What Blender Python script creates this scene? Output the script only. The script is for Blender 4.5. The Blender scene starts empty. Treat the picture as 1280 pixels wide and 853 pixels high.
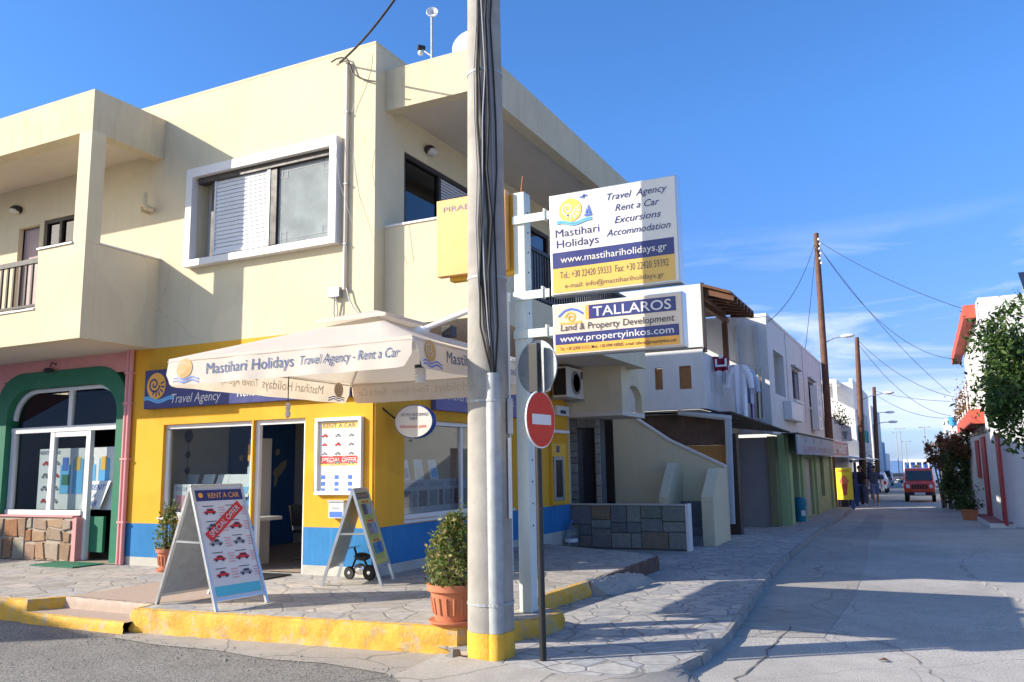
import bpy, bmesh, math, random
from mathutils import Vector, Matrix
random.seed(7)
S = bpy.context.scene
C = S.collection
PI = math.pi
rad = math.radians
# ------------------------------------------------------------------ camera
H = 1.70
F_PX, PITCH, ROLL, YAW = 1035.0, rad(8.6), rad(0.93), rad(26.3)
fw = Vector((-math.sin(YAW)*math.cos(PITCH), math.cos(YAW)*math.cos(PITCH), math.sin(PITCH)))
rt = Vector((math.cos(YAW), math.sin(YAW), 0))
up = rt.cross(fw)
RR = rt*math.cos(ROLL) - up*math.sin(ROLL)
UU = up*math.cos(ROLL) + rt*math.sin(ROLL)
cam = bpy.data.cameras.new('camera')
cam.sensor_width = 36.0
cam.lens = F_PX/1280*36.0
cam.clip_start = 0.05
cam.clip_end = 8000
camo = bpy.data.objects.new('camera', cam)
C.objects.link(camo)
camo.matrix_world = Matrix(((RR.x, UU.x, -fw.x, 0), (RR.y, UU.y, -fw.y, 0), (RR.z, UU.z, -fw.z, H), (0, 0, 0, 1)))
S.camera = camo
# ------------------------------------------------------------------ sky and sun
SUN = Vector((-1.875, -1.36, 1.139)).normalized()
EL = math.asin(SUN.z)
w = bpy.data.worlds.new('World'); S.world = w; w.use_nodes = True
nt = w.node_tree; nt.nodes.clear()
out = nt.nodes.new('ShaderNodeOutputWorld'); bg = nt.nodes.new('ShaderNodeBackground')
sky = nt.nodes.new('ShaderNodeTexSky'); sky.sky_type = 'NISHITA'; sky.sun_disc = False
sky.sun_elevation = EL; sky.sun_rotation = math.atan2(SUN.x, SUN.y) % (2*PI)
sky.air_density = 1.0; sky.dust_density = 0.7; sky.ozone_density = 6.0; sky.altitude = 0
bg.inputs['Strength'].default_value = 0.13
# thin high cirrus streaks, low in the sky
tc = nt.nodes.new('ShaderNodeTexCoord')
mp = nt.nodes.new('ShaderNodeMapping'); mp.inputs['Scale'].default_value = (2.2, 2.2, 15.0)
mp.inputs['Rotation'].default_value = (rad(5), rad(-4), 0)
no = nt.nodes.new('ShaderNodeTexNoise'); no.inputs['Scale'].default_value = 1.4; no.inputs['Detail'].default_value = 8
no.inputs['Roughness'].default_value = 0.6; no.inputs['Distortion'].default_value = 0.7
cr = nt.nodes.new('ShaderNodeValToRGB'); cr.color_ramp.elements[0].position = 0.43; cr.color_ramp.elements[1].position = 0.64
sx = nt.nodes.new('ShaderNodeSeparateXYZ')
lo = nt.nodes.new('ShaderNodeMapRange'); lo.inputs['From Min'].default_value = 0.27; lo.inputs['From Max'].default_value = 0.16
mu = nt.nodes.new('ShaderNodeMath'); mu.operation = 'MULTIPLY'
m2 = nt.nodes.new('ShaderNodeMath'); m2.operation = 'MULTIPLY'; m2.inputs[1].default_value = 0.95
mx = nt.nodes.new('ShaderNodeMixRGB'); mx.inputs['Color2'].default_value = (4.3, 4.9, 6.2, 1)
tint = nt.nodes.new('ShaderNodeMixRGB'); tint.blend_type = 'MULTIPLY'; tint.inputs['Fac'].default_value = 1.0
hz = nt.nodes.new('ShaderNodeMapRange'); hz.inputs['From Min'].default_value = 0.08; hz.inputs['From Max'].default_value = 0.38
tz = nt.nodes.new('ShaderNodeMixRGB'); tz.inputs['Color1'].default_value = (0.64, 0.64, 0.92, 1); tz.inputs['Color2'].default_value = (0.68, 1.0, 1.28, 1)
L = nt.links.new
L(tc.outputs['Generated'], mp.inputs['Vector']); L(mp.outputs['Vector'], no.inputs['Vector'])
L(no.outputs['Fac'], cr.inputs['Fac']); L(tc.outputs['Generated'], sx.inputs['Vector'])
L(sx.outputs['Z'], lo.inputs['Value']); L(cr.outputs['Color'], mu.inputs[0]); L(lo.outputs['Result'], mu.inputs[1])
L(mu.outputs[0], m2.inputs[0]); L(m2.outputs[0], mx.inputs['Fac'])
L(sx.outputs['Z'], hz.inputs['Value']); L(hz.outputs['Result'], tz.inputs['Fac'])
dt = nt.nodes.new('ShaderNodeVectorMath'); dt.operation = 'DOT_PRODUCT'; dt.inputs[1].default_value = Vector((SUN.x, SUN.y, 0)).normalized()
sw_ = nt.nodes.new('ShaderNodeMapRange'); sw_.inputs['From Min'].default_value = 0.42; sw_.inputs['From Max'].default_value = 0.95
ts = nt.nodes.new('ShaderNodeMixRGB'); ts.inputs['Color2'].default_value = (2.5, 2.0, 1.4, 1)  # added warm boost of the unseen sun-side sky, brightens the shaded walls
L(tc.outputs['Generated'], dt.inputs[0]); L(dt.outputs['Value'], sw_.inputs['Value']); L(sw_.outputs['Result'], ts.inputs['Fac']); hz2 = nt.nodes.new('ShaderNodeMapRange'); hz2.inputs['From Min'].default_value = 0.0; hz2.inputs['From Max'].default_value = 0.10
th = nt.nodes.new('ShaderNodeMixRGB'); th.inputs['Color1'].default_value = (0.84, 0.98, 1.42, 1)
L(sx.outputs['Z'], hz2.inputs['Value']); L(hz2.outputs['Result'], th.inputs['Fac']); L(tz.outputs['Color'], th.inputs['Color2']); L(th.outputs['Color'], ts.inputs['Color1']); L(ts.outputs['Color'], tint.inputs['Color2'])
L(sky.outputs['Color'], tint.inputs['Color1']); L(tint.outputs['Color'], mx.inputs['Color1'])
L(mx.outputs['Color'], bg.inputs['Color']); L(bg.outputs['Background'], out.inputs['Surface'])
sl = bpy.data.lights.new('sun', 'SUN'); sl.energy = 5.0; sl.angle = rad(0.53); sl.color = (1.0, 0.92, 0.80)
so = bpy.data.objects.new('sun', sl); C.objects.link(so)
so.rotation_euler = SUN.to_track_quat('Z', 'Y').to_euler(); so.location = (-20, -15, 30)
S.view_settings.view_transform = 'Standard'; S.view_settings.look = 'None'
S.view_settings.exposure = 0.71; S.view_settings.gamma = 1.0
S.view_settings.use_curve_mapping = False
S.cycles.max_bounces = 8; S.cycles.transparent_max_bounces = 12
# ------------------------------------------------------------------ helpers
def zr(y): return -0.010*max(0.0, y-8) - 0.004*max(0.0, y-60)
def ray(x, y): return fw + RR*((x-640)/F_PX) + UU*((426.5-y)/F_PX)
def at(x, y, ax, c):
    d = ray(x, y); o = Vector((0, 0, H)); i = 'xyz'.index(ax)
    return o + d*((c-o[i])/d[i])
def G(x, y, dz=0.0):
    z = dz
    for _ in range(30):
        p = at(x, y, 'z', z); z = zr(p.y)+dz
    return p
def atd(x, y, dist):                      # point at a horizontal distance from the viewpoint
    d = ray(x, y); return Vector((0, 0, H)) + d*(dist/math.hypot(d.x, d.y))
class Fr:                                  # a local frame: R right, U up, N out
    def __init__(s, O, R, U=(0, 0, 1)):
        s.O = Vector(O); s.R = Vector(R).normalized(); s.U = Vector(U).normalized(); s.N = s.R.cross(s.U).normalized()
    def p(s, x, y, d=0.0): return s.O + s.R*x + s.U*y + s.N*d
def FA(y, x=0, z=0): return Fr((x, y, z), (1, 0, 0))          # faces the viewer's side street (-y)
def FB(x, y=0, z=0): return Fr((x, y, z), (0, 1, 0))          # faces the main street (+x)
def FL(x, y=0, z=0): return Fr((x, y, z), (0, -1, 0))         # faces -x
def FT(z, x=0, y=0): return Fr((x, y, z), (1, 0, 0), (0, 1, 0))  # faces up
def slabs(fr, u0, u1, v0, v1, mn, rnd, gap=.010, d0=.0, d1=.03, jit=.0):
    """random rectangular stone slabs, each an island of one cladding"""
    mb = MB()
    def cut(a, b, c, d):
        w, h = b-a, d-c
        if (w > mn*1.9 or h > mn*1.5) and (w > mn*1.1 or h > mn*1.1):
            if w > h*1.15: k = a+w*rnd.uniform(.33, .67); cut(a, k, c, d); cut(k, b, c, d)
            else: k = c+h*rnd.uniform(.35, .65); cut(a, b, c, k); cut(a, b, k, d)
            return
        g = gap/2; q = [(a+g, c+g), (b-g, c+g), (b-g, d-g), (a+g, d-g)]
        if jit: q = [(x+rnd.uniform(-jit, jit), y+rnd.uniform(-jit, jit)) for x, y in q]
        e = d1+rnd.uniform(-.012, .012); m_ = .008
        q2 = [(x+(m_ if x < (a+b)/2 else -m_), y+(m_ if y < (c+d)/2 else -m_)) for x, y in q]
        mb.add([fr.p(x, y, d0) for x, y in q]+[fr.p(x, y, e-.008) for x, y in q]+[fr.p(x, y, e) for x, y in q2], [(8, 9, 10, 11)]+[(i, (i+1) % 4, 4+(i+1) % 4, 4+i) for i in range(4)]+[(4+i, 4+(i+1) % 4, 8+(i+1) % 4, 8+i) for i in range(4)])
    cut(u0, u1, v0, v1); return mb
class MB:
    def __init__(s): s.v = []; s.f = []
    def add(s, vs, fs):
        b = len(s.v); s.v += [Vector(a) for a in vs]; s.f += [tuple(b+i for i in f) for f in fs]; return s
    def poly(s, *ps): return s.add(ps, [tuple(range(len(ps)))])
    def hexa(s, a, b, c, d, e, f, g, h):
        return s.add([a, b, c, d, e, f, g, h], [(3, 2, 1, 0), (4, 5, 6, 7), (0, 1, 5, 4), (1, 2, 6, 5), (2, 3, 7, 6), (3, 0, 4, 7)])
    def box(s, x0, x1, y0, y1, z0, z1):
        return s.hexa((x0, y0, z0), (x1, y0, z0), (x1, y1, z0), (x0, y1, z0), (x0, y0, z1), (x1, y0, z1), (x1, y1, z1), (x0, y1, z1))
    def fbox(s, fr, x0, x1, y0, y1, d0, d1):
        q = [(x0, y0), (x1, y0), (x1, y1), (x0, y1)]
        return s.hexa(*[fr.p(a, b, d0) for a, b in q], *[fr.p(a, b, d1) for a, b in q])
    def fquad(s, fr, x0, x1, y0, y1, d=0.0):
        return s.poly(fr.p(x0, y0, d), fr.p(x1, y0, d), fr.p(x1, y1, d), fr.p(x0, y1, d))
    def fpoly(s, fr, pts, d0, d1=None):
        if d1 is None: return s.poly(*[fr.p(a, b, d0) for a, b in pts])
        n = len(pts)
        return s.add([fr.p(a, b, d0) for a, b in pts]+[fr.p(a, b, d1) for a, b in pts],
                     [tuple(range(n-1, -1, -1)), tuple(range(n, 2*n))]+[(i, (i+1) % n, n+(i+1) % n, n+i) for i in range(n)])
    def prism(s, pts, vec):
        n = len(pts); vec = Vector(vec)
        return s.add(list(map(Vector, pts))+[Vector(p)+vec for p in pts],
                     [tuple(range(n-1, -1, -1)), tuple(range(n, 2*n))]+[(i, (i+1) % n, n+(i+1) % n, n+i) for i in range(n)])
    def wall(s, fr, u0, u1, v0, v1, holes=(), depth=0.2):
        us = sorted({u0, u1, *[h[0] for h in holes], *[h[1] for h in holes]}); vs = sorted({v0, v1, *[h[2] for h in holes], *[h[3] for h in holes]})
        for i in range(len(us)-1):
            for j in range(len(vs)-1):
                cu = (us[i]+us[i+1])/2; cv = (vs[j]+vs[j+1])/2
                if any(h[0] < cu < h[1] and h[2] < cv < h[3] for h in holes): continue
                s.fquad(fr, us[i], us[i+1], vs[j], vs[j+1], 0)
                s.fquad(fr, us[i], us[i+1], vs[j], vs[j+1], -depth)
        for a, b, c, d in list(holes)+[(u0, u1, v0, v1)]:
            tb = [v for v in (v0, v1) if any(v in (h[2], h[3]) for h in holes)]
            for (p, q) in (((a, c), (b, c)), ((b, c), (b, d)), ((b, d), (a, d)), ((a, d), (a, c))):
                if p[1] == q[1] and (p[1] in tb or ((a, b, c, d) != (u0, u1, v0, v1) and p[1] in (v0, v1))): continue
                s.poly(fr.p(*p, 0), fr.p(*q, 0), fr.p(*q, -depth), fr.p(*p, -depth))
        return s
    def tube(s, path, r, n=8, caps=True):
        path = [Vector(p) for p in path]; m = len(path); rs = r if isinstance(r, (list, tuple)) else [r]*m
        b = len(s.v); ref = None
        for i, p in enumerate(path):
            t = (path[min(i+1, m-1)]-path[max(i-1, 0)]).normalized()
            if ref is None: ref = Vector((0, 0, 1)) if abs(t.z) < .9 else Vector((1, 0, 0))
            a = (ref - t*ref.dot(t)).normalized(); ref = a; c = t.cross(a)
            for k in range(n):
                th = 2*PI*k/n; s.v.append(p + (a*math.cos(th)+c*math.sin(th))*rs[i])
        for i in range(m-1):
            for k in range(n): s.f.append((b+i*n+k, b+i*n+(k+1) % n, b+(i+1)*n+(k+1) % n, b+(i+1)*n+k))
        if caps: s.f.append(tuple(b+k for k in range(n-1, -1, -1))); s.f.append(tuple(b+(m-1)*n+k for k in range(n)))
        return s
    def lathe(s, O, prof, n=24, axis=(0, 0, 1), sx=1.0):
        O = Vector(O); ax = Vector(axis).normalized(); a = (Vector((1, 0, 0)) if abs(ax.x) < .9 else Vector((0, 1, 0))); a = (a-ax*a.dot(ax)).normalized(); c = ax.cross(a)
        b = len(s.v); m = len(prof)
        for r, h in prof:
            for k in range(n):
                th = 2*PI*k/n; s.v.append(O+ax*h+(a*math.cos(th)*sx+c*math.sin(th))*max(r, 1e-4))
        for i in range(m-1):
            for k in range(n): s.f.append((b+i*n+k, b+i*n+(k+1) % n, b+(i+1)*n+(k+1) % n, b+(i+1)*n+k))
        s.f.append(tuple(b+k for k in range(n-1, -1, -1))); s.f.append(tuple(b+(m-1)*n+k for k in range(n)))
        return s
    def ell(s, O, rx, ry, rz, n=12, m=8):
        O = Vector(O); b = len(s.v)
        for i in range(m+1):
            ph = -PI/2+PI*i/m
            for k in range(n):
                th = 2*PI*k/n; s.v.append(O+Vector((rx*math.cos(ph)*math.cos(th), ry*math.cos(ph)*math.sin(th), rz*math.sin(ph))))
        for i in range(m):
            for k in range(n): s.f.append((b+i*n+k, b+i*n+(k+1) % n, b+(i+1)*n+(k+1) % n, b+(i+1)*n+k))
        return s
    def disc(s, fr, cx, cy, rx, ry, d0, d1=None, n=32):
        return s.fpoly(fr, [(cx+rx*math.cos(2*PI*k/n), cy+ry*math.sin(2*PI*k/n)) for k in range(n)], d0, d1)
    def flat(s, vf, fr, ox, oy, d=0.004, sx=1.0, sy=1.0):       # 2-D mesh (lettering) laid on a frame
        vs, fs = vf
        return s.add([fr.p(ox+x*sx, oy+y*sy, d) for x, y in vs], fs)
    def build(s, name, m, parent=None, bevel=0.0, smooth=False, kind=None, label=None):
        me = bpy.data.meshes.new(name)
        if parent is not None: off = wloc(parent)
        else:
            xs = [v.x for v in s.v]; ys = [v.y for v in s.v]
            off = Vector(((min(xs)+max(xs))/2, (min(ys)+max(ys))/2, min(v.z for v in s.v)))
        me.from_pydata([tuple(v-off) for v in s.v], [], s.f)
        bm = bmesh.new(); bm.from_mesh(me)
        bmesh.ops.remove_doubles(bm, verts=bm.verts, dist=1e-5)
        bmesh.ops.recalc_face_normals(bm, faces=bm.faces)
        if bevel > 0:
            ed = [e for e in bm.edges if len(e.link_faces) == 2 and e.calc_face_angle(0) > rad(35)]
            try: bmesh.ops.bevel(bm, geom=ed, offset=bevel, segments=2, affect='EDGES', profile=0.6, clamp_overlap=True)
            except Exception: pass
        bm.to_mesh(me); bm.free()
        if smooth:
            for p in me.polygons: p.use_smooth = True
            try: me.set_sharp_from_angle(angle=rad(40))
            except Exception: pass
        me.materials.append(m)
        o = bpy.data.objects.new(name, me); C.objects.link(o)
        if parent is not None: o.parent = parent
        else: o.location = off
        if kind: o['kind'] = kind
        if label: o['label'] = label
        return o
def wloc(o):
    v = Vector((0, 0, 0))
    while o is not None: v += o.location; o = o.parent
    return v
def tag(o, label, cat, group=None, kind=None):
    o['label'] = label; o['category'] = cat
    if group: o['group'] = group
    if kind: o['kind'] = kind
    return o
def thing(name, label, cat, loc, group=None):
    o = bpy.data.objects.new(name, None); o.empty_display_size = .2; C.objects.link(o); o.location = loc
    return tag(o, label, cat, group)
def kids(o): return [c for c in bpy.data.objects if c.parent is o]
def copy_tree(o, parent=None):
    c = o.copy(); C.objects.link(c)
    if parent is not None: c.parent = parent
    for ch in kids(o): copy_tree(ch, c)
    return c
# lettering ---------------------------------------------------------
_tc = {}
def glyphs(txt, size=1.0, width=None, bold=0.0, shear=0.0, align='CENTER', spacing=1.0):
    key = (txt, size, width, bold, shear, align, spacing)
    if key in _tc: return _tc[key]
    cu = bpy.data.curves.new('tmp_text', 'FONT'); cu.body = txt; cu.size = 1.0; cu.shear = shear; cu.offset = bold
    cu.align_x = 'LEFT'; cu.fill_mode = 'FRONT'; cu.resolution_u = 3; cu.space_character = spacing
    o = bpy.data.objects.new('tmp_text', cu); C.objects.link(o)
    dg = bpy.context.evaluated_depsgraph_get()
    me = bpy.data.meshes.new_from_object(o.evaluated_get(dg))
    vs = [(v.co.x, v.co.y) for v in me.vertices]; fs = [tuple(p.vertices) for p in me.polygons]
    bpy.data.objects.remove(o); bpy.data.curves.remove(cu); bpy.data.meshes.remove(me)
    if not vs: return ([], [])
    x0 = min(v[0] for v in vs); x1 = max(v[0] for v in vs)
    k = 1.38*size                       # capital height of the font is about 0.72 em: size is the capital height
    kx = (width/(x1-x0)) if width else k
    sh = {'LEFT': x0, 'CENTER': (x0+x1)/2, 'RIGHT': x1}[align]
    r = ([((x-sh)*kx, y*k) for x, y in vs], fs)
    _tc[key] = r
    return r
# materials ---------------------------------------------------------
def newmat(name):
    m = bpy.data.materials.new(name); m.use_nodes = True; n = m.node_tree; n.nodes.clear()
    o = n.nodes.new('ShaderNodeOutputMaterial'); b = n.nodes.new('ShaderNodeBsdfPrincipled'); n.links.new(b.outputs[0], o.inputs[0])
    return m, n, b
def coords(n, scale=(1, 1, 1)):
    t = n.nodes.new('ShaderNodeTexCoord'); g = n.nodes.new('ShaderNodeMapping'); g.inputs['Scale'].default_value = scale
    n.links.new(t.outputs['Object'], g.inputs['Vector']); return g.outputs['Vector']
def noise(n, vec, sc, det=4, rough=.55):
    t = n.nodes.new('ShaderNodeTexNoise'); t.inputs['Scale'].default_value = sc; t.inputs['Detail'].default_value = det; t.inputs['Roughness'].default_value = rough
    n.links.new(vec, t.inputs['Vector']); return t.outputs['Fac']
def ramp(n, fac, stops):
    r = n.nodes.new('ShaderNodeValToRGB'); e = r.color_ramp.elements
    while len(e) < len(stops): e.new(0.5)
    for i, (p, c) in enumerate(stops): e[i].position = p; e[i].color = (*c, 1) if len(c) == 3 else c
    n.links.new(fac, r.inputs['Fac']); return r.outputs['Color']
def mix(n, fac, a, b, mode='MIX'):
    r = n.nodes.new('ShaderNodeMixRGB'); r.blend_type = mode
    for s, v in (('Fac', fac), ('Color1', a), ('Color2', b)):
        if isinstance(v, (int, float)): r.inputs[s].default_value = v
        elif isinstance(v, tuple): r.inputs[s].default_value = (*v[:3], 1)
        else: n.links.new(v, r.inputs[s])
    return r.outputs['Color']
def bumpn(n, b, h, st=.3, dist=.01):
    u = n.nodes.new('ShaderNodeBump'); u.inputs['Strength'].default_value = st; u.inputs['Distance'].default_value = dist
    n.links.new(h, u.inputs['Height']); n.links.new(u.outputs[0], b.inputs['Normal'])
def sc3(c, k): return tuple(min(1, x*k) for x in c)
def mat(name, col, rough=.6, metal=0.0, var=.10, scale=3.0, bump=0.0, bscale=80.0, streak=0.0, streakcol=None, spec=.35, dirt=0.0, coat=0.0, patchy=0.0):
    m, n, b = newmat(name)
    v = coords(n)
    c = ramp(n, noise(n, v, scale, 5), [(.25, sc3(col, 1-var)), (.75, sc3(col, 1+var*.6))])
    if streak:
        f = noise(n, coords(n, (5, 5, .35)), 2.2, 6, .65)
        k = ramp(n, f, [(.52, (0, 0, 0)), (.75, (streak, streak, streak))])
        c = mix(n, k, c, streakcol or sc3(col, .45))
    if patchy:
        vo = n.nodes.new('ShaderNodeTexVoronoi'); vo.feature = 'DISTANCE_TO_EDGE'; vo.inputs['Scale'].default_value = .55; nz = n.nodes.new('ShaderNodeTexNoise'); nz.inputs['Scale'].default_value = 2.5; nz.inputs['Detail'].default_value = 6; n.links.new(v, nz.inputs['Vector']); n.links.new(mix(n, .5, v, nz.outputs['Color'], 'ADD'), vo.inputs['Vector'])
        cm = ramp(n, noise(n, v, .7, 2), [(.50, (0, 0, 0)), (.58, (1, 1, 1))]); ck = ramp(n, vo.outputs['Distance'], [(.0012, (patchy,)*3), (.0030, (0, 0, 0))]); c = mix(n, mix(n, 1.0, ck, cm, 'MULTIPLY'), c, sc3(col, .5))
        pk_ = ramp(n, noise(n, v, .55, 3, .4), [(.60, (0, 0, 0)), (.615, (.5, .5, .5))]); c = mix(n, pk_, c, sc3(col, 1.10))
        sp_ = ramp(n, noise(n, v, 16, 2, .5), [(.74, (0, 0, 0)), (.78, (.5, .5, .5))]); c = mix(n, sp_, c, sc3(col, .55))
    if dirt:
        f = noise(n, v, 1.1, 8, .7); k = ramp(n, f, [(.55, (0, 0, 0)), (.8, (dirt, dirt, dirt))]); c = mix(n, k, c, sc3(col, .35))
    n.links.new(c, b.inputs['Base Color'])
    b.inputs['Metallic'].default_value = metal; b.inputs['Specular IOR Level'].default_value = spec
    if coat: b.inputs['Coat Weight'].default_value = coat
    rr = ramp(n, noise(n, v, scale*2.3, 4), [(.3, (rough*.85,)*3), (.7, (min(1, rough*1.15),)*3)])
    n.links.new(rr, b.inputs['Roughness'])
    if bump: bumpn(n, b, noise(n, v, bscale, 4, .6), bump, .004)
    return m
def glass(name, tint=(.9, .95, .95), refl=1.0, rough=.0, dust=0.0):
    m, n, b = newmat(name); o = [x for x in n.nodes if x.type == 'OUTPUT_MATERIAL'][0]; n.nodes.remove(b)
    t = n.nodes.new('ShaderNodeBsdfTransparent'); t.inputs[0].default_value = (*tint, 1)
    g = n.nodes.new('ShaderNodeBsdfGlossy'); g.inputs['Roughness'].default_value = rough
    lw_ = n.nodes.new('ShaderNodeLayerWeight'); lw_.inputs['Blend'].default_value = .5
    pw = n.nodes.new('ShaderNodeMath'); pw.operation = 'POWER'; pw.inputs[1].default_value = 4.0; n.links.new(lw_.outputs['Facing'], pw.inputs[0])
    f = n.nodes.new('ShaderNodeMath'); f.operation = 'MULTIPLY_ADD'; f.inputs[1].default_value = .75; f.inputs[2].default_value = .045; n.links.new(pw.outputs[0], f.inputs[0])
    k = n.nodes.new('ShaderNodeMath'); k.operation = 'MULTIPLY'; k.inputs[1].default_value = refl; n.links.new(f.outputs[0], k.inputs[0])
    x = n.nodes.new('ShaderNodeMixShader'); n.links.new(k.outputs[0], x.inputs[0]); n.links.new(t.outputs[0], x.inputs[1]); n.links.new(g.outputs[0], x.inputs[2])
    last = x.outputs[0]
    if dust:
        d = n.nodes.new('ShaderNodeBsdfDiffuse'); d.inputs[0].default_value = (.45, .5, .5, 1)
        y = n.nodes.new('ShaderNodeMixShader'); v = coords(n)
        kk = ramp(n, noise(n, v, 3, 5), [(.3, (dust*.7,)*3), (.7, (min(1, dust*1.2),)*3)]); n.links.new(kk, y.inputs[0])
        n.links.new(last, y.inputs[1]); n.links.new(d.outputs[0], y.inputs[2]); last = y.outputs[0]
    n.links.new(last, o.inputs[0]); return m
def flagstone(name, scale, stones, mortar, edge=.035, bump=.5):
    m, n, b = newmat(name); v = coords(n, (1, 1, 0.2))
    nz = n.nodes.new('ShaderNodeTexNoise'); nz.inputs['Scale'].default_value = 2.2; nz.inputs['Detail'].default_value = 3; n.links.new(v, nz.inputs['Vector'])
    vv = mix(n, .12, v, nz.outputs['Color'], 'ADD')
    v1 = n.nodes.new('ShaderNodeTexVoronoi'); v1.inputs['Scale'].default_value = scale; v1.inputs['Randomness'].default_value = 1.0; n.links.new(vv, v1.inputs['Vector'])
    v2 = n.nodes.new('ShaderNodeTexVoronoi'); v2.feature = 'DISTANCE_TO_EDGE'; v2.inputs['Scale'].default_value = scale; n.links.new(vv, v2.inputs['Vector'])
    sp = n.nodes.new('ShaderNodeSeparateColor'); n.links.new(v1.outputs['Color'], sp.inputs[0])
    k = len(stones); c = ramp(n, sp.outputs[0], [(i/(k-1), s) for i, s in enumerate(stones)])
    f1 = noise(n, v, 9, 6, .7); c = mix(n, .75, c, ramp(n, f1, [(.25, (.42,)*3), (.7, (1.08, 1.06, 1.04))]), 'MULTIPLY')
    f3 = noise(n, v, .9, 5, .6); c = mix(n, .5, c, ramp(n, f3, [(.3, (.62, .60, .58)), (.7, (1, 1, 1))]), 'MULTIPLY')
    e = ramp(n, v2.outputs['Distance'], [(edge*.5, (1, 1, 1)), (edge, (0, 0, 0))])
    c = mix(n, e, c, mortar)
    n.links.new(c, b.inputs['Base Color']); b.inputs['Roughness'].default_value = .8; b.inputs['Specular IOR Level'].default_value = .25
    hh = mix(n, .35, ramp(n, v2.outputs['Distance'], [(0, (0, 0, 0)), (edge*1.6, (1, 1, 1))]), f1); hh = mix(n, .4, hh, sp.outputs[1])
    bumpn(n, b, hh, bump, .012); return m
def roadmat(name, base, spk, crack=(.1, .1, .1), cscale=.35, cw=.006, bump=.35, patch=.3, bs=220):
    m, n, b = newmat(name); v = coords(n)
    c = ramp(n, noise(n, v, .45, 6, .6), [(.3, sc3(base, 1-patch)), (.7, sc3(base, 1+patch*.5))])
    f2 = noise(n, v, bs, 2, .8); c = mix(n, spk, c, ramp(n, f2, [(.33, (.15,)*3), (.7, (1.6, 1.58, 1.52))]), 'MULTIPLY')
    c = mix(n, .5, c, ramp(n, noise(n, v, 3.3, 8, .7), [(.35, (.72,)*3), (.6, (1, 1, 1))]), 'MULTIPLY')
    nz = n.nodes.new('ShaderNodeTexNoise'); nz.inputs['Scale'].default_value = 1.6; nz.inputs['Detail'].default_value = 6; n.links.new(v, nz.inputs['Vector'])
    vv = mix(n, .35, v, nz.outputs['Color'], 'ADD')
    v2 = n.nodes.new('ShaderNodeTexVoronoi'); v2.feature = 'DISTANCE_TO_EDGE'; v2.inputs['Scale'].default_value = cscale; n.links.new(vv, v2.inputs['Vector'])
    e = ramp(n, v2.outputs['Distance'], [(cw*.3, (.8,)*3), (cw, (0, 0, 0))])
    c = mix(n, e, c, crack); n.links.new(c, b.inputs['Base Color']); b.inputs['Roughness'].default_value = .85; b.inputs['Specular IOR Level'].default_value = .2
    bumpn(n, b, f2, bump, .006); return m
def leafmat(name, a, bcol, c=None):
    m, n, b = newmat(name); g = n.nodes.new('ShaderNodeNewGeometry')
    st = [(0, a), (.6, bcol)]+([(1, c)] if c else [(1, sc3(bcol, 1.3))])
    n.links.new(ramp(n, g.outputs['Random Per Island'], st), b.inputs['Base Color']); b.inputs['Roughness'].default_value = .5
    b.inputs['Specular IOR Level'].default_value = .3
    tr = n.nodes.new('ShaderNodeBsdfTranslucent'); n.links.new(ramp(n, g.outputs['Random Per Island'], [(p, sc3(q, 1.2)) for p, q in st]), tr.inputs[0])
    x = n.nodes.new('ShaderNodeMixShader'); x.inputs[0].default_value = .25; o = [k for k in n.nodes if k.type == 'OUTPUT_MATERIAL'][0]
    n.links.new(b.outputs[0], x.inputs[1]); n.links.new(tr.outputs[0], x.inputs[2]); n.links.new(x.outputs[0], o.inputs[0]); return m
def paintworn(name, col, under, wear=.35):
    m, n, b = newmat(name); v = coords(n)
    f = noise(n, v, 6, 8, .7); k = ramp(n, f, [(.60-.14*wear, (0, 0, 0)), (.72, (wear*1.6,)*3)])
    c = ramp(n, noise(n, v, 2.5, 5), [(.3, sc3(col, .85)), (.7, sc3(col, 1.08))])
    c = mix(n, k, c, under); n.links.new(c, b.inputs['Base Color']); b.inputs['Roughness'].default_value = .7
    bumpn(n, b, noise(n, v, 22, 8, .75), .8, .02); return m
M = {}
M['cream'] = mat('cream_render', (.65, .565, .385), .9, var=.09, scale=.9, bump=.45, bscale=110, streak=.24, streakcol=(.46, .39, .28), spec=.12, dirt=.10, patchy=.5)
M['creamdirty'] = mat('cream_render_weathered', (.62, .535, .365), .9, var=.08, scale=1.5, bump=.35, bscale=140, streak=.4, streakcol=(.36, .29, .19), spec=.15, dirt=.25)
M['soffit'] = mat('white_soffit', (.66, .58, .48), .9, var=.05, spec=.1)
M['yellow'] = mat('yellow_wall_paint', (.72, .365, .036), .8, var=.11, scale=1.1, bump=.4, bscale=28, streak=.22, spec=.15, dirt=.12, patchy=.35)
M['blue'] = mat('blue_wall_paint', (.037, .185, .405), .8, var=.16, scale=2, bump=.45, bscale=22, streak=.3, streakcol=(.16, .28, .48), dirt=.22, spec=.15)
M['plinth'] = mat('grey_plinth', (.46, .44, .38), .85, var=.2, scale=3, bump=.4, bscale=40)
M['pink'] = mat('pink_wall_paint', (.66, .30, .29), .8, var=.07, bump=.25, bscale=60, spec=.2, streak=.12)
M['green'] = mat('green_paint', (.02, .155, .085), .6, var=.12, bump=.1, bscale=40)
M['white'] = mat('white_paint', (.70, .68, .65), .5, var=.04)
M['whitewall'] = mat('white_limewash', (.66, .65, .635), .85, var=.05, bump=.25, bscale=90, streak=.26, streakcol=(.42, .40, .37), spec=.15, patchy=.4, dirt=.10)
M['whiteplastic'] = mat('white_plastic', (.72, .71, .69), .35, var=.03, spec=.5)
M['alu'] = mat('aluminium', (.62, .64, .65), .35, metal=.85, var=.06)
M['greymetal'] = mat('grey_metal', (.33, .34, .36), .45, metal=.6, var=.1)
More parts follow.
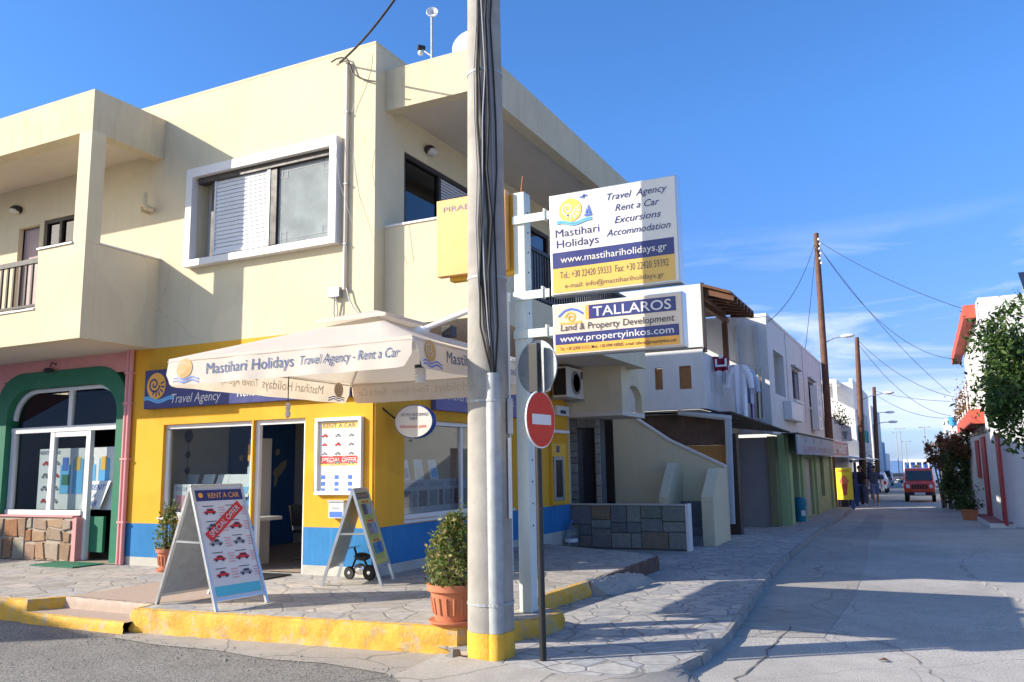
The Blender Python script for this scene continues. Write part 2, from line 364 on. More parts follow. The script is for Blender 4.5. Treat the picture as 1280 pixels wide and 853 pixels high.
M['galv'] = mat('galvanised_steel', (.36, .38, .39), .6, metal=.35, var=.16, scale=14)
M['black'] = mat('black_paint', (.02, .02, .022), .45, var=.2)
M['dark'] = mat('dark_brown_frame', (.035, .027, .024), .5, var=.15)
M['rubber'] = mat('black_rubber', (.018, .018, .018), .7, var=.2)
M['chrome'] = mat('chrome', (.75, .76, .78), .12, metal=1.0, var=.05)
M['concrete'] = mat('pole_concrete', (.335, .315, .28), .95, var=.25, scale=3.5, bump=.9, bscale=55, dirt=.3, streak=.4, streakcol=(.34, .30, .25), spec=.15)
M['beampale'] = mat('pale_green_grey_paint', (.60, .65, .60), .55, var=.06, scale=4, streak=.15, streakcol=(.35, .33, .25))
M['kerbyellow'] = paintworn('kerb_yellow', (.72, .40, .045), (.40, .37, .32), .62)
M['polyellow'] = paintworn('pole_yellow', (.76, .43, .035), (.5, .46, .38), .22)
M['flag'] = flagstone('flagstone_platform', 2.8, [(.40, .37, .33), (.53, .49, .43), (.44, .43, .42), (.58, .52, .45), (.48, .46, .42)], (.26, .24, .21), .032, .9)
M['flag2'] = flagstone('flagstone_pavement', 3.3, [(.42, .42, .41), (.53, .51, .47), (.40, .41, .42), (.60, .56, .50), (.48, .47, .46)], (.22, .21, .20), .038, .95)
M['ramp'] = mat('rough_ramp_concrete', (.36, .33, .29), .95, var=.2, scale=5, bump=.9, bscale=30)
M['tile'] = mat('terrazzo_tread', (.42, .32, .25), .7, var=.12, scale=12, bump=.1)
M['road'] = roadmat('street_concrete', (.50, .47, .43), .6, (.22, .21, .20), .38, .0035, .5, .2, 80)
M['asphalt'] = roadmat('coarse_asphalt', (.29, .275, .255), .85, (.06, .06, .06), .2, .002, .9, .28, 58)
M['cement'] = roadmat('cement_gutter', (.46, .425, .38), .7, (.15, .14, .13), .9, .01, .4, .2)
M['patch'] = roadmat('tarmac_patch', (.40, .38, .36), .5, (.08, .08, .08), .3, .002, .4, .2)
def islandmat(name, cols, gs=14):
    m, n, b = newmat(name); g = n.nodes.new('ShaderNodeNewGeometry'); k = len(cols); c = ramp(n, g.outputs['Random Per Island'], [(i/(k-1), q) for i, q in enumerate(cols)])
    f = noise(n, coords(n), gs, 7, .7); c = mix(n, .7, c, ramp(n, f, [(.25, (.5,)*3), (.75, (1.1, 1.1, 1.1))]), 'MULTIPLY'); n.links.new(c, b.inputs['Base Color']); b.inputs['Roughness'].default_value = .85; b.inputs['Specular IOR Level'].default_value = .2; bumpn(n, b, f, .6, .012); return m
M['rubble'] = islandmat('rubble_wall_stone', [(.36, .20, .10), (.28, .22, .16), (.42, .30, .19), (.32, .15, .07), (.40, .35, .28), (.30, .27, .17)])
M['slab'] = islandmat('slab_cladding_stone', [(.17, .185, .175), (.25, .27, .26), (.14, .155, .17), (.31, .30, .26), (.20, .215, .19), (.27, .20, .13), (.18, .20, .22)])
M['slabpale'] = islandmat('pale_slab_stone', [(.32, .33, .31), (.42, .42, .39), (.26, .27, .27), (.38, .35, .29)])
M['grout'] = mat('dark_grout', (.10, .10, .10), .9)
M['grouttan'] = mat('tan_grout', (.40, .34, .26), .9, var=.2, bump=.5, bscale=30)
M['wood'] = mat('brown_wood', (.13, .052, .022), .6, var=.3, scale=6, bump=.3, bscale=30)
M['woodpole'] = mat('tarred_wood_pole', (.115, .055, .036), .75, var=.3, scale=5, bump=.4, bscale=30, streak=.4, streakcol=(.25, .16, .11))
M['louvre'] = mat('orange_brown_louvre', (.32, .145, .055), .6, var=.15, scale=8)
M['boards'] = mat('old_brown_boards', (.12, .07, .05), .8, var=.35, scale=3, bump=.3, bscale=20, streak=.4, streakcol=(.16, .15, .16))
M['ochre'] = mat('ochre_panel', (.42, .20, .055), .7, var=.2, scale=3)
M['terracotta'] = mat('terracotta', (.48, .17, .085), .75, var=.12, scale=5)
M['darkroof'] = mat('dark_sheet_roof', (.05, .048, .05), .7, var=.25, scale=3)
M['shutter'] = mat('white_shutter', (.64, .64, .65), .5, var=.05)
M['rollgrey'] = mat('grey_roller_door', (.22, .235, .265), .5, var=.07)
M['limegreen'] = mat('lime_green_paint', (.34, .42, .20), .7, var=.08, bump=.1)
M['olive'] = mat('olive_paint', (.16, .17, .09), .7, var=.12)
M['coral'] = mat('coral_red_paint', (.50, .095, .060), .7, var=.1, bump=.15, streak=.2)
M['redtrim'] = mat('dark_red_trim', (.34, .025, .035), .55, var=.12)
M['red'] = mat('red_enamel', (.66, .045, .018), .55, var=.08, scale=8, spec=.2)
M['redcar'] = mat('red_car_paint', (.72, .06, .025), .3, var=.05, spec=.5, coat=.5)
M['whitecar'] = mat('white_car_paint', (.72, .73, .75), .3, var=.03, spec=.5, coat=.5)
M['greycar'] = mat('silver_car_paint', (.36, .38, .42), .3, metal=.3, var=.04, spec=.5, coat=.5)
M['darkcar'] = mat('dark_car_paint', (.06, .07, .09), .3, var=.05, spec=.5, coat=.5)
M['bluecar'] = mat('blue_car_paint', (.05, .11, .30), .3, var=.05, spec=.5, coat=.5)
M['navy'] = mat('sign_navy', (.022, .030, .155), .35, var=.04, spec=.45)
M['navymid'] = mat('sign_blue', (.06, .15, .50), .4, var=.04, spec=.45)
M['signwhite'] = mat('sign_white_acrylic', (.66, .63, .58), .3, var=.04, scale=2, spec=.5)
M['signyellow'] = mat('sign_yellow', (.70, .43, .09), .35, var=.04, spec=.45)
M['signcream'] = mat('sign_cream', (.66, .54, .42), .35, var=.06, scale=2, spec=.45)
M['pirlight'] = mat('pale_orange_acrylic', (.76, .40, .125), .35, var=.03, spec=.45)
M['amber'] = mat('amber_box', (.72, .40, .03), .4, var=.05, spec=.4)
M['orange'] = mat('orange_ink', (.84, .40, .06), .45, var=.05)
M['gold'] = mat('gold_ink', (.86, .52, .10), .45, var=.05)
M['skyink'] = mat('light_blue_ink', (.13, .42, .72), .45, var=.05)
M['cyanink'] = mat('cyan_ink', (.10, .50, .62), .45, var=.05)
M['ink'] = mat('dark_ink', (.03, .035, .06), .5, var=.1)
M['greyink'] = mat('grey_ink', (.28, .28, .31), .5, var=.1)
M['pinkink'] = mat('faded_red_ink', (.68, .32, .32), .5, var=.1)
M['redink'] = mat('red_ink', (.66, .03, .03), .4, var=.05)
M['paper'] = mat('paper_white', (.68, .67, .66), .5, var=.03)
M['yellowposter'] = mat('olive_yellow_print', (.52, .50, .12), .45, var=.06)
M['canvas'] = mat('cream_canvas', (.70, .64, .57), .9, var=.05, scale=2, bump=.2, bscale=200, spec=.1)
M['canvasink'] = mat('canvas_print_blue', (.055, .10, .22), .7, var=.1)
M['canvasgold'] = mat('canvas_print_gold', (.50, .31, .12), .7, var=.1)
M['interior'] = mat('interior_wall', (.52, .50, .46), .9, var=.05)
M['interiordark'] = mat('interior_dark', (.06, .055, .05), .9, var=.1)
M['bluewall'] = mat('interior_blue_wall', (.03, .10, .27), .8, var=.06)
M['mapbeige'] = mat('map_beige', (.42, .35, .24), .8, var=.1)
M['floor'] = mat('interior_floor', (.42, .33, .25), .5, var=.1)
M['desk'] = mat('desk_wood', (.12, .04, .03), .95, var=.1)
M['glass'] = glass('window_glass', (.86, .90, .90), 1.1)
M['glassdark'] = glass('dark_window_glass', (.25, .30, .33), 1.4)
M['glassdust'] = glass('dusty_window_glass', (.55, .60, .60), 1.0, .1, .50)
M['glassblack'] = mat('black_glass', (.02, .025, .03), .05, var=.1, spec=.7)
M['screen'] = mat('dark_screen', (.02, .03, .04), .15, var=.1, spec=.6)
M['teal'] = mat('teal_plastic', (.02, .20, .28), .5, var=.1)
M['plasticclear'] = glass('clear_plastic', (.72, .80, .85), 1.0, .1, .15)
M['leaf'] = leafmat('citrus_leaf', (.022, .05, .012), (.048, .10, .020), (.13, .18, .04))
M['leafbush'] = leafmat('shrub_leaf', (.06, .10, .02), (.17, .22, .05), (.34, .24, .10))
M['leafdark'] = leafmat('hedge_leaf', (.018, .038, .012), (.04, .075, .02), (.10, .13, .03))
M['leafred'] = leafmat('bougainvillea_leaf', (.08, .025, .02), (.16, .065, .03), (.09, .10, .03))
M['leaflight'] = leafmat('bright_shrub_leaf', (.06, .12, .02), (.11, .19, .03), (.18, .24, .05))
M['bark'] = mat('bark', (.13, .10, .075), .9, var=.3, bump=.6, bscale=30)
M['skin'] = mat('skin', (.45, .24, .16), .6, var=.06)
M['hair'] = mat('dark_hair', (.04, .028, .02), .6, var=.2)
M['tshirtdark'] = mat('black_cloth', (.022, .02, .022), .9, var=.15)
M['tshirtgrey'] = mat('slate_cloth', (.075, .085, .12), .9, var=.12)
M['jeans'] = mat('blue_denim', (.06, .085, .17), .9, var=.15)
M['shorts'] = mat('blue_white_shorts', (.16, .20, .34), .9, var=.15)
M['clothwhite'] = mat('white_cloth', (.84, .85, .88), .9, var=.06, scale=5)
M['clothred'] = mat('crimson_cloth', (.36, .03, .07), .9, var=.1)
M['clothblue'] = mat('blue_cloth', (.05, .12, .45), .8, var=.1)
M['clothcream'] = mat('cream_cloth', (.62, .58, .47), .9, var=.08)
M['clothviolet'] = mat('violet_cloth', (.40, .30, .50), .9, var=.15, scale=20)
M['lampglass'] = mat('frosted_lamp_glass', (.60, .56, .50), .4, var=.08)
M['amberlens'] = mat('amber_lens', (.75, .25, .02), .25, var=.05)
M['redlens'] = mat('red_lens', (.5, .01, .01), .2, var=.05, spec=.6)
M['headlight'] = mat('headlight_glass', (.65, .68, .70), .12, var=.05, spec=.7)
M['icecream'] = mat('ice_cream_pink', (.72, .20, .13), .5, var=.25, scale=12)
M['bluetrim'] = mat('cobalt_trim', (.025, .07, .28), .5, var=.08)
M['tealtrim'] = mat('teal_shutter_paint', (.03, .33, .33), .6, var=.08)
M['solar'] = mat('solar_panel', (.02, .025, .05), .15, var=.05, spec=.7)
# ================================================================== THE SETTING
def sheet(name, m, pts, zf, cell=1.0, jit=0.0, kind='structure'):
    """flat polygon triangulated, its vertices dropped on zf(x,y)"""
    bm = bmesh.new(); vs = [bm.verts.new((x, y, 0)) for x, y in pts]; bm.faces.new(vs)
    for ax in (0, 1):
        lo_, hi_ = min(p[ax] for p in pts), max(p[ax] for p in pts)
        k = math.ceil(lo_/cell)
        while k*cell < hi_:
            co = [0, 0, 0]; co[ax] = k*cell; n_ = [0, 0, 0]; n_[ax] = 1
            bmesh.ops.bisect_plane(bm, geom=bm.verts[:]+bm.edges[:]+bm.faces[:], plane_co=co, plane_no=n_); k += 1
    for v in bm.verts: v.co.z = zf(v.co.x, v.co.y)
    me = bpy.data.meshes.new(name); bm.to_mesh(me); bm.free(); me.materials.append(m)
    o = bpy.data.objects.new(name, me); C.objects.link(o); o['kind'] = kind; return o
def gridsheet(name, m, xs, ys, zf):
    v = [(x, y, zf(x, y)) for y in ys for x in xs]; n = len(xs)
    f = [(j*n+i, j*n+i+1, (j+1)*n+i+1, (j+1)*n+i) for j in range(len(ys)-1) for i in range(n-1)]
    me = bpy.data.meshes.new(name); me.from_pydata(v, [], f); me.materials.append(m)
    o = bpy.data.objects.new(name, me); C.objects.link(o); o['kind'] = 'structure'; return o
gridsheet('street', M['road'], [-1500, -300, -120, -60, -20, 0, 20, 60, 120, 300, 1500], [-1500, -300, -60, -30, 0, 8]+list(range(12, 61, 4))+[80, 100, 130, 160], lambda x, y: zr(y))
gridsheet('sea', mat('sea_water', (.02, .10, .24), .25, var=.1, scale=.05, bump=.3, bscale=2), [-3000, 0, 3000], [160.5, 1000, 6000], lambda x, y: zr(160)-.6)
sheet('side_street', M['asphalt'], [(-60, -30), (-2.55, -30), (-2.75, 4.6), (-3.2, 5.6), (-3.72, 6.15), (-3.9, 6.5), (-60, 6.6)], lambda x, y: .004, 2.0)
sheet('gutter_strip', M['cement'], [(-7.9, 6.5), (-7.75, 6.17), (-7.0, 6.08), (-6.2, 6.12), (-5.5, 6.02), (-4.9, 6.1), (-4.2, 6.0), (-3.3, 5.55), (-2.9, 5.3), (-2.5, 5.6), (-2.3, 6.5), (-3.0, 6.75), (-3.6, 6.9)], lambda x, y: .010, 1.0)
sheet('tarmac_patch', M['patch'], [(-2.0, 21.5), (-1.2, 21.8), (-1.35, 27.5), (-1.55, 33.5), (-2.1, 33.2), (-1.95, 27)], lambda x, y: zr(y)+.005, 1.0)
sheet('street_edge', M['cement'], [(-1.9, 8.6), (-1.05, 8.9), (-1.0, 12), (-1.1, 16), (-1.35, 21), (-1.7, 25), (-2.66, 24.8), (-2.5, 18), (-2.3, 14.2), (-2.0, 10.5)], lambda x, y: zr(y)+.004, 1.0)
sheet('worn_marking', M['cement'], [(-2.2, 38.2), (.7, 38.4), (.7, 39.2), (-2.2, 39.0)], lambda x, y: zr(y)+.005, 1.0)
sheet('worn_marking', M['cement'], [(.9, 34.5), (1.35, 34.5), (1.3, 35.6), (.85, 35.6)], lambda x, y: zr(y)+.005, 1.0)
# lower pavement along the street
zpv = lambda x, y: zr(y)+.085
KL = [(-3.3, 6.35), (-2.75, 6.22), (-2.3, 6.28), (-1.98, 6.62), (-1.87, 7.3), (-1.87, 8.4), (-2.02, 10.2), (-2.2, 12.2), (-2.36, 14.5), (-2.47, 16.6), (-2.6, 20.4), (-2.68, 24.6), (-2.72, 30), (-2.86, 34.9)]
sheet('pavement', M['flag2'], [(-4.4, 6.9), (-3.72, 6.5)]+KL+[(-2.9, 37.2), (-9, 37.2), (-9, 12), (-7.5, 12)], zpv, .8)
# its kerb stones
kb = MB(); rnd = random.Random(3)
for (x0, y0), (x1, y1) in zip(KL[3:-1], KL[4:]):
    n_ = max(1, int(math.hypot(x1-x0, y1-y0)/.9))
    for i in range(n_):
        a = Vector((x0+(x1-x0)*i/n_, y0+(y1-y0)*i/n_, 0)); b = Vector((x0+(x1-x0)*(i+1)/n_, y0+(y1-y0)*(i+1)/n_, 0))
        t = (b-a).normalized(); nn = Vector((t.y, -t.x, 0)); j = rnd.uniform(-.008, .012)
        a2, b2 = a+t*.006, b-t*.006; wd = .05
        za, zb = zr(a.y), zr(b.y)
        kb.hexa(a2-nn*wd+Vector((0, 0, za-.05)), b2-nn*wd+Vector((0, 0, zb-.05)), b2+nn*(.03+j)+Vector((0, 0, zb-.05)), a2+nn*(.03+j)+Vector((0, 0, za-.05)),
                a2-nn*wd+Vector((0, 0, za+.088)), b2-nn*wd+Vector((0, 0, zb+.088)), b2+nn*(.012+j)+Vector((0, 0, zb+.084+j)), a2+nn*(.012+j)+Vector((0, 0, za+.084+j)))
kb.build('street_kerb', mat('kerb_stone', (.30, .285, .26), .95, var=.35, scale=5, bump=1.0, bscale=18), bevel=.008, kind='structure')
ap0 = MB(); A0 = [(-3.95, 6.48)]+KL[:4]+[(-1.93, 6.9)]; A1 = [(-4.1, 5.95), (-3.55, 5.55), (-2.8, 5.35), (-2.0, 5.6), (-1.55, 6.35), (-1.86, 6.95)]
for i in range(5):
    for k in range(4):
        q4 = []
        for (u, v) in ((i, k), (i+1, k), (i+1, k+1), (i, k+1)): t_ = v/4; x_ = A0[u][0]+(A1[u][0]-A0[u][0])*t_; y_ = A0[u][1]+(A1[u][1]-A0[u][1])*t_; q4.append((x_, y_, .0845*(1-t_)**1.3+.0115))
        ap0.poly(*q4)
ap0.build('cement_apron', M['cement'], kind='structure', smooth=True)
# raised platform in front of the shops
PZ = .25
edge = [(-60, 6.0), (-12, 6.30), (-10, 6.40), (-9.52, 6.42), (-9.32, 6.76), (-7.86, 6.74), (-7.78, 6.44), (-6.9, 6.52), (-5.9, 6.62), (-4.9, 6.71), (-4.15, 6.79), (-3.98, 6.82),
        (-3.90, 7.02), (-3.72, 7.16), (-3.60, 7.20), (-3.50, 7.42), (-3.42, 7.68), (-3.40, 7.90), (-3.46, 8.03), (-3.70, 8.06), (-3.92, 8.20), (-4.03, 8.55), (-4.0, 9.1), (-3.95, 10.07),
        (-3.95, 13.1), (-4.2, 13.5), (-6.79, 14.6), (-60, 14.6)]
sheet('platform', M['flag'], edge, lambda x, y: PZ, 1.0)
def kerbface(pts, zt, zb, m, name, jit=.026, lip=.055):
    mb = MB(); r_ = random.Random(5); P = []
    for (x0, y0), (x1, y1) in zip(pts[:-1], pts[1:]):
        n_ = max(1, int(math.hypot(x1-x0, y1-y0)/.07))
        for i in range(n_): P.append(Vector((x0+(x1-x0)*i/n_, y0+(y1-y0)*i/n_, 0)))
    P.append(Vector((*pts[-1], 0)))
    rows = []
    for i, p in enumerate(P):
        t = (P[min(i+1, len(P)-1)]-P[max(i-1, 0)]).normalized(); nn = Vector((t.y, -t.x, 0))
        row = [p-nn*(lip+r_.uniform(-.02, .02))+Vector((0, 0, zt+.004)), p+nn*r_.uniform(-.004, .004)+Vector((0, 0, zt+.004-r_.uniform(0, .008)))]
        for k in range(1, 5): row.append(p+nn*(.012+r_.uniform(-jit, jit))+Vector((0, 0, zt+(zb-zt)*k/4)))
        rows.append(row)
    for i in range(len(rows)-1):
        for k in range(5): mb.poly(rows[i][k], rows[i+1][k], rows[i+1][k+1], rows[i][k+1])
    return mb.build(name, m, kind='structure', smooth=True)
kerbface(edge[0:5], PZ, -.02, M['kerbyellow'], 'platform_kerb')
kerbface(edge[5:13], PZ, -.02, M['kerbyellow'], 'platform_kerb')
kerbface(edge[13:24], PZ, .02, M['kerbyellow'], 'platform_kerb')
kerbface(edge[4:6], PZ, .10, M['tile'], 'step_riser', .002, .02)
kerbface(edge[23:27], PZ, .02, M['boards'], 'platform_edge', .004, .03)
sheet('terrazzo_inlay', M['tile'], [(-9.32, 6.80), (-7.86, 6.78), (-7.2, 7.6), (-8.2, 8.6), (-9.3, 8.2)], lambda x, y: PZ+.004, 1.0)
sb = MB(); sb.poly((-9.50, 6.36, .125), (-7.75, 6.34, .125), (-7.83, 6.75, .125), (-9.36, 6.75, .125)); sb.build('step', M['tile'], kind='structure')
kerbface([(-9.50, 6.36), (-7.78, 6.34)], .125, -.02, M['kerbyellow'], 'step_kerb', .008, .03)
# rough concrete ramp off the end of the yellow kerb
rp = MB(); R0 = [(-4.02, 10.05, .262), tuple(at(784, 715, 'z', .262)), tuple(G(822, 729, .088)), tuple(G(760, 745, .088))]
n_ = 16; rr_ = random.Random(8); g_ = []
for i in range(n_+1):
    for j in range(n_+1):
        u, v_ = i/n_, j/n_
        a = Vector(R0[0]).lerp(Vector(R0[3]), u); b = Vector(R0[1]).lerp(Vector(R0[2]), u); p = a.lerp(b, v_)
        p.z += .05*math.sin(PI*u)*math.sin(PI*(.15+.7*v_))+rr_.uniform(-.016, .016)*(1 if 0 < i < n_ else .3)+.012*math.sin(v_*19+u*2); p.x += rr_.uniform(-.03, .06)*(i == n_); g_.append(p)
b0 = len(rp.v); rp.v += g_
for i in range(n_):
    for j in range(n_): rp.f.append((b0+i*(n_+1)+j, b0+(i+1)*(n_+1)+j, b0+(i+1)*(n_+1)+j+1, b0+i*(n_+1)+j+1))
fl = [g_[i*(n_+1)] for i in range(n_+1)]; rp.poly(*fl, Vector((fl[-1].x, fl[-1].y, .03)), Vector((fl[0].x, fl[0].y, .03)))
rp.build('kerb_ramp', M['ramp'], kind='structure', smooth=True)
def crack(pts, wd, m, jit=.03, seed=1, nm='road_crack'):
    r_ = random.Random(seed); P = [G(a, b) for a, b in pts]; Q = []
    for a, b in zip(P[:-1], P[1:]):
        n_ = max(2, int((b-a).length/.12))
        Q += [a.lerp(b, i/n_)+Vector((r_.uniform(-jit, jit), r_.uniform(-jit, jit), 0)) for i in range(n_)]
    Q.append(P[-1]); mb = MB(); L0 = []
    for i, q in enumerate(Q):
        t = (Q[min(i+1, len(Q)-1)]-Q[max(i-1, 0)]).normalized(); w_ = wd*r_.uniform(.2, 1)
        for s in (-1, 1): L0.append(Vector((q.x-s*t.y*w_, q.y+s*t.x*w_, zr(q.y)+.006)))
    mb.add(L0, [(2*i, 2*i+1, 2*i+3, 2*i+2) for i in range(len(Q)-1)]); return mb.build(nm, m, kind='structure')
dkm = mat('crack_dirt', (.13, .12, .11), .95, var=.3, scale=20); rdg = mat('cement_ridge', (.52, .48, .42), .95, var=.3, scale=20)
crack([(916, 853), (949, 828), (977, 797), (988, 783)], .010, dkm, .03, 2); crack([(988, 783), (1020, 788), (1057, 793)], .03, rdg, .04, 3, 'cement_ridge'); crack([(1217, 724), (1240, 735), (1255, 744), (1280, 756)], .035, rdg, .05, 4, 'cement_ridge'); crack([(1217, 724), (1200, 705), (1222, 690)], .008, dkm, .04, 5); crack([(1050, 790), (1125, 812), (1180, 853)], .006, dkm, .03, 6)
mh = MB(); q_ = G(1127, 637); mh.lathe((q_.x, q_.y, q_.z+.004), [(.36, 0), (.36, .012), (.0, .012)], 24); tag(mh.build('manhole_cover', M['greymetal']), 'round dark manhole cover set in the street before the jeep', 'manhole cover')
q_ = G(1105, 828); fl0 = MB(); fl0.add([q_+Vector(a) for a in ((-.05, 0, .012), (0, -.025, .02), (.055, .01, .012), (.0, .03, .035))], [(0, 1, 3), (1, 2, 3)]); tag(fl0.build('fallen_leaf', M['boards']), 'single curled brown leaf lying on the sunlit street', 'leaf')
# loose broken kerb stone by the pole foot
lb = MB(); lb.hexa((-3.98, 6.40, .012), (-3.76, 6.36, .012), (-3.72, 6.5, .012), (-3.9, 6.56, .012), (-3.93, 6.44, .05), (-3.78, 6.41, .16), (-3.75, 6.48, .15), (-3.88, 6.52, .06))
tag(lb.build('stone_fragment', mat('broken_kerb_stone', (.20, .185, .16), .9, var=.3, scale=9, bump=.8, bscale=40), bevel=.012), 'broken slab of kerb stone leaning at the foot of the concrete pole', 'stone')

gv = MB(); rg_ = random.Random(41)
for _ in range(420):
    x_ = rg_.uniform(-9.5, -3.2); y_ = 6.02+rg_.gauss(0, .16)-.02*(x_+6) if rg_.random() < .6 else rg_.uniform(4.2, 6.2); s_ = rg_.uniform(.003, .009)*(1.6 if rg_.random() < .06 else 1)
    if y_ > 6.3: continue
    a_ = rg_.uniform(0, 6.28); gv.hexa(*[(x_+s_*k*math.cos(a_+b)*1.3, y_+s_*k*math.sin(a_+b), z_) for k, z_ in ((1, .006), (.6, .010+s_*.9)) for b in (0, 1.4, 3.0, 4.5)])
gvo = gv.build('gravel', mat('loose_gravel', (.26, .24, .215), .9, var=.35, scale=30), kind='stuff'); tag(gvo, 'loose grit and pebbles along the foot of the yellow kerb', 'gravel', None, 'stuff')
# ================================================================== CORNER BUILDING (cream above, yellow travel agency below)
YA, XB = 9.39, -6.80
bld = thing('corner_building', 'two storey cream building on the corner with a yellow and blue travel agency below', 'building', (-9, 12, PZ))
A = FA(YA); B = FB(XB)
win1 = (-10.30, -7.52, 5.04, 6.41)          # sliding window of the upper floor
wl = MB()
wa = [at(53, 312, 'y', YA).x, at(93, 312, 'y', YA).x, at(70, 309, 'y', YA).z, at(92, 268, 'y', YA).z]
dA = [at(17, 380, 'y', YA).x, at(43, 380, 'y', YA).x, 4.27, at(30, 285, 'y', YA).z]
wl.wall(A, -19, XB, 3.69, 7.90, [win1, (wa[0], wa[1], wa[2], wa[3]), (dA[0], dA[1], dA[2], dA[3])], .22)
wl.wall(B, YA+.22, 17.0, 3.69, 7.90, [(10.14, 12.3, 4.05, 6.50), (13.3, 15.6, 4.05, 6.50)], .22)
wl.wall(Fr((XB-.22, 17.0, 0), (-1, 0, 0)), 0, 12, .1, 7.5, [], .2)
wl.build('upper_wall', M['cream'], bld)
rf = MB(); rf.box(-19, XB-.22, YA+.22, 16.8, 7.2, 7.35); rf.build('roof', M['plinth'], bld)
# parapet cap, slightly weathered
cp = MB(); cp.box(-11.9, XB+.004, YA-.004, YA+.224, 7.90, 7.95); cp.box(XB-.222, XB+.004, YA+.226, 17.0, 7.90, 7.95); cp.build('parapet_cap', M['creamdirty'], bld, bevel=.008)
# big roof canopy over the street balcony
sl_ = MB(); X1 = -5.20; SY0, SY1 = 9.64, 16.9
sl_.box(XB+.002, X1, SY0, SY0+.20, 6.95, 7.59); sl_.box(X1-.20, X1, SY0+.202, SY1, 6.95, 7.592); sl_.box(XB+.002, X1-.202, SY1-.2, SY1-.002, 6.95, 7.588)
sl_.build('roof_canopy_beam', M['creamdirty'], bld)
sf = MB(); sf.box(XB+.002, X1-.203, SY0+.203, SY1-.203, 7.06, 7.30); sf.build('roof_canopy_soffit', M['soffit'], bld)
# street balcony
bl = MB(); RB = at(652, 355, 'x', X1)
bl.box(XB+.002, X1, SY0, SY0+.18, 3.70, 5.15)
bl.box(X1-.16, X1, SY0+.182, 10.75, 3.70, 5.148)
bl.box(X1-.16, X1, 10.752, 16.9, 3.70, 4.22)
bl.box(XB+.002, X1-.162, 16.72, 16.898, 3.70, 5.15)
bl.build('balcony_parapet', M['cream'], bld)
bs = MB(); bs.box(XB+.002, X1-.162, SY0+.183, 16.72, 3.74, 4.02); bs.build('balcony_floor', M['soffit'], bld)
bc = MB(); bc.box(XB+.002, X1+.02, SY0-.02, SY0+.2, 5.152, 5.185); bc.box(X1-.18, X1+.018, SY0+.203, 10.76, 5.152, 5.184); bc.build('parapet_coping', M['white'], bld, bevel=.004)
rl = MB(); rl.box(X1-.10, X1-.05, 10.76, 16.7, 5.03, 5.09); rl.box(X1-.095, X1-.055, 10.76, 16.7, 4.28, 4.32)
y_ = 10.85
while y_ < 16.7: rl.box(X1-.088, X1-.062, y_, y_+.03, 4.22, 5.03); y_ += .105
rl.build('balcony_railing', M['dark'], bld)
def dark_window(parent, fr, u0, u1, v0, v1, shut=None, fw_=.07, d=-.02, name='window', m=None, gl=None, shm=None):
    f_ = MB(); m = m or M['dark']
    for a in ((u0, u1, v1-fw_, v1), (u0, u1, v0, v0+fw_), (u0, u0+fw_, v0+fw_, v1-fw_), (u1-fw_, u1, v0+fw_, v1-fw_), ((u0+u1)/2-fw_/2, (u0+u1)/2+fw_/2, v0+fw_, v1-fw_)):
        f_.fbox(fr, *a, d-.08, d)
    o = f_.build(name, m, parent, bevel=.004)
    g_ = MB(); g_.fbox(fr, u0+fw_, u1-fw_, v0+fw_, v1-fw_, d-.055, d-.045); g_.build('pane', gl or M['glassdark'], o)
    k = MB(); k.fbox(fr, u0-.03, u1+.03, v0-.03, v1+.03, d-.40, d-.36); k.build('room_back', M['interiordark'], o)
    if shut:
        s_ = MB(); a, b = shut; z = v0+fw_+.01
        while z < v1-fw_-.03: s_.hexa(fr.p(a, z, d-.03), fr.p(b, z, d-.03), fr.p(b, z, d+.0), fr.p(a, z, d+.0), fr.p(a, z+.045, d-.04), fr.p(b, z+.045, d-.04), fr.p(b, z+.035, d-.012), fr.p(a, z+.035, d-.012)); z += .05
        s_.build('shutter', shm or M['shutter'], o)
    return o
dark_window(bld, B, 10.14, 12.3, 4.05, 6.50, (11.24, 12.22))
dark_window(bld, B, 13.3, 15.6, 4.05, 6.50, (13.4, 14.4))
dark_window(bld, A, *wa)
dr_ = MB(); dr_.fbox(A, dA[0], dA[1], dA[2], dA[3], -.16, -.12); drw = dr_.build('balcony_door', mat('mauve_door', (.40, .30, .30), .6), bld)
df = MB(); df.fbox(A, dA[0]-.05, dA[0], dA[2], dA[3]+.05, -.14, -.09); df.fbox(A, dA[0], dA[1], dA[3], dA[3]+.05, -.14, -.09); df.build('door_frame', M['dark'], drw)
# lamps on the walls
def wall_lamp(fr, u, v, label, nm='wall_lamp'):
    t = thing(nm, label, 'lamp', fr.p(u, v, 0), 'bulkhead wall lamps')
    m_ = MB(); m_.ell(fr.p(u, v+.01, .05), .12, .12, .085) if fr.N.y else m_.ell(fr.p(u, v+.01, .05), .09, .14, .085)
    m_.build('housing', M['dark'], t, smooth=True)
    g_ = MB(); g_.ell(fr.p(u, v-.012, .065), .10, .11, .070) if fr.N.y else g_.ell(fr.p(u, v-.012, .065), .095, .115, .072)
    g_.build('diffuser', M['lampglass'], t, smooth=True)
p = at(24, 264, 'y', YA); wall_lamp(A, p.x, p.z, 'oval bulkhead lamp above the balcony door at far left')
p = at(535, 190, 'x', XB); wall_lamp(B, p.y, p.z, 'oval bulkhead lamp above the dark balcony window beside the concrete pole')
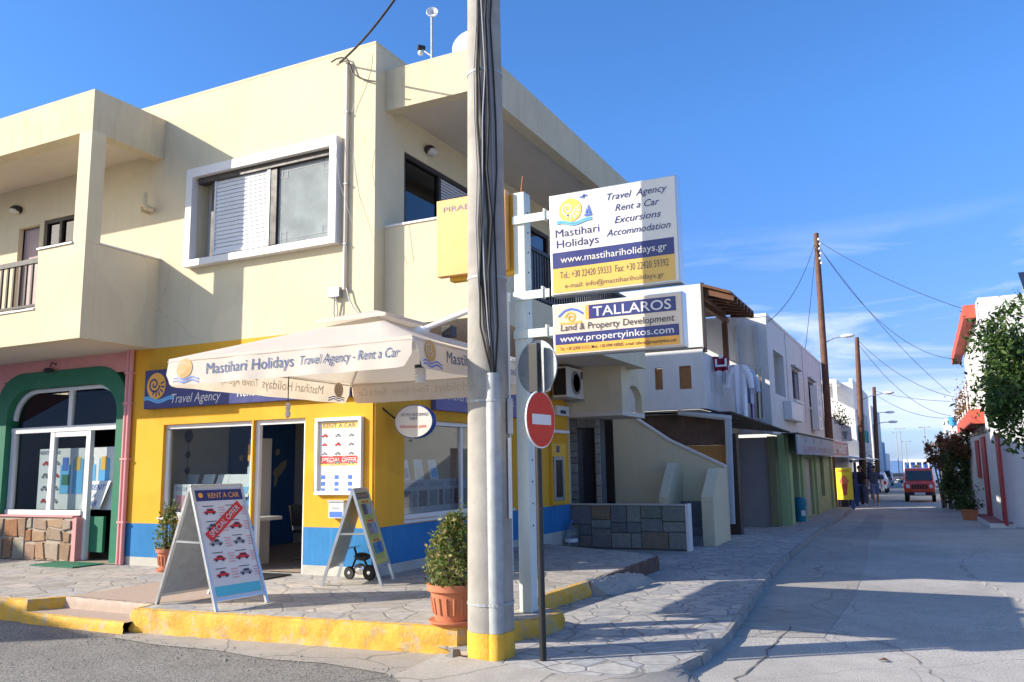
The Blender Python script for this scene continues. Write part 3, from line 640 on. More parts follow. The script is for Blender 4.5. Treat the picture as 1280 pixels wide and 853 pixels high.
# upper sliding window with its projecting white surround
sw = MB(); o0, o1, q0, q1 = -10.43, -7.39, 4.93, 6.56
sw.wall(Fr((0, YA-.14, 0), (1, 0, 0)), o0, o1, q0, q1, [win1], .138); ws = sw.build('window_surround', M['white'], bld, bevel=.006)
fm = MB(); fr = Fr((0, YA-.02, 0), (1, 0, 0)); a0, a1, b0_, b1 = win1
fm.fbox(fr, a0+.05, a1, b1-.10, b1, -.1, .04)
fm.fbox(fr, a0+.32, a0+.39, b0_, b1-.1, -.07, .0); fm.fbox(fr, a1-.04, a1, b0_, b1-.1, -.07, .0); fm.fbox(fr, a0+.39, a1-.04, b0_, b0_+.05, -.07, 0.0)
fm.fbox(fr, a0+1.57, a0+1.69, b0_+.05, b1-.1, -.07, 0.01)
fo = fm.build('window_frame', M['dark'], ws, bevel=.003)
lt = MB(); z = b0_+.10
while z < b1-.15: lt.hexa(fr.p(a0+.42, z, -.03), fr.p(a0+1.5, z, -.03), fr.p(a0+1.5, z, .0), fr.p(a0+.42, z, .0), fr.p(a0+.42, z+.064, -.036), fr.p(a0+1.5, z+.064, -.036), fr.p(a0+1.5, z+.060, -.012), fr.p(a0+.42, z+.060, -.012)); z += .0655
lt.fbox(fr, a0+1.5, a0+1.56, b0_+.05, b1-.1, -.04, .02); lt.fbox(fr, a0+.39, a0+.42, b0_+.05, b1-.1, -.04, .01); lt.fbox(fr, a0+.42, a0+1.5, b0_+.05, b0_+.095, -.04, .01)
lt.build('shutter', M['shutter'], ws)
gp = MB(); gp.fbox(fr, a0+1.70, a1-.05, b0_+.05, b1-.1, -.05, -.03); gp.build('pane', M['glassdust'], ws)
bk = MB(); bk.fbox(fr, a0-.02, a1+.02, b0_-.02, b1+.02, -.30, -.25); bk.build('room_back', M['interior'], ws)
mo = MB()
for cx, cz, s1, s2 in ((a0+1.74, b1-.14, 1, -1), (a1-.09, b1-.14, -1, -1), (a0+1.74, b0_+.09, 1, 1), (a1-.09, b0_+.09, -1, 1)):
    for k in (0.03, .13):
        mo.fbox(fr, min(cx, cx+s1*.15), max(cx, cx+s1*.15), cz+s2*k-.004, cz+s2*k+.004, -.029, -.024); mo.fbox(fr, cx+s1*k-.004, cx+s1*k+.004, min(cz, cz+s2*.15), max(cz, cz+s2*.15), -.029, -.024)
for z in (b1-.17, b0_+.12): mo.fbox(fr, a0+1.9, a1-.25, z-.004, z+.004, -.029, -.024)
mo.fbox(fr, a1-.12, a1-.112, b0_+.25, b1-.3, -.029, -.024); mo.build('window_motif', M['greyink'], ws)
# left bay (balcony with solid front, pillar and roof beam)
BX, BY = -11.13, 8.03
by = MB()
bb_ = MB(); bb_.box(-19, BX, BY, BY+.25, 6.94, 7.61); bb_.box(BX-.25, BX, BY+.25, YA-.002, 6.92, 7.61); bb_.build('bay_beam', M['creamdirty'], bld)
by.box(BX-.29, BX, BY, BY+.25, 5.172, 6.94)
by.box(-12.22, BX, BY, BY+.2, 3.69, 5.17); by.box(BX-.2, BX, BY+.202, YA-.002, 3.688, 5.168); by.box(-19, -12.222, BY, BY+.2, 3.69, 4.22)
by.build('bay_wall', M['cream'], bld)
bf = MB(); bf.box(-19, BX-.202, BY+.203, YA-.002, 3.697, 4.05); bf.box(-19, BX-.252, BY+.253, YA-.002, 7.04, 7.3); bf.build('bay_soffit', M['soffit'], bld)
co = MB(); co.box(-12.25, BX-.29, BY-.025, BY+.21, 5.172, 5.20); co.box(-19, -12.23, BY-.02, BY+.21, 4.222, 4.25); co.box(BX-.22, BX+.02, BY+.255, YA-.003, 5.172, 5.197); co.build('bay_coping', M['white'], bld)
ry = MB(); ry.box(-19, -12.24, BY+.06, BY+.12, 5.0, 5.08); ry.box(-19, -12.24, BY+.07, BY+.11, 4.30, 4.34); x_ = -12.32
while x_ > -15.5: ry.box(x_-.02, x_+.02, BY+.075, BY+.105, 4.34, 5.0); x_ -= .155
ry.build('bay_railing', M['dark'], bld)
cw_ = MB(); cw_.box(BX-.32, BX-.3, YA-.16, YA-.002, 6.0, 6.1); cw_.tube([(-11.32, YA-.03, 6.06), (-11.32, YA-.16, 6.06), (-11.32, YA-.2, 6.1), (-11.32, YA-.2, 6.3)], .045, 8); 
cw_.build('flue_pipe', M['creamdirty'], bld, smooth=True)
# --- ground floor: travel agency
sw1 = (-10.85, -8.99, 1.0, 2.44); sd1 = (-8.965, -7.98, .25, 2.44)
yw = MB(); yw.wall(A, -11.62, XB, .90, 3.69, [sw1, (sd1[0], sd1[1], .90, 2.44)], .2)
W2 = (10.17, 13.7, .955, 2.42)
yw.wall(B, YA+.2, 16.38, .90, 3.69, [W2], .2); yw.build('shop_wall', M['yellow'], bld)
pil = MB(); pil.box(XB+.001, XB+.03, YA+.02, YA+.36, .902, 3.685); pil.build('pilaster', M['yellow'], bld)
bb = MB(); bb.wall(A, -11.62, XB, .38, .90, [(sd1[0], sd1[1], .38, .90)], .2); bb.wall(B, YA+.2, 16.38, .38, .90, [], .2); bb.build('base_band', M['blue'], bld)
pl = MB(); pl.wall(A, -11.62, XB, .20, .38, [(sd1[0], sd1[1], .20, .38)], .2); pl.wall(B, YA+.2, 16.38, .05, .38, [], .2); pl.build('plinth', M['plinth'], bld)
# yellow projecting trim over the shopfront
def shopframe(fr, u0, u1, v0, v1, mull=(), fw_=.07, d=-.06, nm='shop_window', bot=True):
    f_ = MB()
    f_.fbox(fr, u0, u1, v1-fw_, v1, d-.06, d); f_.fbox(fr, u0, u0+fw_, v0, v1-fw_, d-.06, d); f_.fbox(fr, u1-fw_, u1, v0, v1-fw_, d-.06, d)
    if bot: f_.fbox(fr, u0+fw_, u1-fw_, v0, v0+fw_, d-.06, d)
    for k in mull: f_.fbox(fr, k-.035, k+.035, v0+fw_, v1-fw_, d-.06, d)
    return f_.build(nm, M['whiteplastic'], bld, bevel=.005)
s1 = shopframe(A, *sw1); g1 = MB(); g1.fbox(A, sw1[0]+.07, sw1[1]-.07, sw1[2]+.07, sw1[3]-.07, -.10, -.09); g1.build('pane', M['glass'], s1)
si = MB(); si.fbox(A, sw1[0]-.03, sw1[1], sw1[2]-.03, sw1[2]-.001, -.06, .03); si.build('window_sill', M['white'], s1)
s2 = shopframe(A, sd1[0]+.002, sd1[1], sd1[2], sd1[3], nm='shop_doorway', bot=False)
s3 = shopframe(B, *W2, mull=(11.95,), nm='street_shop_window'); g3 = MB(); g3.fbox(B, W2[0]+.07, W2[1]-.07, W2[2]+.07, W2[3]-.07, -.10, -.09); g3.build('pane', M['glass'], s3)
si = MB(); si.fbox(B, W2[0]-.03, W2[1]+.03, W2[2]-.04, W2[2]-.001, -.06, .03); si.build('window_sill', M['white'], s3)
# interior of the agency
rm = MB(); ix0, ix1, iy0, iy1 = -11.5, -7.0, YA+.2, 13.2
rm.poly((ix0, iy1, .25), (ix1, iy1, .25), (ix1, iy1, 3.2), (ix0, iy1, 3.2)); rm.poly((ix0, iy0, .25), (ix0, iy1, .25), (ix0, iy1, 3.2), (ix0, iy0, 3.2)); rm.poly((ix0, iy0, 3.2), (ix1, iy0, 3.2), (ix1, iy1, 3.2), (ix0, iy1, 3.2))
rm.build('room_wall', M['interior'], bld)
rm = MB(); rm.poly((ix0, iy0-.12, .262), (ix1, iy0-.12, .262), (ix1, iy1, .262), (ix0, iy1, .262)); rm.build('room_floor', M['floor'], bld)
BLX = -11.46; by0 = at(287, 580, 'x', BLX).y
bw = MB(); bw.box(BLX-.03, BLX, by0, 13.19, .27, 3.15); bwo = bw.build('map_wall', M['bluewall'], bld)
mp_ = MB(); fm_ = FB(BLX+.002)
def mappoly(pts): mp_.fpoly(fm_, [(at(x, y, 'x', BLX).y, at(x, y, 'x', BLX).z) for x, y in pts], .0, .006)
mappoly([(342, 609), (345, 607), (347, 597), (352, 592), (357, 583), (358, 575), (353, 577), (348, 582), (343, 587), (341, 592), (343, 597), (342, 603)])
mappoly([(345, 570), (349, 568), (350, 563), (346, 561), (344, 565)]); mappoly([(330, 575), (334, 577), (334, 572), (331, 570)]); mappoly([(300, 577), (303, 574), (303, 568), (299, 571)])
mp_.build('island_map', M['mapbeige'], bwo)
r2 = MB(); r2.poly((ix1-.002, 9.6, .25), (ix1-.002, 16.2, .25), (ix1-.002, 16.2, .9), (ix1-.002, 9.6, .9)); r2.poly((-9.5, 13.22, .25), (ix1, 13.22, .25), (ix1, 13.22, 3.2), (-9.5, 13.22, 3.2))
r2.build('partition', M['interior'], bld)
# blue fascia signs
def spiral(mb, fr, cx, cy, R, w_, turns=2.0, d=.004, a0=0.0, n=40, sx=1.0):
    P = []
    for i in range(n+1):
        th = a0+turns*2*PI*i/n; r = R*(.12+.88*i/n); P.append((cx+sx*r*math.cos(th), cy+r*math.sin(th)))
    for i in range(n):
        (x0, y0), (x1, y1) = P[i], P[i+1]; l = math.hypot(x1-x0, y1-y0) or 1; nx, ny = -(y1-y0)/l*w_/2, (x1-x0)/l*w_/2
        mb.poly(fr.p(x0+nx, y0+ny, d), fr.p(x1+nx, y1+ny, d), fr.p(x1-nx, y1-ny, d), fr.p(x0-nx, y0-ny, d))
def stroke(mb, fr, P, w_, d=.004):
    for (x0, y0), (x1, y1) in zip(P[:-1], P[1:]):
        l = math.hypot(x1-x0, y1-y0) or 1; nx, ny = -(y1-y0)/l*w_/2, (x1-x0)/l*w_/2
        mb.poly(fr.p(x0+nx, y0+ny, d), fr.p(x1+nx, y1+ny, d), fr.p(x1-nx, y1-ny, d), fr.p(x0-nx, y0-ny, d))
def sunlogo(parent, fr, cx, cy, R, msun, mcut, mwave, d0=.003, boat=None):
    a = MB(); a.disc(fr, cx, cy, R, R, d0, d0+.002); a.build('sun_emblem', msun, parent)
    b = MB(); spiral(b, fr, cx-R*.22, cy+R*.12, R*.62, R*.15, 1.6, d0+.004, 2.4)
    for k in range(6):
        th = -2.2+k*.52; stroke(b, fr, [(cx+R*.10+R*.42*math.cos(th), cy-R*.02+R*.42*math.sin(th)), (cx+R*.10+R*.80*math.cos(th), cy-R*.02+R*.80*math.sin(th))], R*.13, d0+.004)
    b.build('sun_spiral', mcut, parent)
    w_ = MB()
    for dy in (0, -.22): stroke(w_, fr, [(cx-R*1.25+R*3.1*t/16, cy-R*.98+dy*R*.7+R*.16*math.sin(t/16*7.5+.8)*(1-.3*t/16)) for t in range(17)], R*.13, d0+.005)
    w_.build('wave', mwave, parent)
    if boat:
        c = MB(); bx, bz = cx+R*1.55, cy-R*.55
        c.fpoly(fr, [(bx-R*.35, bz), (bx+R*.4, bz), (bx+R*.3, bz-R*.16), (bx-R*.28, bz-R*.16)], d0+.004); c.fpoly(fr, [(bx, bz+R*.06), (bx+R*.32, bz+R*.06), (bx+R*.03, bz+R*.9)], d0+.004); c.fpoly(fr, [(bx-R*.05, bz+R*.06), (bx-R*.25, bz+R*.06), (bx-R*.03, bz+R*.7)], d0+.004)
        px_, pz_ = cx+R*1.15, cy+R*1.0
        c.fpoly(fr, [(px_-R*.3, pz_-.1*R), (px_+R*.45, pz_+.02*R), (px_+R*.3, pz_+.12*R), (px_-R*.25, pz_+.02*R)], d0+.004); c.fpoly(fr, [(px_, pz_), (px_+R*.1, pz_+.28*R), (px_+R*.2, pz_+.02*R)], d0+.004); c.fpoly(fr, [(px_, pz_), (px_-R*.05, pz_-.3*R), (px_+R*.18, pz_)], d0+.004)
        c.build('boat_emblem', boat, parent)
def lettering(parent, fr, items, m, d=.004, nm='lettering'):
    for g_, x, y in items: mb = MB(); mb.flat(g_, fr, x, y, d); o = mb.build(nm, m, parent)
    return o
fs1 = thing('fascia_sign', 'long dark blue travel agency fascia with orange spiral sun above the shopfront', 'sign', (-9.3, YA-.06, 2.7))
sb_ = MB(); fr = Fr((-11.22, YA-.09, 2.70), (1, 0, 0)); FW = 4.1
sb_.fbox(fr, 0, FW, 0, .62, -.088, 0); sb_.build('panel', M['navy'], fs1, bevel=.004)
sunlogo(fs1, fr, .27, .36, .21, M['orange'], M['navy'], M['skyink'])
lettering(fs1, fr, [(glyphs('Travel Agency', .15, 1.05, 0, .25, 'LEFT'), .62, .07), (glyphs('Mastihari Holidays', .14, 1.5, .01, 0, 'LEFT'), .62, .36)], M['signwhite'])
lettering(fs1, fr, [(glyphs('Rent a Car - Excursions', .15, 1.8, 0, .25, 'LEFT'), 2.0, .10)], M['signwhite'])
fs2 = thing('fascia_sign', 'blue fascia above the street window, mostly hidden behind the concrete pole', 'sign', (XB+.06, 12.5, 2.6))
sb_ = MB(); fr = Fr((XB+.09, 10.9, 2.58), (0, 1, 0)); sb_.fbox(fr, 0, 3.0, 0, .5, -.088, 0); sb_.build('panel', mat('faded_sign_blue', (.10, .11, .30), .4), fs2, bevel=.004)
lettering(fs2, fr, [(glyphs('Travel Agency', .15, 1.2, 0, .25, 'LEFT'), .35, .18), (glyphs('Holidays', .15, .8, 0, .25, 'LEFT'), 1.9, .18)], M['signwhite'])
# landing box with its small arch, under the far end of the balcony
lx = -5.55; ly0, ly1 = at(778, 513, 'x', lx).y, at(806, 516, 'x', lx).y
ld = MB(); zA, zB = at(778, 513, 'x', lx).z, 3.90; ay0, ay1, asp = at(783.5, 514, 'x', lx).y, at(803, 514, 'x', lx).y, at(792, 481, 'x', lx).z
ld.wall(FB(lx), ly0, ly1, zA, zB, [(ay0, ay1, zA, asp)], .16)
ld.box(XB+.002, lx-.162, ly0, ly0+.16, zA, zB)
ld.build('landing_wall', M['cream'], bld)
ab = MB(); ab.fpoly(FB(lx), [((ay0+ay1)/2-(ay1-ay0-.002)/2*math.cos(PI*k/14), asp-.36+.34*math.sin(PI*k/14)) for k in range(15)]+[(ay1-.001, asp+.001), (ay0+.001, asp+.001)], -.158, -.001)
ab.build('arch_head', M['cream'], bld)
fl_ = MB(); fl_.box(XB+.002, lx-.003, ly0+.003, ly1-.003, zA-.10, zA-.002); fl_.box(XB+.002, lx-.4, ly1-.2, ly1-.1, zA, zB-.01); fl_.build('landing_slab', M['soffit'], bld)
# ================================================================== PINK SHOP AT THE LEFT
pk = thing('pink_shop', 'pink shop front with a rounded green arch and white window frames at far left', 'shop', (-13.2, YA, PZ))
hole = (-15.0, -11.8, .25, 3.36)
pw = MB(); pw.wall(A, -19, -11.622, .25, 3.688, [hole], .2); pw.build('wall', M['pink'], pk)
def rrect(x0, x1, z0, z1, r, n=10):
    P = [(x0, z0)]+[(x0+r-r*math.cos(PI/2*k/n), z1-r*.85+r*.85*math.sin(PI/2*k/n)) for k in range(n+1)]+[(x1-r+r*math.sin(PI/2*k/n), z1-r*.85+r*.85*math.cos(PI/2*k/n)) for k in range(n+1)]+[(x1, z0)]
    return P
ga = MB(); Po = rrect(-15.18, -11.72, .25, 3.49, .75); Pi = rrect(-14.84, -11.94, .25, 3.20, .62)
for k in range(len(Po)-1):
    for d0, d1 in ((0.002, .022),):
        a, b, c, d_ = Po[k], Po[k+1], Pi[k+1], Pi[k]
        ga.hexa(*[A.p(*q, -.21) for q in (a, b, c, d_)], *[A.p(*q, .02) for q in (a, b, c, d_)])
ga.build('green_arch', M['green'], pk, smooth=False)
# white frame: rounded head, mullions, transom, sill
wf = MB(); Qo = rrect(-14.835, -11.945, .3, 3.195, .62); Qi = rrect(-14.76, -12.0, .3, 3.13, .57)
for k in range(1, len(Qo)-2):
    a, b, c, d_ = Qo[k], Qo[k+1], Qi[k+1], Qi[k]
    wf.hexa(*[A.p(*q, -.16) for q in (a, b, c, d_)], *[A.p(*q, -.10) for q in (a, b, c, d_)])
zt = 2.42
wf.fbox(A, -14.83, -11.95, zt, zt+.10, -.17, -.08); wf.fbox(A, -13.33, -13.23, zt+.1, 3.13, -.16, -.10)
for x0 in (-14.83, -13.74, -12.80): wf.fbox(A, x0, x0+.11, 1.06 if x0 < -13 else .27, zt, -.17, -.09)
wf.fbox(A, -14.83, -12.8, 1.0, 1.08, -.18, -.06); wf.fbox(A, -13.62, -12.81, zt-.09, zt, -.165, -.095)
wfo = wf.build('window_frame', M['whiteplastic'], pk, bevel=.004)
pg = MB(); pg.fbox(A, -14.7, -12.8, 1.09, zt, -.14, -.13); pg.fbox(A, -14.7, -12.02, zt+.1, 3.1, -.14, -.13); pg.build('pane', M['glass'], wfo)
st = MB(); st.wall(Fr((0, YA-.02, 0), (1, 0, 0)), -19, -12.86, .2, .97, [], .3); rbo = st.build('rubble_base', M['grouttan'], pk); slabs(Fr((0, YA-.02, 0), (1, 0, 0)), -16.5, -12.88, .26, .95, .25, random.Random(17), .030, -.01, .026, .03).build('rubble_stone', M['rubble'], rbo)
ps = MB(); ps.fbox(A, -19, -12.84, .972, 1.0, -.2, .05); ps.fbox(A, -12.858, -12.76, .24, .97, -.25, .03); ps.build('pink_sill', M['pink'], pk)
gd = MB(); gd.fbox(A, -12.755, -12.36, .40, .98, -.22, -.17); gd.build('green_door_panel', M['green'], pk)
pp = MB()
for x_, z1 in ((-11.68, 3.74), (-11.60, 3.735)): pp.tube([(x_, YA-.05, PZ+.005), (x_, YA-.05, z1)], .036, 10)
for z in (.9, 1.9, 2.8, 3.3): pp.fbox(A, -11.72, -11.56, z, z+.03, 0, .09)
pp.build('drain_pipe', M['pink'], pk, smooth=True)
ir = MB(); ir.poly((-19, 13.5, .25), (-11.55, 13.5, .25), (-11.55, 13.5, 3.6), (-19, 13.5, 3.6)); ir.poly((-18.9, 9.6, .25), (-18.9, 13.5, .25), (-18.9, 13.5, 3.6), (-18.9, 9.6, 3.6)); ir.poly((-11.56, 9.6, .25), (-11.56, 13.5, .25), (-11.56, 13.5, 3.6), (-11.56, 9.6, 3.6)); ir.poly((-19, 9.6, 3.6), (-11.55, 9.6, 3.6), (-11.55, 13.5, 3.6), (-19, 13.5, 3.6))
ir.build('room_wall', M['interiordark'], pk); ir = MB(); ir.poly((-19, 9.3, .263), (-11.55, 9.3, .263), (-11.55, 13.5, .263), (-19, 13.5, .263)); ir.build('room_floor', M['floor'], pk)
# little spotlight over the arch
sp = thing('spotlight', 'small black spotlight on a hook above the green arch', 'lamp', (-12.9, YA-.05, 3.45))
m_ = MB(); q = at(60, 463, 'y', YA-.1); m_.tube([q+Vector((.07, .1, .10)), q+Vector((.10, 0, .13)), q+Vector((.08, -.02, .05))], .012, 6); m_.ell(q, .11, .06, .045); m_.build('lamp_head', M['black'], sp, smooth=True)
# posters standing inside the window
_cr = random.Random(55)
def carpic(col, dk, fr, x, y, s, d=.005):
    s *= _cr.uniform(.86, 1.12); k0, k1, k2 = _cr.uniform(-.15, .25), _cr.uniform(-.2, .15), _cr.uniform(-.04, .12)
    col.fpoly(fr, [(x-s, y-s*.22), (x-s*.95, y+s*.05), (x-s*.5, y+s*.12), (x-s*(.25+k0), y+s*(.42+k2)), (x+s*(.4+k1), y+s*(.42+k2)), (x+s*(.7+k1*.5), y+s*.1), (x+s, y+s*.02), (x+s, y-s*.22)], d)
    dk.fpoly(fr, [(x-s*(.36+k0), y+s*.12), (x-s*(.2+k0), y+s*(.34+k2)), (x+s*(.32+k1), y+s*(.34+k2)), (x+s*(.5+k1), y+s*.12)], d+.001)
    for k in (-.55, .55): dk.disc(fr, x+s*k, y-s*.22, s*.2, s*.2, d+.001, None, 10)
pb = thing('poster_board', 'rental posters and maps on a board inside the window of the pink shop', 'posters', (-13.6, 9.75, 1.0))
m_ = MB(); fr = FA(9.72); m_.fbox(fr, -14.35, -12.30, 1.08, 2.14, -.03, 0); m_.build('board', M['paper'], pb)
bl_ = {k: MB() for k in ('ink', 'red', 'grey', 'navymid', 'skyink', 'green', 'y')}
for i in range(2):
    for j in range(4): carpic(bl_['red'] if (i+j) % 3 == 0 else bl_['grey'], bl_['ink'], fr, -14.16+i*.30, 1.22+j*.22, .1)
for i, x0 in enumerate((-13.75, -13.42, -13.1, -12.75)):
    bl_['skyink'].fquad(fr, x0, x0+.27, 1.35, 1.35+.5+.1*(i % 2), .006); bl_['y' if i % 2 else 'navymid'].fquad(fr, x0+.05, x0+.2, 1.75, 1.98, .009)
bl_['green'].fquad(fr, -13.7, -13.5, 1.5, 1.68, .01)
for k, mm in (('ink', 'ink'), ('red', 'redink'), ('grey', 'greyink'), ('navymid', 'navymid'), ('skyink', 'skyink'), ('green', 'green'), ('y', 'leaflight')):
    bl_[k].build('picture', M[mm if mm != 'leaflight' else 'signyellow'], pb)
lettering(pb, fr, [(glyphs('RENT A CAR', .07, .55), -14.05, 2.04)], M['navy'], .006)
rs = thing('rental_placard', 'white leaning placard reading RENT A CAR inside the window of the pink shop', 'sign', (-12.9, 9.62, 1.02))
fr = Fr((-13.05, 9.6, 1.1), (1, 0, 0), (.35, .15, 1)); m_ = MB(); m_.fbox(fr, 0, .52, 0, .5, -.012, 0); m_.build('card', M['paper'], rs)
lettering(rs, fr, [(glyphs('RENT', .10, .36, .01), .26, .34), (glyphs('A', .08, None, .01), .26, .2), (glyphs('CAR', .10, .3, .01), .26, .05)], M['navymid'])
ct = thing('shop_counter', 'dark counter with papers seen through the open door of the pink shop', 'counter', (-12.3, 11.5, .26))
m_ = MB(); m_.box(-13.0, -11.62, 11.3, 11.8, .98, 1.03); m_.build('top', M['wood'], ct); m_ = MB(); m_.box(-12.95, -11.66, 11.35, 11.75, .262, .979); m_.build('body', M['interiordark'], ct)
m_ = MB(); m_.box(-12.55, -12.05, 11.55, 11.62, 1.16, 1.5); m_.build('paper_rack', M['interior'], ct)
mt = MB(); mt.box(-13.0, -11.95, 8.75, 9.3, PZ+.006, PZ+.02); tag(mt.build('door_mat', M['green']), 'green door mat in front of the pink shop', 'mat')
mt = MB(); mt.box(-8.8, -8.05, 8.72, 9.25, PZ+.006, PZ+.018); tag(mt.build('door_mat', M['rubber']), 'dark grey door mat at the travel agency doorway', 'mat')

# ================================================================== FURNITURE INSIDE THE AGENCY
ds = thing('desk', 'table with a reddish top inside the open agency doorway', 'table', (-9.0, 11.6, .262))
m_ = MB(); m_.box(-9.6, -8.55, 11.3, 12.0, .98, 1.02); m_.build('table_top', M['desk'], ds, bevel=.006)
for x_ in (-9.5, -8.65): m_ = MB(); m_.tube([(x_, 11.4, .265), (x_, 11.65, .6), (x_, 11.9, .98)], .02, 8); m_.build('leg', M['chrome'], ds, smooth=True); m_ = MB(); m_.tube([(x_, 11.9, .265), (x_, 11.65, .6), (x_, 11.4, .98)], .02, 8); m_.build('leg', M['chrome'], ds, smooth=True)
def chair(x, y, rz, lab):
    t = thing('office_chair', lab, 'chair', (x, y, .262), 'chairs at the agency table'); ca, sa = math.cos(rz), math.sin(rz)
    P = lambda a, b, c: Vector((x+a*ca-b*sa, y+a*sa+b*ca, .262+c))
    m_ = MB(); m_.hexa(P(-.22, -.22, .44), P(.22, -.22, .44), P(.22, .22, .44), P(-.22, .22, .44), P(-.22, -.22, .49), P(.22, -.22, .49), P(.22, .22, .49), P(-.22, .22, .49)); m_.build('seat', M['black'], t, bevel=.015)
    m_ = MB(); m_.hexa(P(-.2, .2, .55), P(.2, .2, .55), P(.2, .24, .55), P(-.2, .24, .55), P(-.19, .27, .9), P(.19, .27, .9), P(.19, .31, .9), P(-.19, .31, .9)); m_.build('backrest', M['black'], t, bevel=.012)
    for s in (-1, 1): m_ = MB(); m_.tube([P(s*.22, .3, .88), P(s*.22, .2, .45), P(s*.22, -.2, .45), P(s*.22, -.2, .02), P(s*.22, .25, .015)], .012, 6); m_.build('frame', M['chrome'], t, smooth=True)
chair(-8.95, 10.75, PI, 'black chair with chrome cantilever frame left in the agency doorway'); chair(-8.15, 11.2, PI*.6, 'black chair with chrome cantilever frame right in the agency doorway')
rk = thing('brochure_rack', 'white rack of brochures just inside the agency door', 'rack', (-9.35, 10.2, .262))
m_ = MB(); m_.box(-9.62, -9.38, 10.0, 10.25, .262, 2.2); m_.build('cabinet', M['interior'], rk, bevel=.006)
for j, (z, mm) in enumerate(((.8, 'paper'), (1.15, 'skyink'), (1.5, 'paper'), (1.85, 'orange'))): m_ = MB(); m_.box(-9.60, -9.40, 9.955, 9.998, z, z+.26); m_.build('brochure', M[mm], rk)
# leaflets standing in the window
k_ = 0
for px_, lab in ((238, 'leftmost white leaflet standing in the agency window, edge on and greyish'), (258, 'white leaflet leaning in the agency window, second from the left'), (276, 'pale bluish leaflet in the middle of the agency window row'), (291, 'plain white leaflet right of the middle in the agency window'), (306, 'printed leaflet with a car picture, last on the right in the agency window')):
    q = at(px_, 605, 'y', 9.95); t = thing('leaflet', lab, 'leaflet', (q.x, 9.95, 1.05), 'leaflets in the agency window')
    fr = Fr((q.x-.13, 9.9, q.z-.2), (1, 0, 0), (.22, .15, 1)); m_ = MB(); m_.fbox(fr, 0, .25, 0, .36, -.008, 0); m_.build('card', M['paper'], t)
    if k_ in (0, 2, 4):
        m_ = MB(); m_.fquad(fr, .04, .21, .05, .16, .003); m_.build('picture', M['greyink' if k_ == 0 else 'skyink'], t)
    k_ += 1
m_ = MB(); m_.box(-10.8, -9.0, 9.62, 10.1, .95, 1.0); tag(m_.build('window_shelf', M['interior']), 'display shelf behind the agency window', 'shelf')
xp = thing('excursion_poster', 'EXCURSIONS poster with a pinkish picture low in the agency window', 'poster', (-10.5, 9.6, 1.1))
fr = FA(9.58); m_ = MB(); m_.fbox(fr, -10.78, -10.15, 1.05, 1.50, -.01, 0); m_.build('sheet', M['paper'], xp); m_ = MB(); m_.fquad(fr, -10.72, -10.25, 1.09, 1.33, .004); m_.build('picture', M['pinkink'], xp)
lettering(xp, fr, [(glyphs('EXCURSIONS', .06, .5), -10.47, 1.40)], M['greyink'])
# string of ornaments hanging in the window
orn = MB(); q = at(236, 545, 'y', 10.3)
orn.ell(q, .07, .07, .12); 
for k in range(4): orn.ell(q+Vector((0, 0, -.32-k*.27)), .065, .03, .065, 5, 4)
orn.tube([q+Vector((0, 0, .2)), q+Vector((0, 0, -1.2))], .006, 5); orn.tube([q+Vector((0, 0, .15)), (q.x, q.y, 3.19)], .004, 4)
tag(orn.build('hanging_ornament', M['black'], smooth=True), 'string of dark starfish ornaments hanging behind the agency window', 'ornament')
# picture banner in the street window
bn = thing('photo_banner', 'grey strip of excursion photographs along the bottom of the street window', 'banner', (XB-.12, 12, 1.02)); fr = FB(XB-.13)
m_ = MB(); m_.fbox(fr, 10.26, 13.6, 1.03, 1.52, -.006, 0); m_.build('strip', mat('banner_grey', (.34, .35, .38), .5), bn)
q = [MB(), MB()]; y_ = 10.3; j = 0
while y_ < 13.3: w__ = .24 if j % 3 != 1 else .12; q[j % 2].fquad(fr, y_, y_+w__, 1.12, 1.36, .004); y_ += w__+.05; j += 1
q[0].build('picture', mat('dusk_photo', (.08, .07, .08), .4, var=.6, scale=14), bn); q[1].build('picture', mat('sea_photo', (.16, .18, .20), .4, var=.6, scale=14), bn)
lettering(bn, fr, [(glyphs('EXCURSIONS', .06, .55), 10.62, 1.42), (glyphs('AUSFLUG', .06, .42), 11.25, 1.42), (glyphs('EXCURSIE', .06, .5), 11.85, 1.42)], M['navy'])
for i, (yy, lab) in enumerate(((10.55, 'white leaflet behind the street window, nearest the corner of the building'), (10.95, 'white leaflet in the middle behind the street window'), (11.38, 'pale blue leaflet behind the street window, nearest the concrete pole'))):
    t = thing('leaflet', lab, 'leaflet', (XB-.35, yy, 1.45), 'leaflets in the street window'); fr = Fr((XB-.3, yy, 1.5), (0, 1, 0), (-.25, .1, 1)); m_ = MB(); m_.fbox(fr, 0, .24, 0, .34, -.01, 0); m_.build('card', M['paper'], t)
    m_ = MB(); m_.fquad(fr, .04, .2, .05, .2, .004); m_.build('picture', M[('greyink', 'signcream', 'skyink')[i]], t)

# ================================================================== ON THE AGENCY WALL
pf = thing('poster_case', 'white framed RENT A CAR price poster on the yellow wall', 'notice', (-7.3, YA-.05, 1.35))
pc0, pc1 = at(393, 560, 'y', YA-.07), at(451, 560, 'y', YA-.07); zt_, zb_ = at(420, 522, 'y', YA-.07).z, at(420, 619, 'y', YA-.07).z
fr = Fr((pc0.x, YA-.07, zb_), (1, 0, 0)); PW, PH = pc1.x-pc0.x, zt_-zb_
m_ = MB(); m_.fbox(fr, 0, PW, 0, .05, -.068, .0); m_.fbox(fr, 0, PW, PH-.05, PH, -.068, 0); m_.fbox(fr, 0, .05, .05, PH-.05, -.068, 0); m_.fbox(fr, PW-.05, PW, .05, PH-.05, -.068, 0); m_.build('frame', M['whiteplastic'], pf, bevel=.005)
m_ = MB(); m_.fquad(fr, .05, PW-.05, .05, PH-.05, -.04); m_.build('sheet', M['paper'], pf)
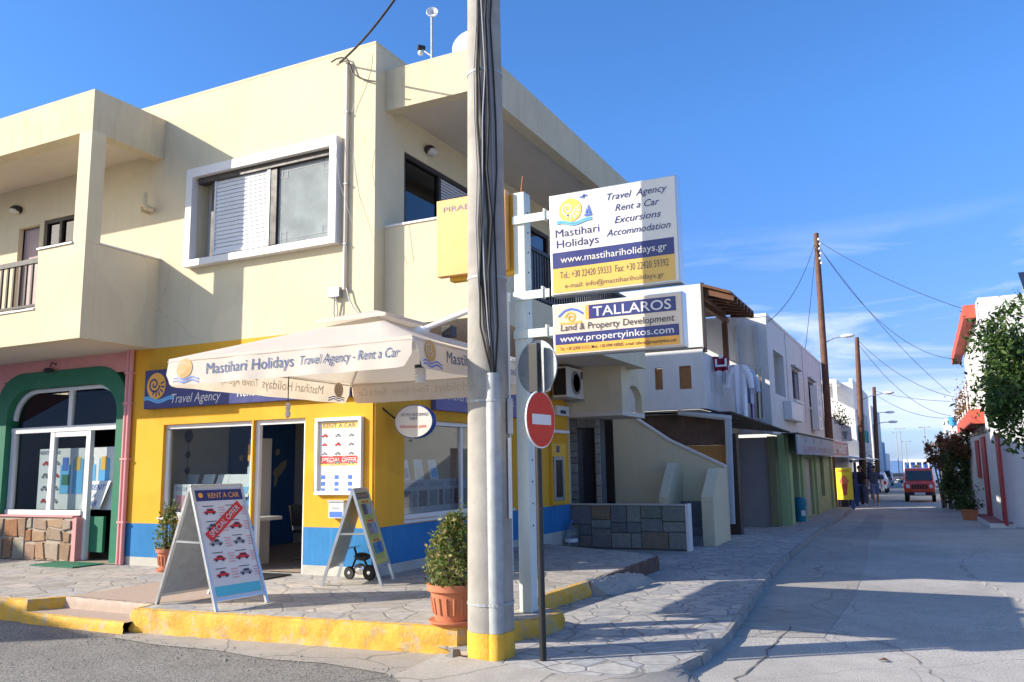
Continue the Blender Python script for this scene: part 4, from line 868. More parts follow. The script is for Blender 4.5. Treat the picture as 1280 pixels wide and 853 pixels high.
fr = Fr(fr.p(0, 0, -.04), (1, 0, 0)); iw = PW-.1
m_ = MB(); m_.fquad(fr, .09, PW-.09, PH-.15, PH-.07, .002); m_.build('title_band', M['gold'], pf)
m_ = MB(); zs = PH*.445; m_.fquad(fr, .08, PW-.08, zs-.045, zs+.06, .002); m_.build('offer_band', M['redink'], pf)
m_ = MB(); m_.fquad(fr, .08, PW-.08, zs-.075, zs-.045, .002); m_.build('offer_band', M['gold'], pf)
lettering(pf, fr, [(glyphs('RENT A CAR', .055, iw*.8, .003), PW/2, PH-.138), (glyphs('www', .012, .3), PW/2, zs-.068)], M['navy'])
lettering(pf, fr, [(glyphs('SPECIAL OFFER', .06, iw*.85, .003, .2), PW/2, zs-.022)], M['paper'])
cr_, cg, ck, cp_, ct_ = MB(), MB(), MB(), MB(), MB()
for r_ in range(4):
    for c_ in range(3):
        x0 = .15+c_*iw*.33; z0 = PH-.25-r_*.125
        carpic(cr_ if (r_*3+c_) in (0, 3, 4, 9) else cg, ck, fr, x0, z0, .055)
        for k in range(4): cp_.fquad(fr, x0+.075, x0+.15, z0-.045+k*.022, z0-.037+k*.022, .003)
for r_ in range(4):
    for c_ in range(3):
        x0 = .10+c_*iw*.33; z0 = zs-.15-r_*.09
        if r_: ct_.fquad(fr, x0, x0+.07, z0-.02, z0+.035, .003)
        for k in range(3): cp_.fquad(fr, x0+.085, x0+.20, z0-.02+k*.02, z0-.013+k*.02, .003)
cr_.build('car_picture', M['redink'], pf); cg.build('car_picture', M['greyink'], pf); ck.build('car_detail', M['ink'], pf); cp_.build('price_lines', M['pinkink'], pf); ct_.build('island_picture', M['navymid'], pf)
mb_ = thing('letter_box', 'small grey letter box under the price poster on the yellow wall', 'letter box', (-7.4, YA-.06, 1.05))
q0, q1 = at(411, 648, 'y', YA-.09), at(430, 628, 'y', YA-.09); fr = Fr((q0.x, YA-.1, q0.z), (1, 0, 0)); w_, h_ = q1.x-q0.x, q1.z-q0.z
m_ = MB(); m_.fbox(fr, 0, w_, 0, h_, -.098, 0); m_.build('box', mat('letterbox_grey', (.55, .57, .58), .45), mb_, bevel=.006)
m_ = MB(); m_.fbox(fr, -.012, w_+.012, h_, h_+.025, -.098, .015); m_.build('lid', M['galv'], mb_); m_ = MB(); m_.fquad(fr, .02, w_-.02, .015, .09, .003); m_.build('sticker', M['navymid'], mb_); m_ = MB(); m_.fquad(fr, .06, w_-.06, h_*.62, h_*.66, .003); m_.build('slot', M['ink'], mb_)
# oval information sign on its bracket
ov = thing('oval_sign', 'white oval sign reading Information Point hanging at the corner of the agency', 'sign', (-6.4, 9.75, 2.3))
q = at(517, 527, 'y', 9.75); fr = Fr((q.x, 9.75, q.z), (1, .12, 0)); 
m_ = MB(); m_.disc(fr, 0, 0, .30, .235, -.11, -.002); m_.build('rim', M['bluetrim'], ov, bevel=.008); m_ = MB(); m_.disc(fr, 0, 0, .285, .222, -.001, .006); m_.build('face', M['signwhite'], ov)
lettering(ov, fr, [(glyphs('HOTELS BOOKINGS', .042, .42, .004), .02, .075), (glyphs('VISIT', .042, None, .004), 0, .02)], M['navy'], .009)
lettering(ov, fr, [(glyphs('Information point', .052, .40, .004), .0, -.09)], M['redink'], .009, 'red_lettering')
m_ = MB(); e = fr.p(-.28, .05, -.05); m_.tube([(XB-.005, 9.55, e.z+.18), (XB+.05, 9.6, e.z+.12), (e.x-.06, e.y, e.z+.02), tuple(e)], .012, 6); m_.build('bracket', M['black'], ov, smooth=True)
# junction box, conduit and loose wires on the cream wall
q = at(436, 78, 'y', YA-.04); q2 = at(434, 362, 'y', YA-.04)
cd = thing('conduit', 'white vertical conduit pipe fixed to the cream wall beside the sliding window', 'pipe', (q2.x, YA-.04, q2.z))
m_ = MB(); m_.tube([(q.x-.02, YA-.04, q.z), (q.x-.02, YA-.04, q2.z)], .030, 10); m_.build('pipe', M['soffit'], cd, smooth=True)
m_ = MB()
for z in (4.9, 5.8, 6.9): m_.fbox(A, q.x-.055, q.x+.015, z, z+.02, 0, .075)
m_.build('clip', M['galv'], cd)
jb = thing('junction_box', 'small grey junction box with trailing wires above the parasol', 'electrical box', (-7.5, YA-.04, 4.3)); q = at(419, 366, 'y', YA-.05)
m_ = MB(); m_.fbox(FA(YA, q.x, q.z), -.10, .10, -.075, .075, .001, .09); m_.build('box', M['greymetal'], jb, bevel=.01)
m_ = MB(); m_.tube([q+Vector((0, -.02, -.07)), q+Vector((-.02, .0, -.3)), q+Vector((.03, .01, -.5)), q+Vector((.0, 0, -.75))], .012, 6); m_.tube([q+Vector((.03, -.02, -.07)), q+Vector((.05, .0, -.28)), q+Vector((.0, .01, -.45))], .01, 6); m_.tube([q+Vector((.2, .0, .05)), q+Vector((.26, .0, -.15)), q+Vector((.36, 0, -.3)), q+Vector((.5, .0, -.42))], .012, 6); m_.build('wire', M['galv'], jb, smooth=True)
def wire_px(pts, y, r=.006, m='black'):
    P = [at(a, b, 'y', y) for a, b in pts]; mb = MB(); mb.tube(P, r, 5); return mb
lw = wire_px([(416, 88), (413, 120), (418, 180), (425, 230), (447, 300), (455, 295), (450, 250), (441, 200), (445, 175)], YA-.16, .0035).build('loose_wire', M['galv'], smooth=True); tag(lw, 'thin loose pale wire looping down past the right edge of the sliding window', 'wire')
lw = wire_px([(462, 65), (460, 85), (452, 110), (443, 130), (440, 140)], YA-.03, .004).build('loose_wire', M['galv'], smooth=True); tag(lw, 'short loose wire running down from the roof corner to the conduit', 'wire')
lw = wire_px([(414, 78), (420, 74), (427, 72), (434, 74), (437, 80), (441, 92), (450, 98), (460, 101), (469, 102)], YA-.05, .012).build('loose_wire', M['black'], smooth=True); tag(lw, 'black cable end curling from the cable hook into the top of the conduit', 'wire')
q = at(425, 78, 'y', YA-.05)
def catenary(a, b, sag, n=16): return [Vector(a).lerp(Vector(b), i/n)-Vector((0, 0, sag*4*(i/n)*(1-i/n))) for i in range(n+1)]
mb = MB(); mb.tube(catenary(q, (-3.55, 6.6, 7.75), .25), .016, 6); tag(mb.build('overhead_cable', M['rubber'], smooth=True), 'thick black twisted cable rising from the cream roof corner out of the picture', 'cable')
# rooftop aerials
q = at(540, 72, 'y', 11.5); q1 = at(541, 18, 'y', 11.5)
an = thing('rooftop_aerial', 'small round white dish aerial on a thin mast on the cream roof', 'aerial', (q.x, 11.5, q.z-.3)); m_ = MB(); m_.tube([(q.x, 11.5, q.z-.4), (q.x, 11.5, q1.z)], .022, 8); m_.build('mast', M['galv'], an, smooth=True)
fr = Fr((q1.x+.02, 11.45, q1.z), (1, .5, 0), (0, .25, 1)); m_ = MB(); m_.lathe(fr.p(0, 0, 0), [(0.0, -.05), (.05, -.045), (.09, -.02), (.105, .02), (.10, .024), (0.0, -.02)], 20, fr.N); m_.build('dish', M['whiteplastic'], an, smooth=True); m_ = MB(); m_.tube([fr.p(0, 0, -.02), fr.p(0, 0, .05)], .012, 6); m_.build('feed', M['greymetal'], an)
cmr = thing('rooftop_camera', 'little camera-like receiver on a short bracket beside the aerial mast', 'aerial', (q.x-.1, 11.5, q.z)); c0 = at(527, 62, 'y', 11.5); m_ = MB(); m_.tube([(q.x, 11.5, q.z+.02), c0], .016, 6); m_.build('bracket', M['galv'], cmr); m_ = MB(); m_.tube([c0+Vector((-.05, -.05, .03)), c0+Vector((.03, .05, .03))], .05, 12); m_.build('receiver', M['black'], cmr, smooth=True); m_ = MB(); m_.ell(c0+Vector((-.02, 0, -.06)), .05, .05, .05); m_.build('reflector', M['whiteplastic'], cmr, smooth=True)
q = at(592, 60, 'y', 12.5); fr = Fr(q, (1, .3, 0), (0, .2, 1)); m_ = MB(); m_.lathe(fr.p(0, 0, 0), [(0, -.13), (.2, -.10), (.33, -.03), (.40, .025), (.385, .03), (0, -.08)], 28, fr.N)
sd = thing('satellite_dish', 'large white satellite dish on the roof behind the concrete pole', 'aerial', (q.x, 12.6, 7.4)); m_.build('dish', M['whiteplastic'], sd, smooth=True); m_ = MB(); m_.tube([(q.x, 12.6, 7.35), (q.x, 12.6, q.z)], .04, 8); m_.build('stand', M['galv'], sd)
# ================================================================== PARASOL
um = thing('parasol', 'large square cream cantilever parasol printed with Mastihari Holidays', 'parasol', (-3.86, 7.62, PZ))
ux0, ux1, uy0, uy1, uzb, uzt = -6.96, -3.95, 6.04, 9.10, 2.57, 2.85
uc = Vector(((ux0+ux1)/2, (uy0+uy1)/2, 3.0)); UZ = atd(475, 388, math.hypot(uc.x, uc.y)).z-.07; uc.z = UZ
cor = [Vector((ux0, uy0, uzt)), Vector((ux1, uy0, uzt)), Vector((ux1, uy1, uzt)), Vector((ux0, uy1, uzt))]
cv = MB(); n_ = 10
for s in range(4):
    a, b = cor[s], cor[(s+1) % 4]; g = []
    for i in range(n_+1):
        row = []
        for j in range(n_+1):
            p = a.lerp(b, j/n_).lerp(uc, i/n_*.985); e = abs(2*j/n_-1)
            p.z -= .055*(1-e**2)*math.sin(PI*min(1, i/n_+.12))*(1-i/n_*.6); row.append(p)
        g.append(row)
    o_ = len(cv.v); cv.v += [q for r in g for q in r]
    for i in range(n_):
        for j in range(n_): cv.f.append((o_+i*(n_+1)+j, o_+i*(n_+1)+j+1, o_+(i+1)*(n_+1)+j+1, o_+(i+1)*(n_+1)+j))
cvm = M['canvas']; nn_ = cvm.node_tree; b_ = [k for k in nn_.nodes if k.type == 'BSDF_PRINCIPLED'][0]; o_ = [k for k in nn_.nodes if k.type == 'OUTPUT_MATERIAL'][0]
tr = nn_.nodes.new('ShaderNodeBsdfTranslucent'); tr.inputs[0].default_value = (.80, .70, .55, 1); xs_ = nn_.nodes.new('ShaderNodeMixShader'); xs_.inputs[0].default_value = .36
nn_.links.new(b_.outputs[0], xs_.inputs[1]); nn_.links.new(tr.outputs[0], xs_.inputs[2]); nn_.links.new(xs_.outputs[0], o_.inputs[0])
cv.build('canopy', M['canvas'], um, smooth=True)
vl = MB(); vfr = []
for s in range(4):
    a, b = cor[s], cor[(s+1) % 4]; Lh = (b-a).length; t = (b-a).normalized(); nn = t.cross(Vector((0, 0, 1))); NS = 44
    o_ = len(vl.v)
    for i in range(NS+1):
        u = i/NS; e = min(u, 1-u)*Lh; rb = .0 if e > .12 else .12-math.sqrt(max(0, .12**2-(.12-e)**2))
        for k in range(4):
            z = uzt - .055*0 - (uzt-uzb-rb)*k/3; wob = (.016*math.sin(u*23+s)+.012*math.sin(u*41+2*s))*k/3+.02*k/3
            vl.v.append(a+t*(Lh*(.004+.992*u))+nn*(wob)+Vector((0, 0, z-a.z)))
    for i in range(NS):
        for k in range(3): vl.f.append((o_+i*4+k, o_+(i+1)*4+k, o_+(i+1)*4+k+1, o_+i*4+k+1))
    vfr.append((Fr(a+Vector((0, 0, uzb-uzt)), t), Lh, s))
vlo = vl.build('valance', M['canvas'], um, smooth=True)
def wobtext(vf, fr, s, ox, oy, d):      # lettering that follows the cloth's waves
    mb = MB(); vs, fs = vf; P = []
    Lh = vfr[s][1]
    for x, y in vs:
        X, Y = ox+x, oy+y; u = X/Lh; k3 = 1-Y/(uzt-uzb); wob = (.016*math.sin(u*23+s)+.012*math.sin(u*41+2*s))*k3+.02*k3
        P.append(fr.p(X, Y, wob+d))
    mb.add(P, fs); return mb
for fr, Lh, s in vfr:
    front = s in (0, 1); dd = .007 if front else -.007
    mbs = MB(); mg = MB(); mw = MB()
    for g_, x, y in ((glyphs('Mastihari Holidays', .115, 1.12, .0, 0, 'LEFT'), .56, .095), (glyphs('Travel Agency - Rent a Car', .092, 1.12, 0, .2, 'LEFT'), 1.76, .10)):
        q = wobtext(g_, fr, s, x, y, dd); mbs.add(q.v, q.f)
    mbs.build('printed_lettering', M['canvasink'] if front else mat('canvas_print_showing_through', (.59, .51, .42), .9), vlo)
    sg = [(.26+.10*math.cos(2*PI*k/20), .17+.10*math.sin(2*PI*k/20)) for k in range(20)]; q = wobtext((sg, [tuple(range(20))]), fr, s, 0, 0, dd); mg.add(q.v, q.f); sq = []
    for k in range(25): th = 2.2+k*.42; r_ = .012+.0024*k; sq += [(.245+(r_-.006)*math.cos(th), .185+(r_-.006)*math.sin(th)), (.245+(r_+.006)*math.cos(th), .185+(r_+.006)*math.sin(th))]
    q = wobtext((sq, [(2*k, 2*k+1, 2*k+3, 2*k+2) for k in range(24)]), fr, s, 0, 0, dd+(.0015 if front else -.0015)); msp = MB(); msp.add(q.v, q.f); msp.build('printed_spiral', M['canvas'], vlo)
    mg.build('printed_sun', M['canvasgold'] if front else mat('canvas_sun_showing_through', (.50, .38, .26), .9), vlo)
    for row in (0, .03):
        ws_ = [(.12+.34*k/10, .06-row+.014*math.sin(k*1.1)) for k in range(11)]+[(.12+.34*k/10, .075-row+.014*math.sin(k*1.1)) for k in range(10, -1, -1)]
        q = wobtext((ws_, [(k, k+1, 20-k, 21-k) for k in range(10)]), fr, s, 0, 0, dd+(.001 if front else -.001)); mw.add(q.v, q.f)
    mw.build('printed_wave', M['navymid'], vlo)
# vented cap
vc = MB(); hv = .46; zc = UZ+.03
cc = [uc+Vector((sx*hv, sy*hv, zc-.10-uc.z)) for sx, sy in ((-1, -1), (1, -1), (1, 1), (-1, 1))]; ap = uc+Vector((0, 0, .07))
for s in range(4):
    a, b = cc[s], cc[(s+1) % 4]; vc.poly(a, b, ap); vc.poly(a, b, b+Vector((0, 0, -.035)), a+Vector((0, 0, -.035)))
vc.build('vent_cap', M['canvas'], um)
rbm = MB()
for c_ in cor:
    m_ = MB(); m_.tube([c_+Vector((0, 0, -.04)), uc+Vector((0, 0, -.07))], .016, 6); m_.build('rib', M['white'], um, smooth=True)
for s in range(4):
    m_ = MB(); e = (cor[s]+cor[(s+1) % 4])/2; m_.tube([cor[s]+Vector((0, 0, -.03)), cor[(s+1) % 4]+Vector((0, 0, -.03))], .008, 5); m_.build('edge_cord', M['canvas'], um)
m_ = MB(); m_.tube([uc+Vector((0, 0, .02)), uc+Vector((0, 0, -.25))], .04, 10); m_.build('hub', M['white'], um, smooth=True)
mx_, my_ = -3.86, 7.62
m_ = MB(); m_.tube([(mx_, my_, .62), (mx_, my_, UZ)], .063, 16); m_.build('mast', M['white'], um, smooth=True)
m_ = MB(); m_.tube([(mx_, my_, PZ), (mx_, my_, .62)], .035, 10); m_.box(mx_+.03, mx_+.06, my_-.03, my_+.0, PZ, .62); m_.build('mast_foot', mat('bare_cream_metal', (.62, .55, .38), .5), um, smooth=True)
m_ = MB(); m_.tube([(mx_, my_, UZ), (mx_, my_, UZ+.10)], .075, 16); m_.build('mast_head', M['whiteplastic'], um, smooth=True)
m_ = MB(); m_.tube([(mx_, my_, 3.46), (-4.3, 7.57, 3.33), (-4.82, 7.5, 3.17)], .032, 10); m_.ell((-4.8, 7.5, 3.16), .10, .07, .06); m_.build('arm', M['white'], um, smooth=True)
m_ = MB(); m_.box(-4.62, -4.5, 7.62, 7.75, 3.10, 3.22); m_.build('hinge', M['black'], um, bevel=.01)
# things hanging under the parasol
bp = thing('hanging_bulb', 'bare bulb in a pale holder hanging under the left side of the parasol', 'bulb', at(360, 522, 'y', 7.3)); q = at(360, 508, 'y', 7.3)
m_ = MB(); m_.lathe(q, [(.0, -.14), (.028, -.12), (.034, -.08), (.022, -.05), (.03, -.03), (.03, .02), (.012, .04)], 12); m_.build('bulb', M['lampglass'], bp, smooth=True); m_ = MB(); m_.tube([q+Vector((0, 0, .03)), q+Vector((0, 0, .40))], .006, 5); m_.build('cord', M['black'], bp)
q = at(525.5, 459, 'y', 6.3); hl = thing('hanging_lantern', 'ribbed grey lantern hanging under the near corner of the parasol', 'lantern', q+Vector((0, 0, -.2)))
m_ = MB(); m_.lathe(q, [(.052 if k % 2 else .044, -.145+.012*k) for k in range(12)], 16); m_.build('shade', M['lampglass'], hl, smooth=False); m_ = MB(); m_.lathe(q, [(.054, -.012), (.054, .018)], 16); m_.build('cap', M['black'], hl); m_ = MB(); m_.tube([q+Vector((0, 0, .015)), q+Vector((0, 0, .26))], .005, 5); m_.build('cord', M['black'], hl)

# ================================================================== CONCRETE UTILITY POLE
up_ = thing('utility_pole', 'stout concrete utility pole with black cables and a yellow painted foot', 'pole', (-3.52, 6.60, 0))
cx, cy = -3.52, 6.62
def polesec(mb, z0, z1, n=24, k=8, grow=0.0):
    pr_ = []
    for i in range(k+1):
        z = z0+(z1-z0)*i/k; pr_.append(((.205-.0075*z)+grow, z))
    mb.lathe((cx, cy, 0), pr_, n); return mb
polesec(MB(), .302, 9.6).build('shaft', M['concrete'], up_, smooth=True)
polesec(MB(), -.05, .30, grow=.004).build('painted_foot', M['polyellow'], up_, smooth=True)
# vertical galvanised conduit on the near face
vd = (Vector((0, 0, 0))-Vector((cx, cy, 0))).normalized(); sd_ = Vector((-vd.y, vd.x, 0))
cq = Vector((cx, cy, 0))+vd*.165+sd_*.045
m_ = MB(); m_.tube([cq+Vector((0, 0, .302)), cq+Vector((-.0, 0, 2.52))], .072, 14); m_.build('conduit', M['galv'], up_, smooth=True)
m_ = MB(); m_.tube([cq+Vector((0, 0, .01)), cq+Vector((0, 0, .30))], .076, 14); m_.build('conduit_foot', M['polyellow'], up_, smooth=True)
for z in (.52, 2.27, 3.40, 5.40):
    m_ = MB(); r = .205-.0075*z+.006; m_.lathe((cx, cy, z), [(r, 0), (r, .022), (r-.008, .022), (r-.008, 0)], 24)
    if z < 2.5: m_.lathe((cq.x, cq.y, z), [(.078, 0), (.078, .022), (.070, .022), (.070, 0)], 14)
    m_.build('strap', M['galv'], up_)
rnd = random.Random(11)
for i in range(8):
    off = -.080+.024*i; P = []
    for k in range(15):
        z = 2.45+(9.3-2.45)*k/14; r = .205-.0075*z+.012+.012*(i % 2)
        a = off/.19+rnd.uniform(-.13, .13)*(1 if 0 < k < 14 else 0)
        if k == 0: a = .22+off*.6; r = .215
        a -= .12*k/14
        dv = vd*math.cos(a)+sd_*math.sin(a); P.append(Vector((cx, cy, z))+dv*(r+rnd.uniform(0, .012)))
    m_ = MB(); m_.tube(P, [.008, .010, .013][i % 3], 6); m_.build('cable', M['rubber'] if i % 3 else M['greyink'], up_, smooth=True)
m_ = MB(); e = Vector((cx, cy, 0))+(sd_*.9+vd*.35).normalized()*.20
m_.hexa(*[e+Vector((0, 0, 0))+sd_*a+vd*b+Vector((0, 0, z)) for z in (1.25, 1.95) for a, b in ((-.02, -.09), (.012, -.09), (.012, .06), (-.02, .06))]); m_.build('paper_notice', M['paper'], up_)
m_ = MB(); m_.hexa(*[e+sd_*a+vd*b+Vector((0, 0, z)) for z in (1.98, 2.3) for a, b in ((-.02, -.05), (.03, -.05), (.03, .06), (-.02, .06))]); m_.build('bracket_box', M['galv'], up_, bevel=.006)

# ================================================================== SIGN POST AND ITS SIGNS
sp_ = thing('sign_post', 'pale green grey steel channel post carrying the travel agency signs', 'post', (-3.74, 7.78, PZ))
m_ = MB(); m_.box(-3.79, -3.655, 7.74, 7.90, PZ, 4.62); m_.build('post', M['beampale'], sp_, bevel=.012)
m_ = MB()
for z in [1.1+.22*k for k in range(16)]: m_.ell((-3.654, 7.82, z), .006, .011, .011, 8, 6)
m_.build('bolt_hole', M['black'], sp_)
for z, lx_ in ((4.26, .34), (3.43, .30), (3.02, .34)):
    m_ = MB(); m_.box(-3.792, -3.655+lx_-.02, 7.715, 7.738, z, z+.09); m_.box(-3.42+(lx_-.34), -3.40+(lx_-.34), 7.70, 7.78, z-.005, z+.12); m_.build('bracket', M['beampale'], sp_, bevel=.004)
m_ = MB(); m_.tube([(-3.73, 7.82, 4.6), (-3.70, 7.82, 4.82)], .012, 6); m_.build('rod', mat('rusty_steel', (.30, .13, .06), .8, var=.3, scale=20), sp_)
SY = 7.68
def lightbox(t, x0, x1, z0, z1, d, face):
    fr = Fr((x0, SY, z0), (1, 0, 0)); W, Hh = x1-x0, z1-z0
    m_ = MB(); m_.fbox(fr, 0, W, 0, Hh, -d, -.012); m_.build('casing', M['alu'], t, bevel=.014)
    m_ = MB(); m_.fbox(fr, .014, W-.014, .014, Hh-.014, -.0119, 0); m_.build('face', face, t, bevel=.004)
    return fr, W, Hh
bsn = thing('sign_board', 'large white travel agency light box with a golden sun and blue and yellow bands', 'sign', (-2.66, SY, 3.43))
fr, W, Hh = lightbox(bsn, -3.34, -1.98, 3.42, 4.50, .16, M['signwhite'])
m_ = MB(); m_.fquad(fr, .03, W-.05, .285, .452, .003); m_.build('blue_band', M['navy'], bsn)
m_ = MB(); m_.fquad(fr, .03, W-.05, .03, .284, .003); m_.build('yellow_band', M['signyellow'], bsn)
sunlogo(bsn, fr, .24, .885, .125, M['gold'], M['signwhite'], M['skyink'], .003, M['navymid'])
lettering(bsn, fr, [(glyphs('Mastihari', .085, .48), .31, .615), (glyphs('Holidays', .085, .46), .31, .50)] +
          [(glyphs(t_, .072, w_, .003, .3), .955, z_) for t_, w_, z_ in (('Travel  Agency', .62, .925), ('Rent a Car', .46, .80), ('Excursions', .48, .675), ('Accommodation', .66, .55))], M['navy'])
lettering(bsn, fr, [(glyphs('www.mastihariholidays.gr', .072, 1.12, .005), W/2, .338)], M['signwhite'], .006, 'web_address')
lettering(bsn, fr, [(glyphs('Tel.: +30 22420 59333  Fax: +30 22420 59392', .075, 1.14), W/2, .175), (glyphs('e-mail: info@mastihariholidays.gr', .052, 1.04), W/2, .07)], mat('olive_ink', (.13, .11, .10), .5), .006, 'contact_lines')
b2 = thing('sign_board', 'smaller light box reading TALLAROS Land and Property Development below the travel sign', 'sign', (-2.66, SY, 2.8))
fr, W, Hh = lightbox(b2, -3.33, -1.97, 2.795, 3.335, .15, M['signcream'])
m_ = MB(); m_.fquad(fr, .40, W-.07, .355, .495, .003); m_.build('name_band', M['navy'], b2); m_ = MB(); m_.fquad(fr, .03, W-.05, .115, .225, .003); m_.build('web_band', M['navy'], b2)
m_ = MB(); m_.fquad(fr, .03, W-.05, .03, .114, .003); m_.fquad(fr, .365, .399, .355, .495, .003); m_.build('orange_band', M['orange'], b2)
lettering(b2, fr, [(glyphs('TALLAROS', .10,   .80, .008), .845, .377), (glyphs('www.propertyinkos.com', .068, 1.18, .006), W/2-.01, .142)], M['signwhite'])
lettering(b2, fr, [(glyphs('Land & Property Development', .07, 1.18, 0, .1), W/2, .255), (glyphs('Tel.: +30 22420 51312, Mob.: +30 6944 438585, e-mail: tallaros@propertyinkos.com', .035, 1.2, .004), W/2, .055)], M['ink'], .006, 'small_lettering')
m_ = MB(); stroke(m_, fr, [(.07, .405), (.14, .46), (.21, .475), (.28, .455), (.34, .415)], .022); m_.build('roof_emblem', M['navymid'], b2)
m_ = MB(); spiral(m_, fr, .205, .385, .06, .02, 1.5); stroke(m_, fr, [(.09, .335), (.2, .325), (.32, .335)], .02); m_.build('spiral_emblem', M['orange'], b2)
pir = thing('sign_box', 'pale orange bank light box mostly hidden behind the concrete pole', 'sign', (-4.26, 7.7, 3.78))
fr = Fr((-4.70, 7.66, 3.78), (1, 0, 0)); m_ = MB(); m_.fbox(fr, 0, .86, 0, .87, -.10, 0); m_.build('face', M['pirlight'], pir, bevel=.006)
m_ = MB(); m_.fbox(fr, .10, .96, -.04, .84, -.22, -.11); m_.build('casing', M['amber'], pir, bevel=.006)
for z in (.16, .62): m_ = MB(); m_.tube([fr.p(.95, z, -.16), fr.p(1.0, z, -.16)], .022, 8); m_.tube([fr.p(.8, z, -.16), (-3.8, 7.82, 3.78+z)], .02, 8); m_.build('stay', M['amber'], pir, smooth=True)
lettering(pir, fr, [(glyphs('PIRAEUS', .062, .48), .33, .725), (glyphs('BANK', .062, .3), .6, .6)], mat('sign_slate', (.16, .17, .26), .5))
# no entry sign and the back of another disc on a leaning black pole
ne = thing('no_entry_sign', 'red no entry disc below the grey back of another round sign on a black pole', 'traffic sign', (-3.02, 6.62, .085))
p0 = at(679, 826, 'z', .085); p1 = at(669.5, 430, 'y', p0.y+.02); ax_ = (p1-p0).normalized()
m_ = MB(); m_.tube([p0, p0+ax_*1.4, p1], .030, 10); m_.build('pole', M['black'], ne, smooth=True)
m_ = MB(); m_.hexa(*[p1+Vector((a, b, c)) for c in (-.44, .0) for a, b in ((-.05, -.05), (.04, -.06), (.05, .0), (-.04, .01))]); m_.build('mounting_rail', M['black'], ne, bevel=.006)
q = at(671, 525, 'y', 6.64); fr = Fr(q+Vector((.05, -.02, 0)), (.10, 1, 0)); 
m_ = MB(); m_.disc(fr, 0, 0, .25, .25, -.014, -.001, 40); m_.build('disc_rim', M['whiteplastic'], ne); m_ = MB(); m_.disc(fr, 0, 0, .238, .238, 0, .004, 40); m_.build('red_face', M['red'], ne)
m_ = MB(); m_.fquad(fr, -.165, .165, -.045, .045, .008); m_.build('white_bar', M['signwhite'], ne)
q = at(671, 459, 'y', 6.73); fr = Fr(q, (1, -.36, 0))
m_ = MB(); m_.disc(fr, 0, 0, .245, .245, -.012, .002, 40); m_.build('disc_back', M['galv'], ne, bevel=.003)

# ================================================================== A-FRAME BOARDS
def aboard(label, foot, leg, w_, h_, sp, front, rows, rz):
    """foot: middle of the board's base; the printed face looks along rotated +x"""
    t = thing('a_frame_board', label, 'sandwich board', (*foot, PZ)); ca, sa = math.cos(rz), math.sin(rz)
    R_ = lambda x, y, z: Vector((foot[0]+x*ca-y*sa, foot[1]+x*sa+y*ca, PZ+z))
    for s in (1, -1):
        O = R_(s*sp/2, -w_/2*s, 0); Rv = R_(s*sp/2, w_/2*s, 0)-O; Uv = R_(0, 0, h_)-R_(s*sp/2, 0, 0); fr = Fr(O, Rv, Uv); Ls = Uv.length
        m_ = MB()
        m_.fbox(fr, 0, .035, .03 if s < 0 else .0, Ls, -.022, .012); m_.fbox(fr, w_-.035, w_, 0, Ls, -.022, .012); m_.fbox(fr, .035, w_-.035, Ls-.05, Ls, -.022, .012); m_.fbox(fr, .035, w_-.035, leg, leg+.035, -.022, .012)
        fo_ = m_.build('frame', M['alu'], t, bevel=.005)
        m_ = MB(); m_.fbox(fr, .035, w_-.035, leg+.035, Ls-.05, -.018, 0); pn = m_.build('panel', M[front] if s > 0 else M['galv'], t)
        if s > 0: rows(t, pn, Fr(fr.p(.035, leg+.035, .001), Rv, Uv), w_-.07, Ls-.085-leg)
    m_ = MB(); m_.tube([R_(-sp*.23, -w_/2+.02, h_*.53), R_(sp*.23, -w_/2+.02, h_*.53)], .014, 6); m_.build('spreader', M['alu'], t)
    return t
def rentrows(t, pn, fr, W, Hh):
    m_ = MB(); m_.fquad(fr, 0, W, Hh*.885, Hh*.99, .002); m_.build('title_band', M['navy'], pn); m_ = MB(); m_.fquad(fr, .02, W-.02, .015, Hh*.10, .002); m_.build('footer_band', M['cyanink'], pn)
    lettering(pn, fr, [(glyphs('RENT A CAR', .062, W*.66, .004), W*.60, Hh*.91)], M['orange'], .004)
    m_ = MB(); m_.disc(fr, W*.12, Hh*.94, .03, .03, .004); m_.build('sun_emblem', M['orange'], pn)
    r, g, k_, p_, h_ = MB(), MB(), MB(), MB(), MB()
    for j in range(5):
        for i in range(2):
            x, y = W*(.24+.48*i), Hh*(.78-.145*j); carpic(r if (j, i) in ((0, 0), (3, 0), (3, 1), (4, 0), (1, 1)) else g, k_, fr, x, y, .085)
            for q in range(4): p_.fquad(fr, x+.115, x+.205, y-.05+.03*q, y-.04+.03*q, .003)
            h_.fquad(fr, x-.08, x+.06, y+.062, y+.07, .003)
    r.build('car_picture', M['redink'], pn); g.build('car_picture', M['greyink'], pn); k_.build('car_detail', M['ink'], pn); p_.build('price_lines', M['pinkink'], pn); h_.build('caption_lines', M['ink'], pn)
    b = Fr(fr.p(W*.16, Hh*.50, .006), fr.R*math.cos(.62)+fr.U*math.sin(.62), fr.U*math.cos(.62)-fr.R*math.sin(.62)); m_ = MB(); m_.fquad(b, 0, .62, 0, .115, 0); m_.build('offer_flash', M['redink'], pn)
    lettering(pn, b, [(glyphs('SPECIAL OFFER', .065, .54, .004), .31, .03)], M['paper'], .003)
